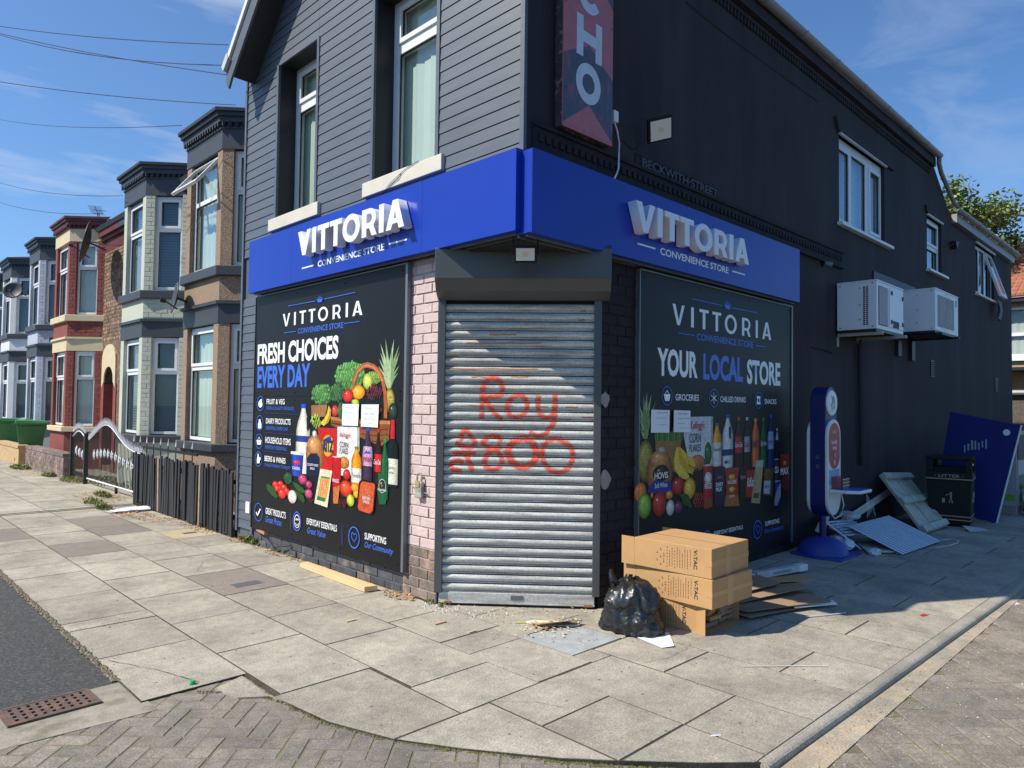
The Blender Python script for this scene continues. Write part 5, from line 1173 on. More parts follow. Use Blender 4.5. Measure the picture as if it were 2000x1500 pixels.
def ringp(cx, cz, rx, rz, w_, a0, a1, nm):
    n = 28; vs = []
    for i in range(n+1): a = R(a0+(a1-a0)*i/n); vs += [(cx+rx*cos(a), -.0022, cz+rz*sin(a)), (cx+(rx-w_)*cos(a), -.0022, cz+(rz-w_*1.1)*sin(a))]
    MB().add(vs, [(2*i, 2*i+1, 2*i+3, 2*i+2) for i in range(n)]).build(nm, signw, pp)
ringp(.292, .405, .150, .160, .075, 0, 360, 'letter'); ringp(.30, 1.13, .152, .17, .075, 40, 320, 'letter')
sm = MB().lathe([(0, .003), (.006, .002), (.007, 0)], n=8).mesh('screw', iron_m)
for u, z in ((.02, .06), (.58, .06), (.58, .5), (.02, .95), (.58, .95), (.58, 1.2), (.03, .3)): inst('screw', sm, pp, (u, -.001, z), (R(90), 0, 0))
t = thing('security_camera', 'small black security camera on the side wall past the blue sign', 'camera', (5.32, -.0, 3.44))
MB().lathe([(0, 0), (.045, 0), (.045, .02), (0, .02)], (0, -.0, 0), 12, ax=(0, -1, 0)).build('mount', bin_m, t); MB().lathe([(0, 0), (.033, .0), (.036, .10), (.02, .105), (0, .105)], (-.02, -.03, 0), 12, ax=(.65, -.6, -.25)).build('housing', alu_m, t, True)
t = thing('key_safe', 'corroded metal key safe hanging on the pink brick pier', 'padlock', (-.02, 1.16, .93))
oldm = mat('corroded white metal', (.42, .40, .36), .6, .4, 25, metal=.2, bump=.004, bscale=60, col2=(.22, .16, .10), c2scale=18)
MB().box(-.035, -.045, -.10, .0, .045, .04).build('body', oldm, t, bevel=.012); MB().tube([(-.02, -.028, .03), (-.02, -.028, .085), (-.02, -.015, .105), (-.02, .015, .105), (-.02, .028, .085), (-.02, .028, .03)], .009, 6).build('shackle', oldm, t); BX('key_plate', (-.04, -.02, -.01, -.036, .03, .045), mat('dull brass', (.36, .30, .13), .5, .2, 9), t)
MB().tube([(-.01, .09, -.02), (-.01, .05, -.03), (-.012, -.06, -.05), (-.01, -.10, -.06)], .006, 5).build('bolt', iron_m, t)
# air conditioning cabinets
def ac(loc, w_, d_, h, label, kind):
    t = thing('air_conditioner', label, 'air conditioner', loc, 0, 'air conditioner cabinets on the side wall')
    MB().box(0, -d_, 0, w_, -.02, h-.02).build('cabinet', acw_m, t, bevel=.006)
    BX('lid', (-.006, -d_-.006, h-.02, w_+.006, -.02, h), acw_m, t, bevel=.004)
    scr = MB().lathe([(0, .004), (.007, .003), (.009, 0)], n=8).mesh('screw', iron_m)
    for y, z in ((-.06, .03), (-.06, h-.05), (-d_+.05, .03), (-d_+.05, h-.04), (-d_*.6, h*.5), (-d_*.6, h*.2), (-d_*.6, h*.85)): inst('screw', scr, t, (-.001, y, z), (0, R(-90), 0))
    if kind == 0:
        g_ = MB(); n = 20
        for i in range(n):
            for j in range(2): g_.box(-.0025, -d_+.10+j*.035, .05+i*(h-.12)/n, -.0005, -d_+.125+j*.035, .05+(i+.68)*(h-.12)/n)
        g_.build('side_vent', black_m, t)
        MB().box(.06, -d_-.002, .05, .40, -d_-.0005, h-.07).build('fan_opening', black_m, t)
        ms = MB()
        for i in range(9):
            for j in range(22):
                cx, cz = .075+i*.038, .06+j*(h-.14)/22; ms.tube([(cx, -d_-.006, cz), (cx+.038, -d_-.006, cz+(h-.14)/22)], .0028, 4); ms.tube([(cx+.038, -d_-.006, cz), (cx, -d_-.006, cz+(h-.14)/22)], .0028, 4)
        ms.build('grille', acw_m, t)
        dp = MB().box(.46, -d_-.010, .05, w_-.03, -d_-.0005, h-.05).build('door_panel', acw_m, t, bevel=.003)
        for x, z in ((.50, h-.14), (.50, .10), (w_-.08, h-.17), (w_-.08, .10)): BX('latch', (x, -d_-.02, z, x+.045, -d_-.010, z+.05), black_m, t)
        v = MB()
        for i in range(6):
            for j in range(3): v.lathe([(0, 0), (.016, 0), (.016, .002), (.011, .002)], (.58+i*.04+(j % 2)*.02, -d_-.0125, .07+j*.03), 8, ax=(0, -1, 0))
        v.build('vent_holes', black_m, t)
    else:
        MB().box(.12, -d_-.008, .07, w_-.26, -d_-.0005, h-.09).build('fan_guard', mat('pale fan cloth', (.36, .35, .33), .7, .1, 4), t, bevel=.02)
        f_ = MB()
        for r_ in (.12, .2, .28): f_.tube([(.52+r_*cos(a*pi/12), -d_-.010, h*.48+r_*sin(a*pi/12)) for a in range(25)], .003, 4)
        f_.build('guard_ring', acw_m, t); BX('maker_plate', (w_-.14, -d_-.006, h-.17, w_-.08, -d_-.0005, h-.07), alu_m, t)
    bk = MB(); bk.box(.04, -.55, -.075, .09, 0, -.035).box(w_-.30, -.62, -.075, w_-.25, 0, -.035).box(.04, -.012, -.20, .09, 0, -.035) if kind == 0 else bk.box(.1, -.66, -.05, .15, 0, -.02).box(w_-.2, -.66, -.05, w_-.15, 0, -.02)
    bk.build('bracket', mat('dirty beige steel', (.42, .39, .33), .6, .15, 9) if kind == 0 else iron_m, t)
    MB().box(.01, -d_+.01, -.03, w_-.01, -.03, -.001).build('base_tray', iron_m, t); return t
ac((5.74, 0, 2.625), 1.02, .50, .615, 'white air conditioner cabinet with mesh grille, nearer the blue sign', 0)
ac((7.86, 0, 2.775), 1.22, .60, .62, 'white air conditioner cabinet with fan guard, farther from the blue sign', 1)
t = thing('grey_cloth', 'grey cloth hanging below the open window of the rear wing', 'cloth', (14.5, -.05, 3.62))
m = MB(); pts = []
for j in range(9):
    for i in range(9):
        a, b = i/8, j/8; pts.append(((a-.5)*.30*(1-.3*abs(b-.5)), -.05-.03*sin(a*9+b*3)-.03*sin(pi*b), .38-b*.40+.03*sin(a*7)))
m.add(pts, [(j*9+i, j*9+i+1, (j+1)*9+i+1, (j+1)*9+i) for j in range(8) for i in range(8) if not (3 < j < 7 and 4 < i < 7)]); m.build('cloth_sheet', mat('grey cloth', (.30, .29, .27), .9, .2, 6), t, smooth=True)
# ---------------------------------------------------------------- terrace houses of the side street
MX = 1.2       # main wall plane
def house(loc_y, wbay, door, y0, y1, mats, label, dz=0., dishes=(), nbr=True, mainbricks=False, open_=False, porch=None, blinds=(None, None), trimz=None):
    """local origin: main wall plane, bay centre, ground; street is -x"""
    wallm, trimm, cornm, mainm, brickm = mats
    h = thing('terrace_house', label, 'house', (MX, loc_y, 0), 0, 'terraced houses along the side street')
    p = .60; w = wbay; A = (0, -w-p); B_ = (-p, -w); C_ = (-p, w); D_ = (0, w+p)
    def off(o): return [(0, -w-p-o*.6), (-p-o, -w-o*.42), (-p-o, w+o*.42), (0, w+p+o*.6)]
    Z = dict(sill0=(.87, .99), fr0=(2.75, 3.10), ap=(3.10, 3.48), sill1=(3.48, 3.63), fr1=(5.36, 5.74))
    MB().zp(off(0), 0, .87).build('bay_wall', wallm, h); MB().zp(off(0), 3.11, 3.48).build('bay_wall', wallm, h)
    for z0, z1, o in ((.87, .99, .07), (3.48, 3.63, .07)): MB().zp(off(o), z0, z1).build('window_sill', trimm, h, bevel=.01)
    MB().zp(off(.012), 2.78, 3.06).zp(off(.05), 3.06, 3.11).build('frieze', trimm, h); MB().zp(off(.012), 5.38, 5.68).build('frieze', trimm, h)
    cb = MB().zp(off(.03), 5.68, 5.71).zp(off(.07), 5.77, 5.85).zp(off(.11), 5.85, 5.91)
    # dentils
    for (x0_, y0_), (x1_, y1_) in ((off(.06)[0], off(.06)[1]), (off(.06)[1], off(.06)[2])):
        n = int(sqrt((x1_-x0_)**2+(y1_-y0_)**2)/.09)
        for i in range(n):
            t = (i+.5)/n; cx, cy_ = x0_+(x1_-x0_)*t, y0_+(y1_-y0_)*t; cb.box(cx-.018, cy_-.018, 5.71, cx+.018, cy_+.018, 5.77)
    cb.build('cornice', cornm, h)
    MB().zp(off(.02), 5.71, 5.77).zp(off(.15), 5.91, 5.96).add([(x, y, 5.96) for x, y in off(.14)]+[(.35, -w*.5, 6.22), (.35, w*.5, 6.22)], [(0, 1, 4), (1, 2, 5, 4), (2, 3, 5)]).build('bay_roof', black_m if cornm is not redtrim else redtrim, h)
    # piers and windows of both storeys
    def pier(q0, q1, q2, q3, z0, z1): return MB().zp([q0, q1, q2, q3], z0, z1)
    e = .17; r_ = .7071
    for z0, z1 in ((.99, 2.78), (3.63, 5.38)):
        for sg in (-1, 1):
            def Q(x, y): return (x, y*sg)
            # corner pier, and pier against the main wall
            poly = [Q(-p, w), Q(-p, w-e), Q(-p+.14, w-e), Q(-p+.14, w-.06), Q(-p+e*r_+.1, w+e*r_-.1), Q(-p+e*r_, w+e*r_)]
            poly2 = [Q(0, w+p), Q(-e*r_, w+p-e*r_), Q(-e*r_+.1, w+p-e*r_-.1), Q(0, w+p-.2)]
            for q in (poly, poly2): MB().zp(q if sg > 0 else q[::-1], z0, z1).build('pier', wallm, h)
    lf = sqrt(2)*p
    for k, (z0, z1) in enumerate(((.99, 2.78), (3.63, 5.38))):
        hgt = z1-z0-.03; bl = blinds[k]
        def lights(ww): return [(.055, ww-.055, .05, hgt*.62, 0), (.085, ww-.085, hgt*.62+.10, hgt-.09, 1)]
        # near canted face: from A to B (direction -x,+y); seen from outside left->right is C side first
        ww = lf-2*e
        o1 = window(h, Matrix.Translation((-p+e*r_+.06*r_, -w-e*r_+.06*r_, z0+.02)) @ Matrix.Rotation(R(-45), 4, 'Z'), ww, hgt, lights(ww), blind=bl, bd=.09, nslat=0 if bl is slatb_m else 6)
        ww2 = 2*(w-e)
        o2 = window(h, Matrix.Translation((-p+.07, w-e, z0+.02)) @ Matrix.Rotation(R(-90), 4, 'Z'), ww2, hgt, ([(.055, ww2-.055, .05, hgt*.62, 0), (.085, ww2-.085, hgt*.62+.10, hgt-.09, 1)]) if not (open_ and k) else [(.055, ww2-.055, .05, hgt*.62, 0), (.055, ww2-.055, hgt*.62+.07, hgt-.055, 0)], blind=bl, bd=.09, nslat=0 if bl is slatb_m else 12)
        o3 = window(h, Matrix.Translation((-e*r_+.06*r_, w+p-e*r_-.06*r_, z0+.02)) @ Matrix.Rotation(R(-135), 4, 'Z'), ww, hgt, lights(ww))
        if open_ and k:
            cs = MB()
            for a, c, e_, f in holes(0, ww2-.04, 0, .60, [(.06, ww2-.10, .06, .54)]): cs.box(a, 0, e_, c, .045, f)
            o = cs.build('casement', white_m, o2, bevel=.003); o.matrix_local = Matrix.Translation((.02, -.02, hgt-.02)) @ Matrix.Rotation(R(-38), 4, 'X') @ Matrix.Translation((0, 0, -.60))
    MB().zp([(0.02, -w-p+.25), (-p+.3, -w+.1), (-p+.3, w-.1), (.02, w+p-.25)], .95, .97).box(.02, -w-.4, .9, .06, w+.4, 2.8).box(.02, -w-.4, 3.6, .06, w+.4, 5.4).build('room_lining', dk_int, h)
    # main wall with the door opening, eaves and roof
    dy = -w-p-.62 if door < 0 else w+p+.62; lo, hi = y0-loc_y, y1-loc_y
    mw = MB()
    for a, b, c, d in holes(lo, hi, 0, 5.45, [(dy-.42, dy+.42, .12, 2.62), (-w-.35, w+.35, 1.0, 2.75), (-w-.35, w+.35, 3.65, 5.35)]): mw.box(0, a, c, .22, b, d)
    mw.build('main_wall', mainm, h)
    MB().box(-.012, lo, 5.10, 0, hi, 5.38).box(-.07, lo, 5.38, 0, hi, 5.46).box(-.13, lo, 5.46, .22, hi, 5.60).build('eaves_cornice', cornm, h)
    MB().box(.6, dy-.42, 0, .64, dy+.42, 2.7).build('front_door', mat('white door', (.6, .6, .6), .4), h)
    ar = MB(); pts = [(-.03, dy-.52, 1.9), (-.03, dy-.52, 2.5)]+[(-.03, dy+.52*cos(R(180-a)), 2.55+.36*sin(R(a))) for a in range(0, 181, 20)]+[(-.03, dy+.52, 2.5), (-.03, dy+.52, 1.9), (-.03, dy+.36, 2.05)]+[(-.03, dy+.36*cos(R(a)), 2.1+.30*sin(R(a))) for a in range(0, 181, 20)]+[(-.03, dy-.36, 2.05)]
    ar.prism(pts, (.03, 0, 0)).build('porch_arch', trimm if porch else wallm, h)
    for s_ in (-1, 1): MB().box(-.02, dy+s_*.47-.10, 0, .55, dy+s_*.47+.10, 2.0).build('porch_jamb', wallm, h)
    MB().prism([(-.16, lo, 5.60), (4.2, lo, 8.1), (4.2, lo, 8.2), (-.2, lo, 5.68)], (0, hi-lo, 0)).build('roof', slate_m, h)
    ch = MB().box(3.9, hi-.35, 7.7, 4.7, hi+.25, 9.2)
    for i in range(3): ch.lathe([(.10, 9.2), (.085, 9.5), (.06, 9.5)], (4.08+.25*i, hi-.05, 0), 10)
    ch.build('chimney', redtile_m, h)
    # bricks on the near faces of the bay
    n = 0
    if nbr:
        for z0, z1 in ((.99, 2.78), (3.63, 5.38)):
            # canted face seen left->right runs from the corner B to A
            n += bricks(h, (-p, -w, 0), R(-45), e, z0, z1, lambda a, z: brickm, bw=.17 if nbr == 2 else .218)
            n += bricks(h, (-e*r_, -w-p+e*r_, 0), R(-45), e, z0, z1, lambda a, z: brickm)
        n += bricks(h, (-p, -w, 0), R(-45), lf, 3.13, 3.46, lambda a, z: brickm)
    if mainbricks:
        yb = dy+.9
        n += bricks(h, (0, dy+.62, 0), R(-90), 1.5, 3.0, 5.08, lambda a, z: mainm, jog=.002)
    return h
redtrim = mat('dark red gloss paint', (.13, .024, .022), .5, .1, 5)
trimdk = mat('anthracite paint', (.043, .046, .053), .5, .12, 4)
pebble = mat('pebble dash', (.25, .165, .11), .95, .6, 90, bump=.016, bscale=70, col2=(.46, .34, .24), c2scale=80, c2=(.48, .56))
sage = mat('sage masonry paint', (.50, .515, .42), .75, .07, 4, bump=.003, bscale=40, rnd=.03)
redp = mat('red masonry paint', (.24, .056, .042), .75, .2, 6, bump=.004, bscale=40, rnd=.06)
cream = mat('cream masonry paint', (.64, .53, .33), .7, .08, 5)
brownb = mat('brown stock brick', (.19, .115, .075), .9, .4, 14, bump=.006, bscale=40, rnd=.3, col2=(.30, .20, .13), c2scale=7)
paleb = mat('pale blue masonry paint', (.42, .46, .54), .75, .1, 6, bump=.003, bscale=40, rnd=.04)
whitep = mat('white masonry paint', (.66, .67, .69), .75, .06, 5, bump=.003, bscale=40, rnd=.03)
h1 = house(7.62, .69, -1, 4.74, 9.28, (pebble, trimdk, trimdk, pebble, pebble), 'brown pebble dashed bay house next to the grey shop with open top window', nbr=False, open_=True, blinds=(blindg_m, blindg_m))
h2 = house(10.95, .62, 1, 9.28, 13.72, (sage, trimdk, trimdk, sage, sage), 'pale sage brick bay house with charcoal frieze and grey blinds', blinds=(slatb_m, slatb_m))
h3 = house(16.40, .68, -1, 13.72, 17.95, (redp, cream, redtrim, brownb, redp), 'red painted bay house with cream lintels and arched porch', mainbricks=True, porch=1, blinds=(blind_m, blind_m))
h4 = house(19.45, .62, 1, 17.95, 21.9, (paleb, trimdk, trimdk, paleb, paleb), 'pale blue grey bay house with dark trims beyond the red house', blinds=(slatb_m, slatb_m))
h5 = house(23.35, .68, 1, 21.9, 26.6, (whitep, trimdk, trimdk, whitep, whitep), 'white bay house with dark roof at the far left of the terrace', nbr=False, blinds=(slatb_m, slatb_m))
for o, d in ((h5, 27.3-23.35),):
    r2 = o.copy(); COL.objects.link(r2); r2.location.y += d; r2['label'] = 'farthest white terrace house, almost wholly hidden past the left edge'
    for c_ in o.children:
        q = c_.copy(); COL.objects.link(q); q.parent = r2
        for g_ in c_.children: k_ = g_.copy(); COL.objects.link(k_); k_.parent = q
def dish(h, loc, aim, r, nm='satellite_dish'):
    d = MB(); d.lathe([(r*t, r*.22*t*t) for t in (0, .3, .6, .8, 1.0)]+[(r*1.0, r*.22-.01)], (0, 0, 0), 24, ax=aim)
    o = d.build(nm, dish_m, h, smooth=True, loc=loc); a = Vector(aim).normalized()
    MB().tube([(0, 0, -r*.7), a*r*.7+Vector((0, 0, -r*.35))], .012, 5).lathe([(0, 0), (.035, 0), (.035, .08), (0, .08)], a*r*.7+Vector((0, 0, -r*.35)), 10, ax=aim).tube([(0, 0, 0), (.18, .04, -.05), (.34, .05, -.10)], .018, 5).build('dish_arm', black_m, o)
dish(h3, (-.5, -2.0, 5.15), (-.93, .28, .2), .48)
dish(h1, (-.75, .55, 3.25), (-.97, .20, .15), .25)
dish(h5, (-.62, -1.15, 4.9), (-.5, -.85, .3), .27)
def lampfit(h, loc):
    o = MB().box(-.05, -.035, -.05, .05, .035, .05).build('porch_lamp', black_m, h, bevel=.01, loc=loc); MB().tube([(.0, 0, .05), (.05, 0, .09), (.20, 0, .02)], .012, 5).build('lamp_arm', black_m, o); return o
lampfit(h4, (-.40, -1.20, 3.2))
def aerial(loc, L_, label, rz):
    t = thing('tv_aerial', label, 'aerial', loc, rz)
    MB().tube([(0, 0, -1.2), (0, 0, 0)], .015, 5).build('mast', iron_m, t)
    a = MB().tube([(-L_*.7, 0, -.02), (L_*.4, 0, .02)], .01, 4)
    for i in range(9): x = -L_*.7+i*L_*.1; a.tube([(x, -.18, -.02), (x, .18, -.02)], .005, 4)
    a.tube([(L_*.38, -.2, .2), (L_*.38, .2, .2)], .006, 4).tube([(L_*.38, -.2, -.18), (L_*.38, .2, -.18)], .006, 4).tube([(L_*.38, 0, -.2), (L_*.38, 0, .2)], .006, 4); a.build('antenna', iron_m, t)
aerial((2.6, 21.5, 7.55), 1.3, 'thin tv aerial on the roof behind the pale blue house', R(70))
aerial((2.6, 24.6, 7.2), 1.3, 'thin tv aerial above the white house at far left', R(80))
# overhead service wires
def wire(a, b, sag, label, r=.006):
    sag *= .6
    a, b = Vector(a), Vector(b); t = tag(MB().tube([a+(b-a)*t_-Vector((0, 0, sag*4*t_*(1-t_))) for t_ in [i/16 for i in range(17)]], r, 5).build('overhead_wire', black_m), label, 'wire', 'overhead wires crossing the street')
wire((-0.28, 4.68, 5.82), (-2.02, 11.71, 8.14), 0.12, 'topmost thin black wire running from the shop eaves')
wire((-0.03, 4.47, 5.59), (-2.08, 11.76, 8.13), 0.35, 'sagging black wire from the shop wall below the topmost wire')
wire((-0.14, 4.63, 5.47), (-2.05, 11.72, 8.08), 0.12, 'third black wire down from the corner of the shop eaves')
wire((0.5, 6.28, 5.82), (-2.17, 11.3, 7.01), 0.12, 'black wire reaching the gutter of the pebble dashed bay')
wire((0.5, 8.35, 6.1), (-0.19, 24.39, 10.69), 0.3, 'black wire reaching the far end of the pebble dashed bay cornice')
wire((0.5, 11.37, 5.56), (-0.12, 23.62, 8.54), 0.3, 'wavy black wire reaching the sage house frieze')
wire((0.5, 12.72, 5.47), (-0.1, 23.28, 7.86), 0.3, 'lowest black wire reaching the red house chimney')
# ---------------------------------------------------------------- front gardens: fence, railings, wall, bins
fe = thing('wooden_fence', 'black stained picket fence beside the grey shop front', 'fence', (0, 4.76, 0))
rng = random.Random(11); y = .02; pm = {}
while y < 3.72:
    h_ = .80+.03*rng.uniform(-1, 1)-.02*(y < .6); wd = rng.uniform(.045, .062); th = .022
    m_ = blackw_m if rng.random() < .93 else barew_m
    b = MB().prism([(-th, 0, .012), (-th, wd, .012), (-th, wd, h_-.012), (-th, wd*.5, h_), (-th, 0, h_-.008)], (th, 0, 0)).build('picket', m_, fe)
    b.location = (-.03+.014*((int(y*100)) % 2)+rng.uniform(-.01, .01), y, 0); b.rotation_euler = (rng.gauss(0, .009), rng.gauss(0, .008), rng.gauss(0, .03))
    y += wd+rng.choice([.008, .012, .016, .022])
for z in (.2, .62): BX('rail', (0, 0, z, .03, 3.74, z+.05), blackw_m, fe)
for y_ in (.05, 1.8, 3.66): BX('post', (.03, y_, 0, .11, y_+.08, .78), blackw_m, fe)
ga = thing('iron_gate', 'black iron driveway gate with silver spear tops and scrolls', 'gate', (.15, 8.62, 0))
def gz(y): return .86+.42*exp_(-(y-2.05)**2/.9)
from math import exp as exp_
def bars(parent, y0, y1, n, zb, top, m=iron_m, x=0):
    bm_ = {}
    for i in range(n):
        y_ = y0+(y1-y0)*i/(n-1); zt = top(y_)
        MB().tube([(x, y_, zb), (x, y_, zt)], .0065, 5).build('gate_bar', m, parent)
        MB().lathe([(.004, 0), (.014, .02), (.010, .05), (.002, .125)], (x, y_, zt), 6).build('spear_top', silver_m, parent)
bars(ga, .08, 3.15, 42, .10, lambda y_: gz(y_)-.10)
MB().tube([(0, .06+3.1*i/30, gz(.06+3.1*i/30)-.11) for i in range(31)], .010, 6).build('top_rail', silver_m, ga)
MB().tube([(0, .04, .12), (0, 3.2, .12)], .016, 6).build('bottom_rail', silver_m, ga)
for i in range(12):
    y_ = .35+i*.22; z_ = .50+.16*exp_(-(y_-2.0)**2/1.2); s = MB()
    for sg in (-1, 1):
        s.tube([(0, y_+sg*(.03+.035*cos(t*.6)), z_+sg*(.035*sin(t*.6))) for t in range(11)], .009, 5)
    s.lathe([(.002, -.10), (.02, -.04), (.022, 0), (.02, .04), (.002, .10)], (0, y_, z_), 6); s.build('silver_scroll', silver_m, ga)
for y_, hh in ((3.3, .98), (4.32, .92)): BX('gate_post', (-.035, y_, 0, .035, y_+.07, hh), iron_m, ga)
bars(ga, 3.42, 4.28, 11, .12, lambda y_: .95+.10*sin((y_-3.4)*3.4))
MB().tube([(0, 3.36, .98)]+[(0, 3.4+.09*i, .88+.12*sin(.31*i)) for i in range(11)], .013, 6).build('top_rail', silver_m, ga)
for i in range(3): MB().lathe([(.002, -.10), (.03, -.04), (.03, .04), (.002, .10)], (0, 3.55+i*.22, .55+.03*i), 6).build('silver_scroll', silver_m, ga)
MB().box(-.02, 1.35, 0, .02, 1.39, .12).box(-.02, .12, 0, .02, .16, .12).build('gate_stop', iron_m, ga)
rl = thing('spiked_railing', 'short silver spiked railing behind the fence by the sage house', 'railing', (.34, 8.0, .0))
for i in range(9):
    y_ = -.9+i*.33; MB().tube([(0, y_, .0), (0, y_, .90)], .008, 5).build('bar', iron_m, rl); MB().lathe([(.002, 0), (.016, .02), (.011, .05), (.001, .13)], (0, y_, .90), 6).build('spear_top', silver_m, rl)
MB().box(-.01, -1.1, .82, .01, 1.9, .86).build('top_rail', iron_m, rl)
lw = thing('low_brick_wall', 'low weathered brown brick garden wall beyond the gate', 'wall', (.05, 13.2, 0))
wthr = mat('weathered plum brick', (.20, .135, .12), .9, .35, 10, bump=.005, bscale=40, rnd=.25, col2=(.30, .24, .20), c2scale=6)
MB().box(0, 0, 0, .22, 3.55, .44).build('wall_core', wthr, lw)
bricks(lw, (0, 3.55, 0), R(-90), 3.55, 0, .43, lambda a, z: wthr, jog=.002)
bricks(lw, (0, -.0, 0), 0, .22, 0, .43, lambda a, z: wthr)
for i in range(15): MB().box(-.015, i*.237, .445, .235, i*.237+.225, .51).build('coping_brick', wthr, lw)
lw2 = tag(MB().box(.05, 17.6, 0, .25, 21.6, .40).box(.03, 17.6, .40, .27, 21.6, .47).build('low_brick_wall', mat('yellow garden brick', (.50, .34, .17), .9, .25, 12, bump=.004, bscale=30)), 'low yellow brick garden wall behind the wheelie bins', 'wall')
MB().zp([(.28, 4.72), (1.2, 4.72), (1.2, 60), (.28, 60)], -.2, -.002).build('front_garden', mat('garden concrete', (.34, .32, .28), .9, .2, 4, col2=(.30, .22, .15), c2scale=3), kind='structure')
def wheelie(loc, rz, label, lean=0):
    t = thing('wheelie_bin', label, 'bin', loc, rz, 'green wheelie bins in the front garden')
    a, b = (.22, .25), (.28, .33)
    m = MB(); zs = [(.10, .20, .22), (.95, .28, .31), (1.0, .30, .33)]
    for (z0, x0, y0), (z1, x1, y1) in zip(zs[:-1], zs[1:]):
        m.add([(-x0, -y0, z0), (x0, -y0, z0), (x0, y0, z0), (-x0, y0, z0), (-x1, -y1, z1), (x1, -y1, z1), (x1, y1, z1), (-x1, y1, z1)], [(0, 1, 5, 4), (1, 2, 6, 5), (2, 3, 7, 6), (3, 0, 4, 7), (0, 3, 2, 1), (4, 5, 6, 7)])
    m.build('body', gbin_m, t, bevel=.02)
    MB().add([(-.31, -.35, 1.0), (.31, -.35, 1.0), (.31, .36, 1.0), (-.31, .36, 1.0), (-.27, -.30, 1.07), (.27, -.30, 1.07), (.27, .34, 1.09), (-.27, .34, 1.09)], [(0, 1, 5, 4), (1, 2, 6, 5), (2, 3, 7, 6), (3, 0, 4, 7), (4, 5, 6, 7), (0, 3, 2, 1)]).build('lid', mat('green bin lid', (.07, .26, .08), .4, .1, 5), t, bevel=.012)
    for s_ in (-1, 1): MB().lathe([(0, -.03), (.10, -.03), (.10, .03), (0, .03)], (s_*.25, .24, .10), 14, ax=(1, 0, 0)).build('wheel', black_m, t)
    MB().tube([(-.22, .38, .97), (.22, .38, .97)], .018, 6).build('handle', gbin_m, t); return t
wheelie((.42, 18.25, 0), R(80), 'green wheelie bin nearest the low brown wall')
wheelie((.72, 19.3, 0), R(95), 'dark green wheelie bin squeezed between two others')
wheelie((.36, 20.9, 0), R(85), 'green wheelie bin standing farthest left on the garden edge')
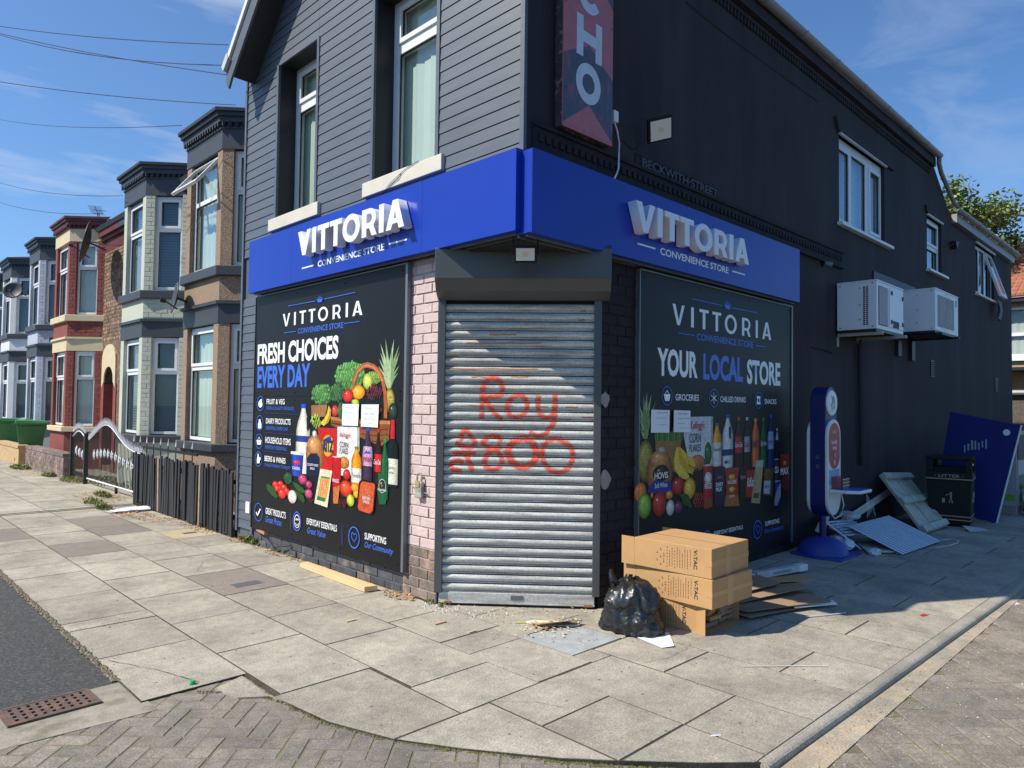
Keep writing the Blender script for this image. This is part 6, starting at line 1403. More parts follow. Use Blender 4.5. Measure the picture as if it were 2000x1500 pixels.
# ---------------------------------------------------------------- things left along the shop walls
def carton(loc, rz, w_, d_, h_, label, open_end=False, txt=True, opened=False):
    """w along local x, d along local y (the printed long side faces -x)"""
    t = thing('cardboard_box', label, 'box', loc, rz, 'stacked light fitting cartons'); th = .006
    if not opened:
        MB().box(0, 0, 0, w_, d_, h_).build('carton_body', card_m, t, bevel=.004)
        BX('packing_tape', (w_*.36, -.0015, -.0005, w_*.50, -.0004, h_+.0005), tape_m, t); BX('packing_tape', (-.0003, -.0016, h_*.42, w_+.0005, -.0005, h_*.58), tape_m, t)
        BX('packing_tape', (-.0014, .0, h_*.40, -.0004, .05, h_*.60), tape_m, t); BX('packing_tape', (w_*.36, 0, h_+.0004, w_*.50, .06, h_+.0014), tape_m, t)
        BX('top_seam', (w_*.425, .07, h_+.0003, w_*.435, d_, h_+.0010), ink_m, t)
        # flaps standing open at the far end
        MB().box(0, d_, .0, th, d_+.115, h_).build('open_flap', card_m, t); MB().box(w_-th, d_, .0, w_, d_+.10, h_).build('open_flap', card_m, t)
    else:
        m = MB(); m.box(0, 0, 0, th, d_, h_).box(w_-th, 0, 0, w_, d_, h_).box(th, 0, 0, w_-th, d_, th).box(th, d_-th, th, w_-th, d_, h_).box(th, .0, h_-th, w_-th, d_-th, h_); m.build('carton_body', card_m, t)
        MB().add([(0, 0, 0), (0, 0, h_), (-.035, -.085, h_+.0), (-.035, -.085, 0)], [(0, 1, 2, 3)]).build('open_flap', card_m, t)
        MB().add([(w_, 0, 0), (w_, 0, h_), (w_+.02, -.10, h_), (w_+.02, -.10, 0)], [(0, 1, 2, 3)]).build('open_flap', card_m, t)
        MB().add([(.02, 0, .004), (w_-.02, 0, .004), (w_-.05, -.13, -.001), (.05, -.13, -.001)], [(0, 1, 2, 3)]).build('open_flap', card_m, t)
    # print on the long face (plane x=0, outward -x); u runs from y=d_ to y=0
    m = Matrix(((0, 0, -1, -.0012), (-1, 0, 0, d_), (0, 1, 0, 0), (0, 0, 0, 1)))
    def put(s, u, v, hgt, length, rot=-90, bold=.0, nm='carton_lettering'):
        me = text_mesh(s, bold); xs_ = [q.co.x for q in me.vertices]; ys_ = [q.co.y for q in me.vertices]; sx = length/(max(xs_)-min(xs_)); sy_ = hgt/(max(ys_)-min(ys_))
        c_, s_ = cos(R(rot)), sin(R(rot))
        for q in me.vertices: a, b = (q.co.x-min(xs_))*sx, (q.co.y-min(ys_))*sy_; q.co = m @ Vector((u+a*c_-b*s_, v+a*s_+b*c_, 0))
        me.materials.append(ink_m); o = bpy.data.objects.new(nm, me); COL.objects.link(o); o.parent = t
    u0 = d_*.78
    put('V-TAC', u0, h_*.90, .030, h_*.66, bold=.035); put('INNOVATIVE LED LIGHTING', u0-.028, h_*.88, .006, h_*.58)
    sp_ = MB()
    for i, (n, ln) in enumerate(((1, .62), (1, .68), (1, .50), (1, .6), (1, .66), (6, .0), (1, .62), (1, .5), (7, 0))):
        u = u0-.05-i*.021
        if n > 1:
            for k in range(n): sp_.box(-.0013, d_-u-.004, h_*(.15+k*.11), -.0009, d_-u, h_*(.15+k*.11)+.012)
        else:
            z = h_*.20
            while z < h_*(.20+ln): l_ = random.uniform(.006, .02); sp_.box(-.0013, d_-u-.0035, z, -.0009, d_-u, min(z+l_, h_*(.22+ln))); z += l_+.004
    for i in range(5):
        for j in range(2): u = u0-.27-j*.030; z = h_*(.22+i*.13); sp_.lathe([(.009, -.0013), (.009, -.001), (.0065, -.0012)], (0, d_-u, z), 8, ax=(-1, 0, 0)) if (i+j) % 2 else sp_.box(-.0014, d_-u-.008, z-.007, -.0009, d_-u+.006, z-.004).box(-.0014, d_-u-.001, z-.007, -.0009, d_-u+.002, z+.008)
    sp_.build('carton_print', ink_m, t); put('CE', u0-.25, h_*.62, .012, .03); put('RoHS', u0-.25, h_*.42, .01, .03)
    return t
carton((.905, -.865, 0), R(5), .50, .50, .195, 'bottom opened cardboard carton stuffed with folded card strips', opened=True)
carton((.862, -1.015, .198), R(-2), .55, .66, .205, 'middle sealed cardboard carton of the stack beside the bin bag')
carton((.872, -1.005, .406), R(1.5), .565, .645, .21, 'topmost cardboard carton of the stack beside the bin bag')
for i in range(22):
    r_ = i//6; c_ = i % 6; L_ = random.uniform(.10, .2)
    a = R(random.uniform(-8, 12)); x0 = 1.0+c_*.07+random.uniform(-.02, .02); z0 = .012+r_*.038
    m = MB().box(0, -.02, 0, L_, .30, .030).build('folded_card_strip', card_m if i % 3 else cardd_m, None); m.location = (x0, -.835+random.uniform(-.03, .02), z0); m.rotation_euler = (0, 0, a)
    tag(m, 'folded brown card strip packed inside the opened bottom carton', 'packaging', 'card strips in the opened carton')
# flattened cardboard sheets behind the boxes
for i, (pts, z, mm_, lb) in enumerate((
    ([(1.45, -1.0), (2.34, -1.22), (2.52, -1.02), (2.3, -.55), (1.5, -.5)], .012, cardd_m, 'lowest flattened brown cardboard sheet of the pile behind the cartons'),
    ([(1.5, -.95), (2.30, -1.27), (2.36, -1.10), (2.2, -.7), (1.5, -.62)], .035, cardd_m, 'bent flattened cardboard sheet with torn right end'),
    ([(1.5, -.78), (2.45, -1.05), (2.55, -.72), (1.6, -.35)], .062, cardd_m, 'flattened cardboard sheet lying in the middle of the pile'),
    ([(1.5, -.66), (2.25, -.86), (2.42, -.60), (1.7, -.22)], .092, cardd_m, 'uppermost flattened cardboard sheet of the pile behind the cartons'))):
    m = MB(); cx = sum(p[0] for p in pts)/len(pts); cy_ = sum(p[1] for p in pts)/len(pts)
    top = [(x, y, z+.02*((x-1.5))+.018*sin(x*5+i)) for x, y in pts]; m.prism([(x, y, zz_) for x, y, zz_ in top], (0, 0, .005)); tag(m.build('cardboard_sheet', mm_), lb, 'cardboard', 'flattened cardboard pile')
tag(MB().prism([(2.30, -.80, .11), (2.62, -1.0, .12), (2.70, -.86, .12), (2.40, -.66, .11)], (0, 0, .005)).build('cardboard_sheet', card_m), 'small lighter torn piece of cardboard on the right of the pile', 'cardboard')
tag(MB().prism([(1.60, -.40, .15), (1.72, -.56, .15), (2.12, -.58, .10), (2.10, -.44, .10)], (0, 0, .05)).build('timber_offcut', timb_m, bevel=.004), 'short chunky softwood offcut lying on the cardboard pile', 'timber')
tag(MB().prism([(1.95, -.60, .15), (2.05, -.72, .15), (2.12, -.66, .15), (2.02, -.56, .15)], (0, 0, .002)).build('paper_label', paper_m), 'small white paper label stuck on the flattened cardboard', 'label')
bar = thing('light_fitting', 'long white strip light fitting lying behind the cardboard pile', 'lamp', (2.35, -.36, .02), R(-12))
BX('housing', (0, -.035, 0, .95, .035, .06), whitew, bar, .004); BX('end_cap', (.95, -.04, -.003, 1.08, .04, .063), white_m, bar, .006); BX('cable_tie', (.30, -.037, -.001, .315, .037, .062), black_m, bar); BX('rating_label', (.55, -.037, .018, .82, -.0352, .042), gut_m, bar)
tag(MB().tube([(1.85, -1.25, .008), (2.2, -1.42, .008)], .005, 4).build('plastic_strip', whitew), 'thin pale plastic strip lying on the pavement in front of the cardboard', 'strip')
tag(MB().prism([(1.95, -1.12, .03), (2.35, -1.30, .02), (2.40, -1.24, .03), (2.36, -1.23, .03), (2.32, -1.27, .03), (1.98, -1.09, .03)], (0, 0, .008)).build('plastic_trim', white_m), 'broken white plastic trim poking from under the cardboard pile', 'strip')
tag(MB().tube([(.52, -1.42, .006), (.75, -1.62, .006), (.92, -1.78, .006)], .003, 4).build('glass_fibre_rod', whitew), 'thin white rod lying alone on the sunlit slabs', 'strip')
# black refuse sack
bg_ = thing('bin_bag', 'shiny black tied refuse sack beside the corner shutter', 'bag', (.635, -.50, 0))
bg_.scale = (.80, .80, .95)
import mathutils
from mathutils import noise as mnoise
m = MB(); nu, nv = 60, 34; rb = random.Random(21)
for j in range(nv+1):
    z = j/nv
    for i in range(nu):
        a = 2*pi*(i+.5*(j % 2))/nu; r_ = (1.03-.18*z if z < .6 else .922*sqrt(max(0, 1-((z-.6)/.42)**2))+.03)*.235*(.9 if j == 0 else 1)
        d_ = Vector((cos(a), sin(a), 0)); q = Vector((cos(a)*1.5, sin(a)*1.5, z*1.8))
        big = .05*mnoise.noise(q*1.1+Vector((3, 1, 0))); rid = -.055*abs(mnoise.noise(q*1.7+Vector((9, 2, 4))))-.030*abs(mnoise.noise(q*3.6+Vector((1, 7, 2))))
        rr = r_+big+rid+.03+rb.gauss(0, .0045); zz_ = z*.36+.035*mnoise.noise(q*1.5)*min(1, z*4)+rb.gauss(0, .003)*(j > 0)
        m.v.append((rr*cos(a), rr*sin(a)*1.12, max(0, zz_)))
for j in range(nv):
    for i in range(nu):
        a, b_, c, d = j*nu+i, j*nu+(i+1) % nu, (j+1)*nu+(i+1) % nu, (j+1)*nu+i
        m.f += [(a, b_, d), (b_, c, d)] if j % 2 == 0 else [(a, b_, c), (a, c, d)]
m.f.append(tuple(range(nv*nu, nv*nu+nu))); m.m = [0]*len(m.f)
m.build('sack', bag_m, bg_, smooth=True)
def ear(p, q, r0, r1, tw):
    e = MB(); P = Vector(p); Q = Vector(q); n = 10; vs = []
    for i in range(n+1):
        t = i/n; c = P.lerp(Q, t)+Vector((.012*sin(t*8), .012*cos(t*7), 0)); w_ = r0*(1-t)+r1*t; d_ = Vector((.67*cos(tw+t), -.74*cos(tw+t), .12*sin(t*6))); k = Vector((.003, .003, 0))
        vs += [c+d_*w_, c+k, c-d_*w_, c-k]
    e.add(vs, [(4*i+a, 4*i+(a+1) % 4, 4*i+4+(a+1) % 4, 4*i+4+a) for i in range(n) for a in range(4)]); e.build('bag_ear', bag_m, bg_, smooth=True)
ear((-.10, .09, .27), (-.14, .13, .45), .07, .035, .1); ear((-.02, .02, .30), (.03, .05, .40), .06, .034, -.5); ear((-.06, .06, .26), (-.17, .10, .36), .09, .06, .9); ear((.0, .0, .28), (.09, -.03, .35), .09, .05, 1.2)
tag(MB().prism([(.50, -.62, .004), (.44, -.885, .004), (.52, -.93, .009), (.75, -.74, .004), (.74, -.66, .004)], (0, 0, .0016)).build('white_card', paper_m), 'white card sheet sticking out under the black refuse sack', 'paper')
tag(MB().prism([(.18, .03, .01), (.42, -.12, .012), (.44, -.20, .03), (.30, -.18, .05), (.14, -.05, .03)], (0, 0, .006)).build('torn_cardboard', card_m), 'torn scrap of cardboard between the sack and the shutter', 'cardboard')
# advertising totem
tm = thing('advert_totem', 'blue advertising totem with white disc and red panel by the side wall', 'sign', (4.42, -.36, 0))
MB().zp([(-.30, -.31), (.30, -.31), (.33, -.20), (.31, .24), (-.28, .25), (-.34, -.05)], .0, .022).build('base_plate', domep_m, tm, bevel=.006)
MB().lathe([(.27, .0), (.262, .03), (.245, .07), (.21, .115), (.155, .15), (.07, .175), (0, .18)], (0, 0, .018), 32).build('base_dome', domep_m, tm, smooth=True)
MB().tube([(0, 0, .19), (0, 0, .50)], .036, 14).build('post', navyp_m, tm)
def stadium(hx_, z0, z1, r, y0, y1, cx=0):
    pts = [(cx+hx_*cos(a), y0, z1-hx_+hx_*sin(a)) for a in [pi*i/12 for i in range(13)]]+[(cx+hx_*cos(a), y0, z0+hx_+hx_*sin(a)) for a in [pi+pi*i/12 for i in range(13)]]
    return MB().prism(pts, (0, y1-y0, 0))
stadium(.155, .42, 1.86, 0, -.085, .085, .02).build('totem_body', navyp_m, tm, bevel=.006)
stadium(.185, .44, 1.50, 0, -.115, -.086, .03).build('white_rim', white_m, tm, bevel=.004); stadium(.185, .44, 1.50, 0, .086, .115, .03).build('white_rim', white_m, tm, bevel=.004)
MB().lathe([(0, .012), (.135, .010), (.145, 0), (.145, -.02)], (.02, -.092, 1.68), 28, ax=(0, -1, 0)).build('white_disc', white_m, tm)
dl = MB(); dl.tube([(.0, -.106, 1.60), (-.015, -.106, 1.66), (.02, -.106, 1.70), (-.005, -.106, 1.76)], .006, 4).tube([(.05, -.106, 1.62), (.06, -.106, 1.69), (.04, -.106, 1.75)], .006, 4).build('disc_logo', gut_m, tm)
stadium(.150, .95, 1.46, 0, -.119, -.1155, .03).build('red_panel', mat('red advert print', (.46, .055, .055), .4, .04, 5), tm)
fit_text('LOTTO', -.02, 1.345, .07, 1.375, white_m, tm, 'totem_lettering', .02, 0, -.1205); fit_text('Lucky', -.06, 1.215, .11, 1.275, white_m, tm, 'totem_lettering', .03, .2, -.1205); fit_text('WIN', -.03, 1.16, .08, 1.20, white_m, tm, 'totem_lettering', .03, 0, -.1205)
BX('print_panel', (-.11, -.1195, .78, .17, -.1155, .945), mat('sky blue print', (.20, .38, .62), .4, .2, 30), tm)
MB().lathe([(0, -.0), (.03, 0), (.032, .004), (0, .004)], (.03, -.1195, 1.10), 12, ax=(0, -1, 0)).build('oval_badge', gut_m, tm); BX('hand_mark', (.02, -.1205, 1.0, .04, -.1195, 1.05), white_m, tm)
for z in (.98, 1.08): MB().lathe([(.012, 0), (.020, .0), (.020, .006), (.012, .006)], (-.136, 0, z), 14, ax=(-1, 0, 0)).build('eyelet', alu_m, tm)
sf = MB().zp([(-.12, -.12), (.20, -.12), (.34, -.36), (.30, -.42), (-.02, -.42), (-.12, -.30)], .70, .735); sf.build('shelf', white_m, tm, bevel=.01); MB().zp([(-.10, -.13), (.19, -.13), (.31, -.36), (.28, -.40), (-.01, -.40), (-.10, -.29)], .7355, .738).build('shelf_print', mat('shelf print', (.04, .12, .45), .4, .1, 4, col2=(.30, .06, .10), c2scale=12, c2=(.54, .58)), tm)
bxm = MB().box(-.06, -.24, .74, .12, -.13, .86); bxm.build('clear_tray', clearp_m, tm); MB().box(-.05, -.16, .742, .11, -.125, .87).build('slip', mat('red slips', (.45, .08, .08), .6), tm)
for z in (.775, .81, .845): BX('tray_rim', (-.065, -.245, z, .125, -.24, z+.006), whitew, tm)
MB().tube([(.10, -.16, .70), (.13, -.18, .55), (.11, -.16, .44), (.03, -.12, .40), (-.02, -.1, .46)], .006, 5).build('loose_cable', white_m, tm)
MB().add([(.22, -.38, .70), (.26, -.36, .70), (.36, -.42, .46), (.30, -.46, .40), (.20, -.40, .42), (.24, -.46, .55)], [(0, 1, 2, 5), (5, 2, 3), (5, 3, 4), (0, 5, 4)]).build('hanging_wrapper', clearp_m, tm)
# heap of broken panels
def slabp(name, pts, th, m, label, cat, group='broken boards dumped by the side wall'):
    o = MB().prism(pts, (0, 0, th)).build(name, m, bevel=.003); return tag(o, label, cat, group)
rp = thing('ribbed_panel', 'large pale blue ribbed board lying tilted on the rubbish heap', 'board', (5.0, -1.0, 0), 0, 'broken boards dumped by the side wall')
P0_, P1_, P3_ = Vector((0, 0, .012)), Vector((1.18, -.08, .03)), Vector((.06, .60, .24)); P2_ = P1_+P3_-P0_
for i in range(14):
    a, b = i/14, (i+.70)/14; q = [P0_.lerp(P1_, a), P0_.lerp(P1_, b), P3_.lerp(P2_, b), P3_.lerp(P2_, a)]; MB().prism(q, (0, 0, .005)).build('slat', ribb_m, rp)
MB().prism([P0_+Vector((0, 0, -.004)), P1_+Vector((0, 0, -.004)), P2_+Vector((0, 0, -.004)), P3_+Vector((0, 0, -.004))], (0, 0, .010)).build('backing', dkw, rp) if False else MB().prism([p+Vector((0, 0, -.004)) for p in (P0_, P1_, P2_, P3_)], (0, 0, .0035)).build('backing', mat('board backing', (.05, .065, .10), .7), rp)
r2 = thing('ribbed_panel', 'smaller broken ribbed board propped nearer the totem', 'board', (4.95, -.45, .15), 0, 'broken boards dumped by the side wall')
for i in range(6):
    MB().prism([(0+.02*i, i*.055, .02*i), (.55+.04*sin(i*3), i*.055-.12, .02*i), (.55+.04*sin(i*3), i*.055-.07, .02*i), (0+.02*i, i*.055+.047, .02*i)], (0, 0, .014)).build('slat', ribb_m, r2)
slabp('broken_board', [(4.80, -.70, .015), (5.05, -.92, .015), (5.50, -.90, .02), (5.2, -.45, .02)], .018, cream_m, 'pale broken board lying flat beneath the ribbed board', 'board')
slabp('broken_board', [(4.62, -.30, .32), (4.78, -.20, .34), (5.02, -.52, .03), (4.84, -.62, .03)], .012, ribb_m, 'small pale blue broken panel leaning against the heap by the totem', 'board')
slabp('long_batten', [(5.2, -.12, .16), (5.24, -.20, .13), (8.0, -.05, .42), (8.0, -.02, .50)], .012, cream_m, 'long cream batten lying low along the dark side wall', 'timber')
slabp('broken_board', [(4.55, -.22, .22), (4.60, -.30, .18), (5.3, -.10, .30), (5.3, -.04, .36)], .014, cream_m, 'short cream splintered board behind the totem post', 'board')
def lump(loc, s, m, label, name='polystyrene_lump', cat='rubbish', seed=1, gp='pale foam lumps around the heap'):
    b = MB(); nu_, nv_ = 16, 9
    for j in range(nv_+1):
        for i in range(nu_):
            a, v = 2*pi*i/nu_, pi*j/nv_; d_ = Vector((sin(v)*cos(a), sin(v)*sin(a), cos(v))); k = 1+.35*mnoise.noise(d_*1.8+Vector((seed, 0, 0)))+.15*mnoise.noise(d_*5+Vector((0, seed, 0)))
            b.v.append((d_.x*s[0]*k, d_.y*s[1]*k, max(-s[2]*.8, d_.z*s[2]*k)+s[2]*.8))
    b.f = [(j*nu_+i, j*nu_+(i+1) % nu_, (j+1)*nu_+(i+1) % nu_, (j+1)*nu_+i) for j in range(nv_) for i in range(nu_)]; b.m = [0]*len(b.f)
    o = b.build(name, m, loc=loc); return tag(o, label, cat, gp)
lump((4.72, -.52, .04), (.10, .07, .06), foam_m, 'pale foam lump beside the totem base plate', seed=1); lump((4.82, -.38, .05), (.13, .08, .07), foam_m, 'pale crumpled foam lump behind the totem base', seed=2)
lump((4.80, -.78, 0), (.11, .06, .04), foam_m, 'flat foam lump in front of the broken boards', seed=3); lump((5.4, -.30, .28), (.10, .12, .05), whitew, 'white crumpled scrap on top of the heap', seed=4, name='crumpled_plastic')
lump((5.55, -.24, .26), (.08, .07, .05), cream_m, 'beige crumpled scrap at the top of the heap by the wall', seed=9, name='crumpled_plastic')
t = thing('loose_cable', 'thin pale cable looping out from under the ribbed board', 'cable', (6.0, -1.1, .01)); MB().tube([(-.3, -.02, 0), (0, -.10, .0), (.25, -.14, .01), (.42, -.10, .02), (.46, 0, .01), (.36, .07, 0)], .006, 5).build('cable', whitew, t)
t = thing('loose_cable', 'thin brown cable tangled in front of the broken boards', 'cable', (4.9, -.8, .01)); MB().tube([(-.1, -.1, .01), (0, -.15, 0), (.15, -.15, .02), (.2, -.10, .02)], .005, 5).build('cable', mat('brown cable', (.25, .18, .11), .6), t)
# cream drawer-like board with battens, leaning on the wall
lb = thing('leaning_board', 'dirty cream panel with cross battens leaning against the wall by the litter bin', 'board', (6.62, -.88, 0))
A_, B_, C_, D_ = Vector((0, .0, .01)), Vector((.62, .05, .01)), Vector((.30, .66, .66)), Vector((-.10, .62, .70))
A_, B_, C_, D_ = Vector((.0, .12, .01)), Vector((.90, .08, .02)), Vector((1.60, .80, .62)), Vector((.52, .82, .68))
ln_ = (D_-A_); wd_ = (B_-A_); nn_ = wd_.cross(ln_).normalized()
if nn_.y > 0: nn_ = -nn_
MB().prism([A_, B_, C_, D_], nn_*.022).build('panel', cream_m, lb, bevel=.003)
for a0, a1, s_, e_ in ((.0, .09, .0, 1.0), (.46, .56, -.0, 1.18), (.90, 1.0, .02, 1.12)):
    q = lambda s, t: A_.lerp(B_, s).lerp(D_.lerp(C_, s), t)+nn_*.023
    MB().prism([q(s_, a0), q(e_, a0), q(e_, a1), q(s_, a1)], nn_*.05).build('batten', cream_m, lb, bevel=.003)
for s_ in (.0, .95): MB().prism([q(s_, .0), q(s_+.05, 0), q(s_+.05, 1), q(s_, 1)], nn_*.015).build('edge_strip', cream_m, lb)
MB().tube([q(.5, .05), q(.48, .5), q(.5, .95)], .010, 5).build('cord', cream_m, lb)
# litter bin
bn = thing('litter_bin', 'black square litter bin with gold bands beside the blue board', 'litter bin', (7.96, -.76, 0), R(8))
b = MB(); w_ = .27
for (z0, a0), (z1, a1) in zip([(0, .22), (.05, .245), (.08, .25), (.62, .27)], [(.05, .245), (.08, .25), (.62, .27), (.66, .275)]):
    b.add([(-a0, -a0, z0), (a0, -a0, z0), (a0, a0, z0), (-a0, a0, z0), (-a1, -a1, z1), (a1, -a1, z1), (a1, a1, z1), (-a1, a1, z1)], [(0, 1, 5, 4), (1, 2, 6, 5), (2, 3, 7, 6), (3, 0, 4, 7)])
b.build('body', bin_m, bn, bevel=.01)
BX('hood_base', (-.275, -.275, .66, .275, .275, .76), bin_m, bn, .01); BX('lid', (-.285, -.285, .93, .285, .285, .975), bin_m, bn, .015)
for sx in (-1, 1):
    for sy_ in (-1, 1): BX('hood_post', (sx*.235-.04, sy_*.235-.04, .76, sx*.235+.04, sy_*.235+.04, .93), bin_m, bn, .01)
BX('liner', (-.20, -.20, .70, .20, .20, .82), dk_int, bn)
for z, a in ((.655, .278), (.14, .256), (.09, .254)): MB().box(-a, -a, z, a, -a+.004, z+.014).box(-a, a-.004, z, a, a, z+.014).box(-a, -a+.004, z, -a+.004, a-.004, z+.014).box(a-.004, -a+.004, z, a, a-.004, z+.014).build('gold_band', gold_m, bn)
BX('corner_bolt', (-.262, -.288, .86, -.235, -.276, .89), silver_m, bn, .004)
o = fit_text('\u00b7 LITTER \u00b7', -.17, .685, .17, .725, gold_m, bn, 'litter_lettering', .02, 0, -.277); o2 = fit_text('\u00b7 LITTER \u00b7', -.17, .685, .17, .725, gold_m, bn, 'litter_lettering', .02, 0, -.277); o2.rotation_euler = (0, 0, R(-90))
for rz_ in (0, -90):
    tm_ = MB(); tm_.lathe([(0, 0), (.016, 0), (.016, .002), (0, .002)], (.02, -.262, .50), 10, ax=(0, -1, 0)).tube([(.02, -.264, .48), (.02, -.263, .40)], .014, 5).tube([(.02, -.263, .40), (.0, -.262, .33)], .007, 4).tube([(.02, -.263, .40), (.04, -.262, .33)], .007, 4).tube([(.02, -.264, .46), (-.04, -.264, .43)], .006, 4).box(-.085, -.264, .33, -.05, -.258, .39)
    o = tm_.build('tidy_emblem', gold_m, bn); o.rotation_euler = (0, 0, R(rz_))
# leaning blue board
bl = thing('blue_board', 'large tilted navy blue board leaning behind the litter bin', 'board', (8.6, -1.17, 0))
c4 = [Vector((0, -.0, .0)), Vector((.0, .80, .12)), Vector((.12, .60, 1.60)), Vector((.12, -.285, 1.42))]
MB().prism(c4, (.035, 0, 0)).build('board', bluebd_m, bl, bevel=.003)
BX('edge_strip', (-.001, -.0, 0, .0, 0.01, .01), gut_m, bl)
MB().prism([c4[3]+Vector((-.002, 0, 0)), c4[3]+Vector((.05, 0, 0)), c4[0]+Vector((.05, 0, 0)), c4[0]+Vector((-.002, 0, 0))], (0, -.014, 0)).build('edge_trim', silver_m, bl)
MB().lathe([(0, .0), (.045, .0), (.045, .002), (0, .002)], (.098, -.12, 1.31), 20, ax=(-1, 0, .08)).build('round_sticker', silver_m, bl)
lb2 = MB(); rr_ = random.Random(8)
for i in range(7):
    y_ = .40-i*.045; z_ = 1.02+.012*i; lb2.box(.062+.001*i, y_-rr_.uniform(.008, .02), z_-rr_.uniform(0, .03), .0625+.001*i, y_+.008, z_+rr_.uniform(.07, .17))
lb2.build('torn_label', mat('torn label remains', (.30, .34, .45), .8, .3, 60), bl)
ap = thing('display_fridge', 'white and grey commercial cabinet with green stripe behind the blue board', 'cabinet', (9.75, -1.22, 0), R(-4))
BX('cabinet', (0, 0, 0, 1.1, .45, 1.30), gut_m, ap, .01); BX('window_panel', (.05, -.012, .86, 1.05, -.001, 1.25), black_m, ap); BX('lower_panel', (.05, -.010, .14, 1.05, -.001, .84), mat('beige print', (.42, .40, .40), .5, .1, 4), ap); BX('side_window', (-.012, .03, .86, -.001, .42, 1.22), black_m, ap); BX('side_print', (-.010, .02, .14, -.001, .43, .84), mat('beige print', (.42, .40, .40), .5, .1, 4), ap); BX('green_stripe', (-.014, .02, .22, -.0101, .43, .32), mat('green stripe', (.20, .42, .06), .5), ap); BX('green_stripe', (.05, -.014, .22, 1.05, -.0101, .32), mat('green stripe', (.20, .42, .06), .5), ap); BX('dark_print', (.08, -.014, .40, .4, -.0101, .62), mat('green print', (.08, .14, .10), .5, .4, 20), ap)
lump((10.3, -1.35, 0), (.22, .16, .28), mat('red and white striped bag', (.60, .60, .64), .6, .1, 6, col2=(.40, .03, .05), c2scale=6, c2=(.50, .52)), 'red and white patterned bag standing at the right edge', name='shopping_bag', cat='bag', seed=6, gp=None) if False else None
o = lump((9.95, -1.38, 0), (.20, .14, .27), mat('red and white bag', (.60, .60, .64), .6, .1, 6, col2=(.40, .03, .05), c2scale=6, c2=(.50, .52)), 'red and white patterned bag standing at the right edge', name='shopping_bag', cat='bag', seed=6); del o['group']
slabp('crushed_paper', [(7.35, -1.12, .01), (7.6, -1.28, .01), (7.75, -1.18, .02), (7.5, -1.0, .06)], .003, whitew, 'crumpled pale paper lying in front of the litter bin', 'paper', None) if False else tag(MB().prism([(7.35, -1.12, .01), (7.6, -1.28, .01), (7.75, -1.18, .02), (7.5, -1.0, .06)], (0, 0, .003)).build('crumpled_paper', whitew), 'crumpled pale paper lying in front of the litter bin', 'paper')
# timber and small litter along the front
tag(MB().prism([(-.115, 2.84, .003), (-.20, 2.83, .003), (-.245, 1.63, .003), (-.135, 1.60, .003)], (0, 0, .045)).build('timber_batten', timb_m, bevel=.003), 'new softwood batten lying along the foot of the black poster wall', 'timber')
tag(MB().prism([(-.04, 4.15, .165), (-.055, 3.92, .15), (-.015, 3.90, .15), (-.01, 4.15, .165)], (0, 0, .035)).build('loose_brick', mat('orange brick', (.50, .22, .12), .85, .2, 15)), 'broken orange brick piece resting at the bottom edge of the poster', 'brick')
tag(MB().tube([(-.02, 3.9, .10), (-.05, 3.7, .05), (-.06, 3.5, .09), (-.03, 3.35, .12)], .008, 5).build('loose_cable', black_m), 'thin black cable dangling below the left poster', 'cable')
MBR = MB()
tag(MB().box(0, -.006, 0, .085, .006, .006).build('wood_splinter', timb_m, loc=(-.80, 1.01, .003)), 'pale wood splinter lying alone on the slabs left of the shutter', 'splinter')
tag(MB().box(0, -.006, 0, .10, .006, .006).build('wood_splinter', mat('orange wood', (.50, .20, .08), .8), loc=(-.36, .52, .003)), 'reddish wood splinter lying in front of the pink pier', 'splinter')
tag(MB().box(0, -.006, 0, .07, .006, .005).build('wood_splinter', timb_m, loc=(-.30, .22, .003)), 'short wood splinter on the slab in front of the shutter', 'splinter')
tag(MB().tube([(.0, .0, .006), (.12, -.10, .006), (.2, -.22, .006)], .005, 5).build('yellow_strap', mat('yellow green strap', (.60, .62, .08), .6), loc=(.10, .16, 0)), 'thin yellow green strap lying before the shutter', 'strap')
sh2 = MB(); n = 16
sh2.prism([(.05+.19*cos(2*pi*i/n)*(1 if cos(2*pi*i/n) > 0 else 1.1), -.02+.055*sin(2*pi*i/n), .004) for i in range(n)], (0, 0, .008)); o = sh2.build('cream_insole', mat('cream foam', (.70, .62, .48), .8), loc=(.28, .0, 0)); o.rotation_euler = (0, 0, R(-52)); tag(o, 'flat cream offcut lying on the slab in front of the shutter', 'offcut')
tag(MB().lathe([(0, 0), (.016, 0), (.018, .006), (.014, .02), (0, .02)], n=14).build('bottle_top', mat('green plastic', (.03, .42, .12), .4), loc=(-2.05, .60, 0), smooth=False), 'bright green plastic bottle top at the edge of the slabs', 'bottle top')
tag(lump((-.20, 7.7, 0), (.34, .13, .03), paper_m, 'x', seed=31, name='white_rag', cat='rag'), 'crumpled white rag lying by the end of the picket fence', 'rag')
o = bpy.data.objects.get('white_rag')
if 'group' in o: del o['group']
tag(MB().prism([(3.62, -2.22, -.045), (3.82, -2.30, -.045), (3.86, -2.22, -.04), (3.70, -2.17, -.04)], (0, 0, .004)).build('glove', mat('striped glove', (.55, .55, .55), .8, .5, 60)), 'small grey and white glove scrap lying in the channel at right', 'litter')
tag(MB().prism([(2.58, -1.86, .001), (2.66, -1.88, .001), (2.66, -1.84, .001), (2.60, -1.83, .001)], (0, 0, .002)).build('red_wrapper', mat('red wrapper', (.55, .02, .03), .5)), 'tiny red wrapper on the slab at the shadow edge', 'litter')
tag(MB().tube([(-.46, -1.76, .003), (-.42, -1.79, .003)], .004, 5).build('cigarette_end', paper_m, loc=(0, 0, 0)), 'white cigarette end on the slabs near the kerb', 'litter')
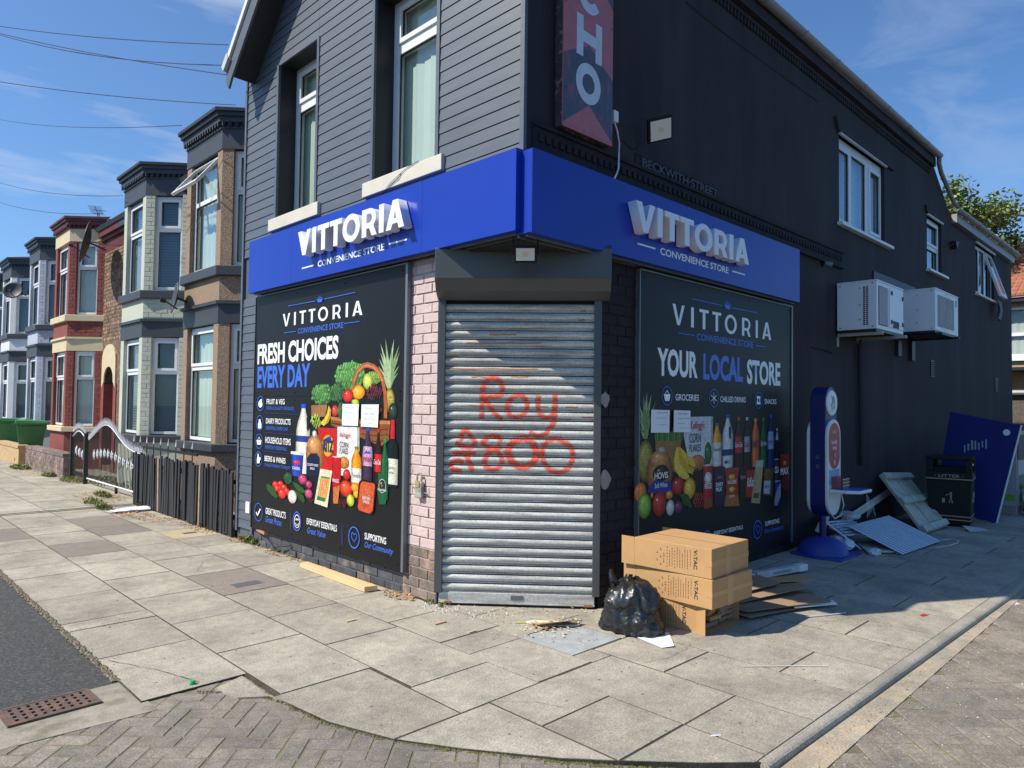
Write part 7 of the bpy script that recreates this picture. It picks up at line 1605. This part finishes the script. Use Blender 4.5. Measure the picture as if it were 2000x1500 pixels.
# ---------------------------------------------------------------- weeds, leaf litter, grit
def scatter(name, spots, n, m, size, label, cat='', flat_=True, seed=1, zoff=.0):
    rn = random.Random(seed); b = MB()
    for cx, cy_, rx, ry, k in spots:
        for _ in range(int(n*k)):
            a = rn.random()*2*pi; q = sqrt(rn.random()); x, y = cx+rx*q*cos(a), cy_+ry*q*sin(a); s_ = size*(.4+1.1*rn.random()); t = rn.random()*pi; z = zoff+rn.random()*(.012 if flat_ else .004)
            u = Vector((cos(t), sin(t), rn.uniform(-.3, .5)))*s_; v = Vector((-sin(t), cos(t), rn.uniform(-.3, .3)))*s_*.45
            p = Vector((x, y, z+.004)); b.add([p-u, p-v*.9+Vector((0, 0, s_*.2)), p+u, p+v+Vector((0, 0, s_*.1))], [(0, 1, 2, 3)])
    o = b.build(name, m, kind='stuff'); o['label'] = label; return o
def tuft(spots, n, m, label, name='weeds', seed=2, h=.10):
    rn = random.Random(seed); b = MB()
    for cx, cy_, rx, ry, k in spots:
        for _ in range(int(n*k)):
            a = rn.random()*2*pi; q = sqrt(rn.random()); x, y = cx+rx*q*cos(a), cy_+ry*q*sin(a); hh = h*(.3+rn.random())*(1.1-q*.6); t = rn.random()*2*pi; w_ = (.04+.08*rn.random())*h
            d_ = Vector((cos(t), sin(t), 0)); s_ = Vector((-sin(t), cos(t), 0))*w_; p = Vector((x, y, 0)); k1 = p+d_*hh*.3+Vector((0, 0, hh*.7)); k2 = p+d_*hh*.9+Vector((0, 0, hh))
            b.add([p-s_*.5, p+s_*.5, k1+s_, k1-s_, k2], [(0, 1, 2, 3), (3, 2, 4)])
    o = b.build(name, m, kind='stuff'); o['label'] = label; return o
tuft([(-.03, 4.35, .05, .25, 1), (.0, 14.0, .15, .35, 3), (-.1, 16.4, .2, .6, 4), (-.1, 9.8, .1, .4, 1.5), (-.45, 9.0, .12, .35, 1), (-.5, 8.2, .10, .25, 1), (.02, 8.1, .08, .25, 1.2), (.6, 12, .4, 1.2, 3), (.1, 12.6, .2, .6, 1.6), (-.04, 5.6, .03, .8, .5)], 150, weed_m, 'green weeds along the walls, fences and joints')
tuft([(-.05, 3.7, .03, .5, .7), (-.02, 1.0, .05, .06, 1.0), (.0, .86, .06, .05, .7)], 60, weed_m, 'small weeds at the foot of the shop wall', seed=5, h=.05)
scatter('leaf_litter', [(-.30, 7.1, .16, .7, 2.0), (-.12, 5.9, .10, .9, 1.2), (-.2, 9.7, .35, .9, 3), (-.1, 15.3, .4, 1.4, 2), (-.08, 3.3, .06, 1.0, .8), (-.10, 1.35, .08, .22, .8), (-.08, 4.5, .08, .25, .5), (.25, -.05, .15, .12, .5), (-.45, 7.6, .1, .5, 1)], 150, litter_m, .018, 'dry brown leaf litter drifted along fence and wall')
scatter('leaf_litter', [(.3, .1, .5, .35, 1.0), (.2, -.1, .3, .2, 1.)], 45, mat('yellow shavings', (.66, .52, .26), .8, .3, 20), .012, 'pale shavings and grit in front of the shutter', seed=8)
def grit(name, spots, n, m, size, label, seed=3):
    rn = random.Random(seed); b = MB()
    for x0, x1, y0, y1, k, z in spots:
        for _ in range(int(n*k)):
            x, y = rn.uniform(x0, x1), rn.uniform(y0, y1); s_ = size*(.3+rn.random()**2*1.6); h_ = s_*.7; t = rn.random()*pi; c_, q_ = cos(t)*s_, sin(t)*s_
            b.add([(x-c_, y-q_, z), (x+q_, y-c_, z), (x+c_, y+q_, z), (x-q_, y+c_, z), (x, y, z+h_)], [(0, 1, 4), (1, 2, 4), (2, 3, 4), (3, 0, 4)])
    o = b.build(name, m, kind='stuff'); o['label'] = label; return o
grit('grit', [(-2.365, -2.325, .95, 12, 9, -.004), (-2.36, -2.33, .95, 5, 6, -.002)], 170, mat('edge dirt', (.22, .18, .12), .95, .4, 30), .010, 'brown dirt along the edge of the asphalt', seed=23)
grit('grit', [(-.16, .05, .70, 1.02, 2.2, .0), (-.1, .3, .4, .8, .5, 0)], 170, mat('grey rubble', (.44, .41, .35), .9, .3, 30), .010, 'grey rubble crumbs at the left foot of the shutter')
grit('grit', [(-2.3, 1.0, -1.9, 3.0, 1, .001), (0, 4, -2, -.8, .6, .001), (-.4, 5, -2.22, -2.14, .8, -.034), (.0, .9, -.5, .5, .8, .001)], 260, mat('dark grit', (.14, .12, .10), .9, .3, 30), .0042, 'scattered dark grit on the slabs', seed=6)
grit('grit', [(-.4, 6, -2.36, -2.10, 9, -.036), (-.4, 6, -2.6, -2.3, 4, -.037)], 160, mat('sand', (.38, .32, .24), .95, .3, 30), .0035, 'sandy grit along the channel', seed=17)
grit('grit', [(-2.3, 1.0, -1.9, 3.0, 1, .001), (-.4, 5, -3, -2.14, 1, -.037), (-.9, .5, 2.7, -.1, .3, .001)], 120, mat('pale grit', (.60, .56, .48), .9, .3, 30), .0036, 'scattered pale grit on the slabs and pavers', seed=7)
# moss lines between the pavers and slabs
ms_ = MB(); rn = random.Random(4)
for a, b in zip(CURVE[1:-1], CURVE[2:]):
    for _ in range(70):
        t = rn.random(); x = a[0]+(b[0]-a[0])*t+rn.gauss(0, .006)-.008; y = a[1]+(b[1]-a[1])*t+rn.gauss(0, .006)-.006; s_ = rn.uniform(.004, .013); z = zr(x, y)+.004
        ms_.add([(x-s_, y, z-.006), (x, y-s_, z-.006), (x+s_, y, z-.006), (x, y+s_, z-.006), (x, y, z+.003)], [(0, 1, 4), (1, 2, 4), (2, 3, 4), (3, 0, 4)])
o = ms_.build('moss', mat('moss', (.13, .13, .045), .95, .4, 20), kind='stuff'); o['label'] = 'dark moss along the curved edge of the slabs'
# ---------------------------------------------------------------- beyond the shop at the right
fh = thing('brick_house', 'sand coloured brick house with red tiled roof at the right edge', 'house', (25, 1.6, 0))
fw = MB()
for a, b, c, d in holes(-2.9, 8, 0, 5.35, [(-2.4, .25, 3.45, 5.15)]): fw.box(0, a, c, .3, b, d)
fw.build('wall', sandbr_m, fh)
MB().box(-.35, -3.1, 5.28, .1, 8, 5.42).build('eaves_board', black_m, fh)
MB().prism([(-.4, -3.1, 5.42), (4.6, -3.1, 7.95), (4.6, -3.1, 8.05), (-.4, -3.1, 5.5)], (0, 11.1, 0)).build('roof', redtile_m, fh)
tl = MB()
for i in range(15):
    for j in range(46):
        x0 = -.42+i*.34; z0 = 5.50+(x0+.42)*.506; y_ = -3.1+j*.22
        tl.add([(x0, y_, z0+.02), (x0, y_+.20, z0+.02), (x0+.36, y_+.20, z0+.36*.506+.0), (x0+.36, y_, z0+.36*.506), (x0, y_, z0-.03), (x0, y_+.20, z0-.03), (x0-.01, y_+.10, z0+.045), (x0+.36, y_+.10, z0+.36*.506+.03)], [(0, 6, 7, 3), (6, 1, 2, 7), (0, 4, 5, 1, 6)])
o = tl.build('roof_tiles', redtile_m, fh); o['kind'] = 'stuff'
o = window(fh, MFL(.08, .25, 3.45, R(-90)), 2.65, 1.7, [(.1, 1.25, .12, .72, 0), (.1, 1.25, .84, 1.6, 0), (1.35, 2.55, .12, .72, 0), (1.35, 2.55, .84, 1.6, 0)], fw=.08, blind=blind_m, nslat=26)
BX('window_sill', (-.12, -2.5, 3.33, .1, .35, 3.45), white_m, fh); BX('lean_to_roof', (-1.4, -6, 2.95, .0, 2, 3.05), black_m, fh); BX('room_lining', (.6, -3, 3, .65, 1, 5.3), dk_int, fh)
o = thing('rear_outbuilding', 'dark outbuilding with grey gutter beyond the rear wing', 'building', (19.6, 0, 0)); BX('wall', (0, -2.2, 0, .2, 3.0, 2.1), mat('dark weathered brick', (.13, .10, .08), .9, .3, 12, bump=.004), o); MB().tube([(-.08, -2.3, 2.14), (-.08, 3.0, 2.14)], .07, 8).build('gutter', gut_m, o); MB().tube([(-.06, 1.0, 2.1), (-.06, 1.0, .2)], .05, 8).build('downpipe', white_m, o)
tr = thing('broadleaf_tree', 'leafy green tree rising behind the rear wing gutter', 'tree', (27.6, 3.55, 0))
tr.scale = (.95, .95, 1.12)
MB().tube([(0, 0, 0), (.05, 0, 2.5), (0, .1, 5), (.1, 0, 7.5)], [.28, .22, .16, .06], 10).build('trunk', bark_m, tr)
lm = MB(); rn = random.Random(2); tips = []
for i in range(16):
    a = rn.random()*2*pi; z0 = rn.uniform(4.0, 7.4); L_ = rn.uniform(1.0, 2.2); e = Vector((cos(a)*L_, sin(a)*L_, z0+rn.uniform(.3, 1.5))); lm.tube([(0, 0, z0), (e.x*.5, e.y*.5, z0+(e.z-z0)*.35), tuple(e)], [.07, .045, .015], 5); tips.append(e)
lm.build('limb', bark_m, tr)
cr_ = MB(); cl = []
for e in tips: cl += [(e, rn.uniform(.5, .85))]
for _ in range(26):
    a = rn.random()*2*pi; q = sqrt(rn.random())*1.9; z = rn.uniform(5.2, 8.9); k = sqrt(max(.05, 1-((z-6.8)/2.5)**2)); cl.append((Vector((cos(a)*q*k, sin(a)*q*k, z)), rn.uniform(.35, .75)))
for c_, r_ in cl:
    for _ in range(int(620*r_)):
        d_ = Vector((rn.gauss(0, 1), rn.gauss(0, 1), rn.gauss(0, .8))).normalized()*r_*(.15+.9*rn.random()); p = c_+d_; u = Vector((rn.uniform(-1, 1), rn.uniform(-1, 1), rn.uniform(-.6, .6))).normalized()*.085; v = u.cross(Vector((rn.uniform(-1, 1), rn.uniform(-1, 1), 1))).normalized()*.055
        cr_.add([p-u, p-v, p+u, p+v], [(0, 1, 2, 3)])
cr_.build('crown', leaf_m, tr)
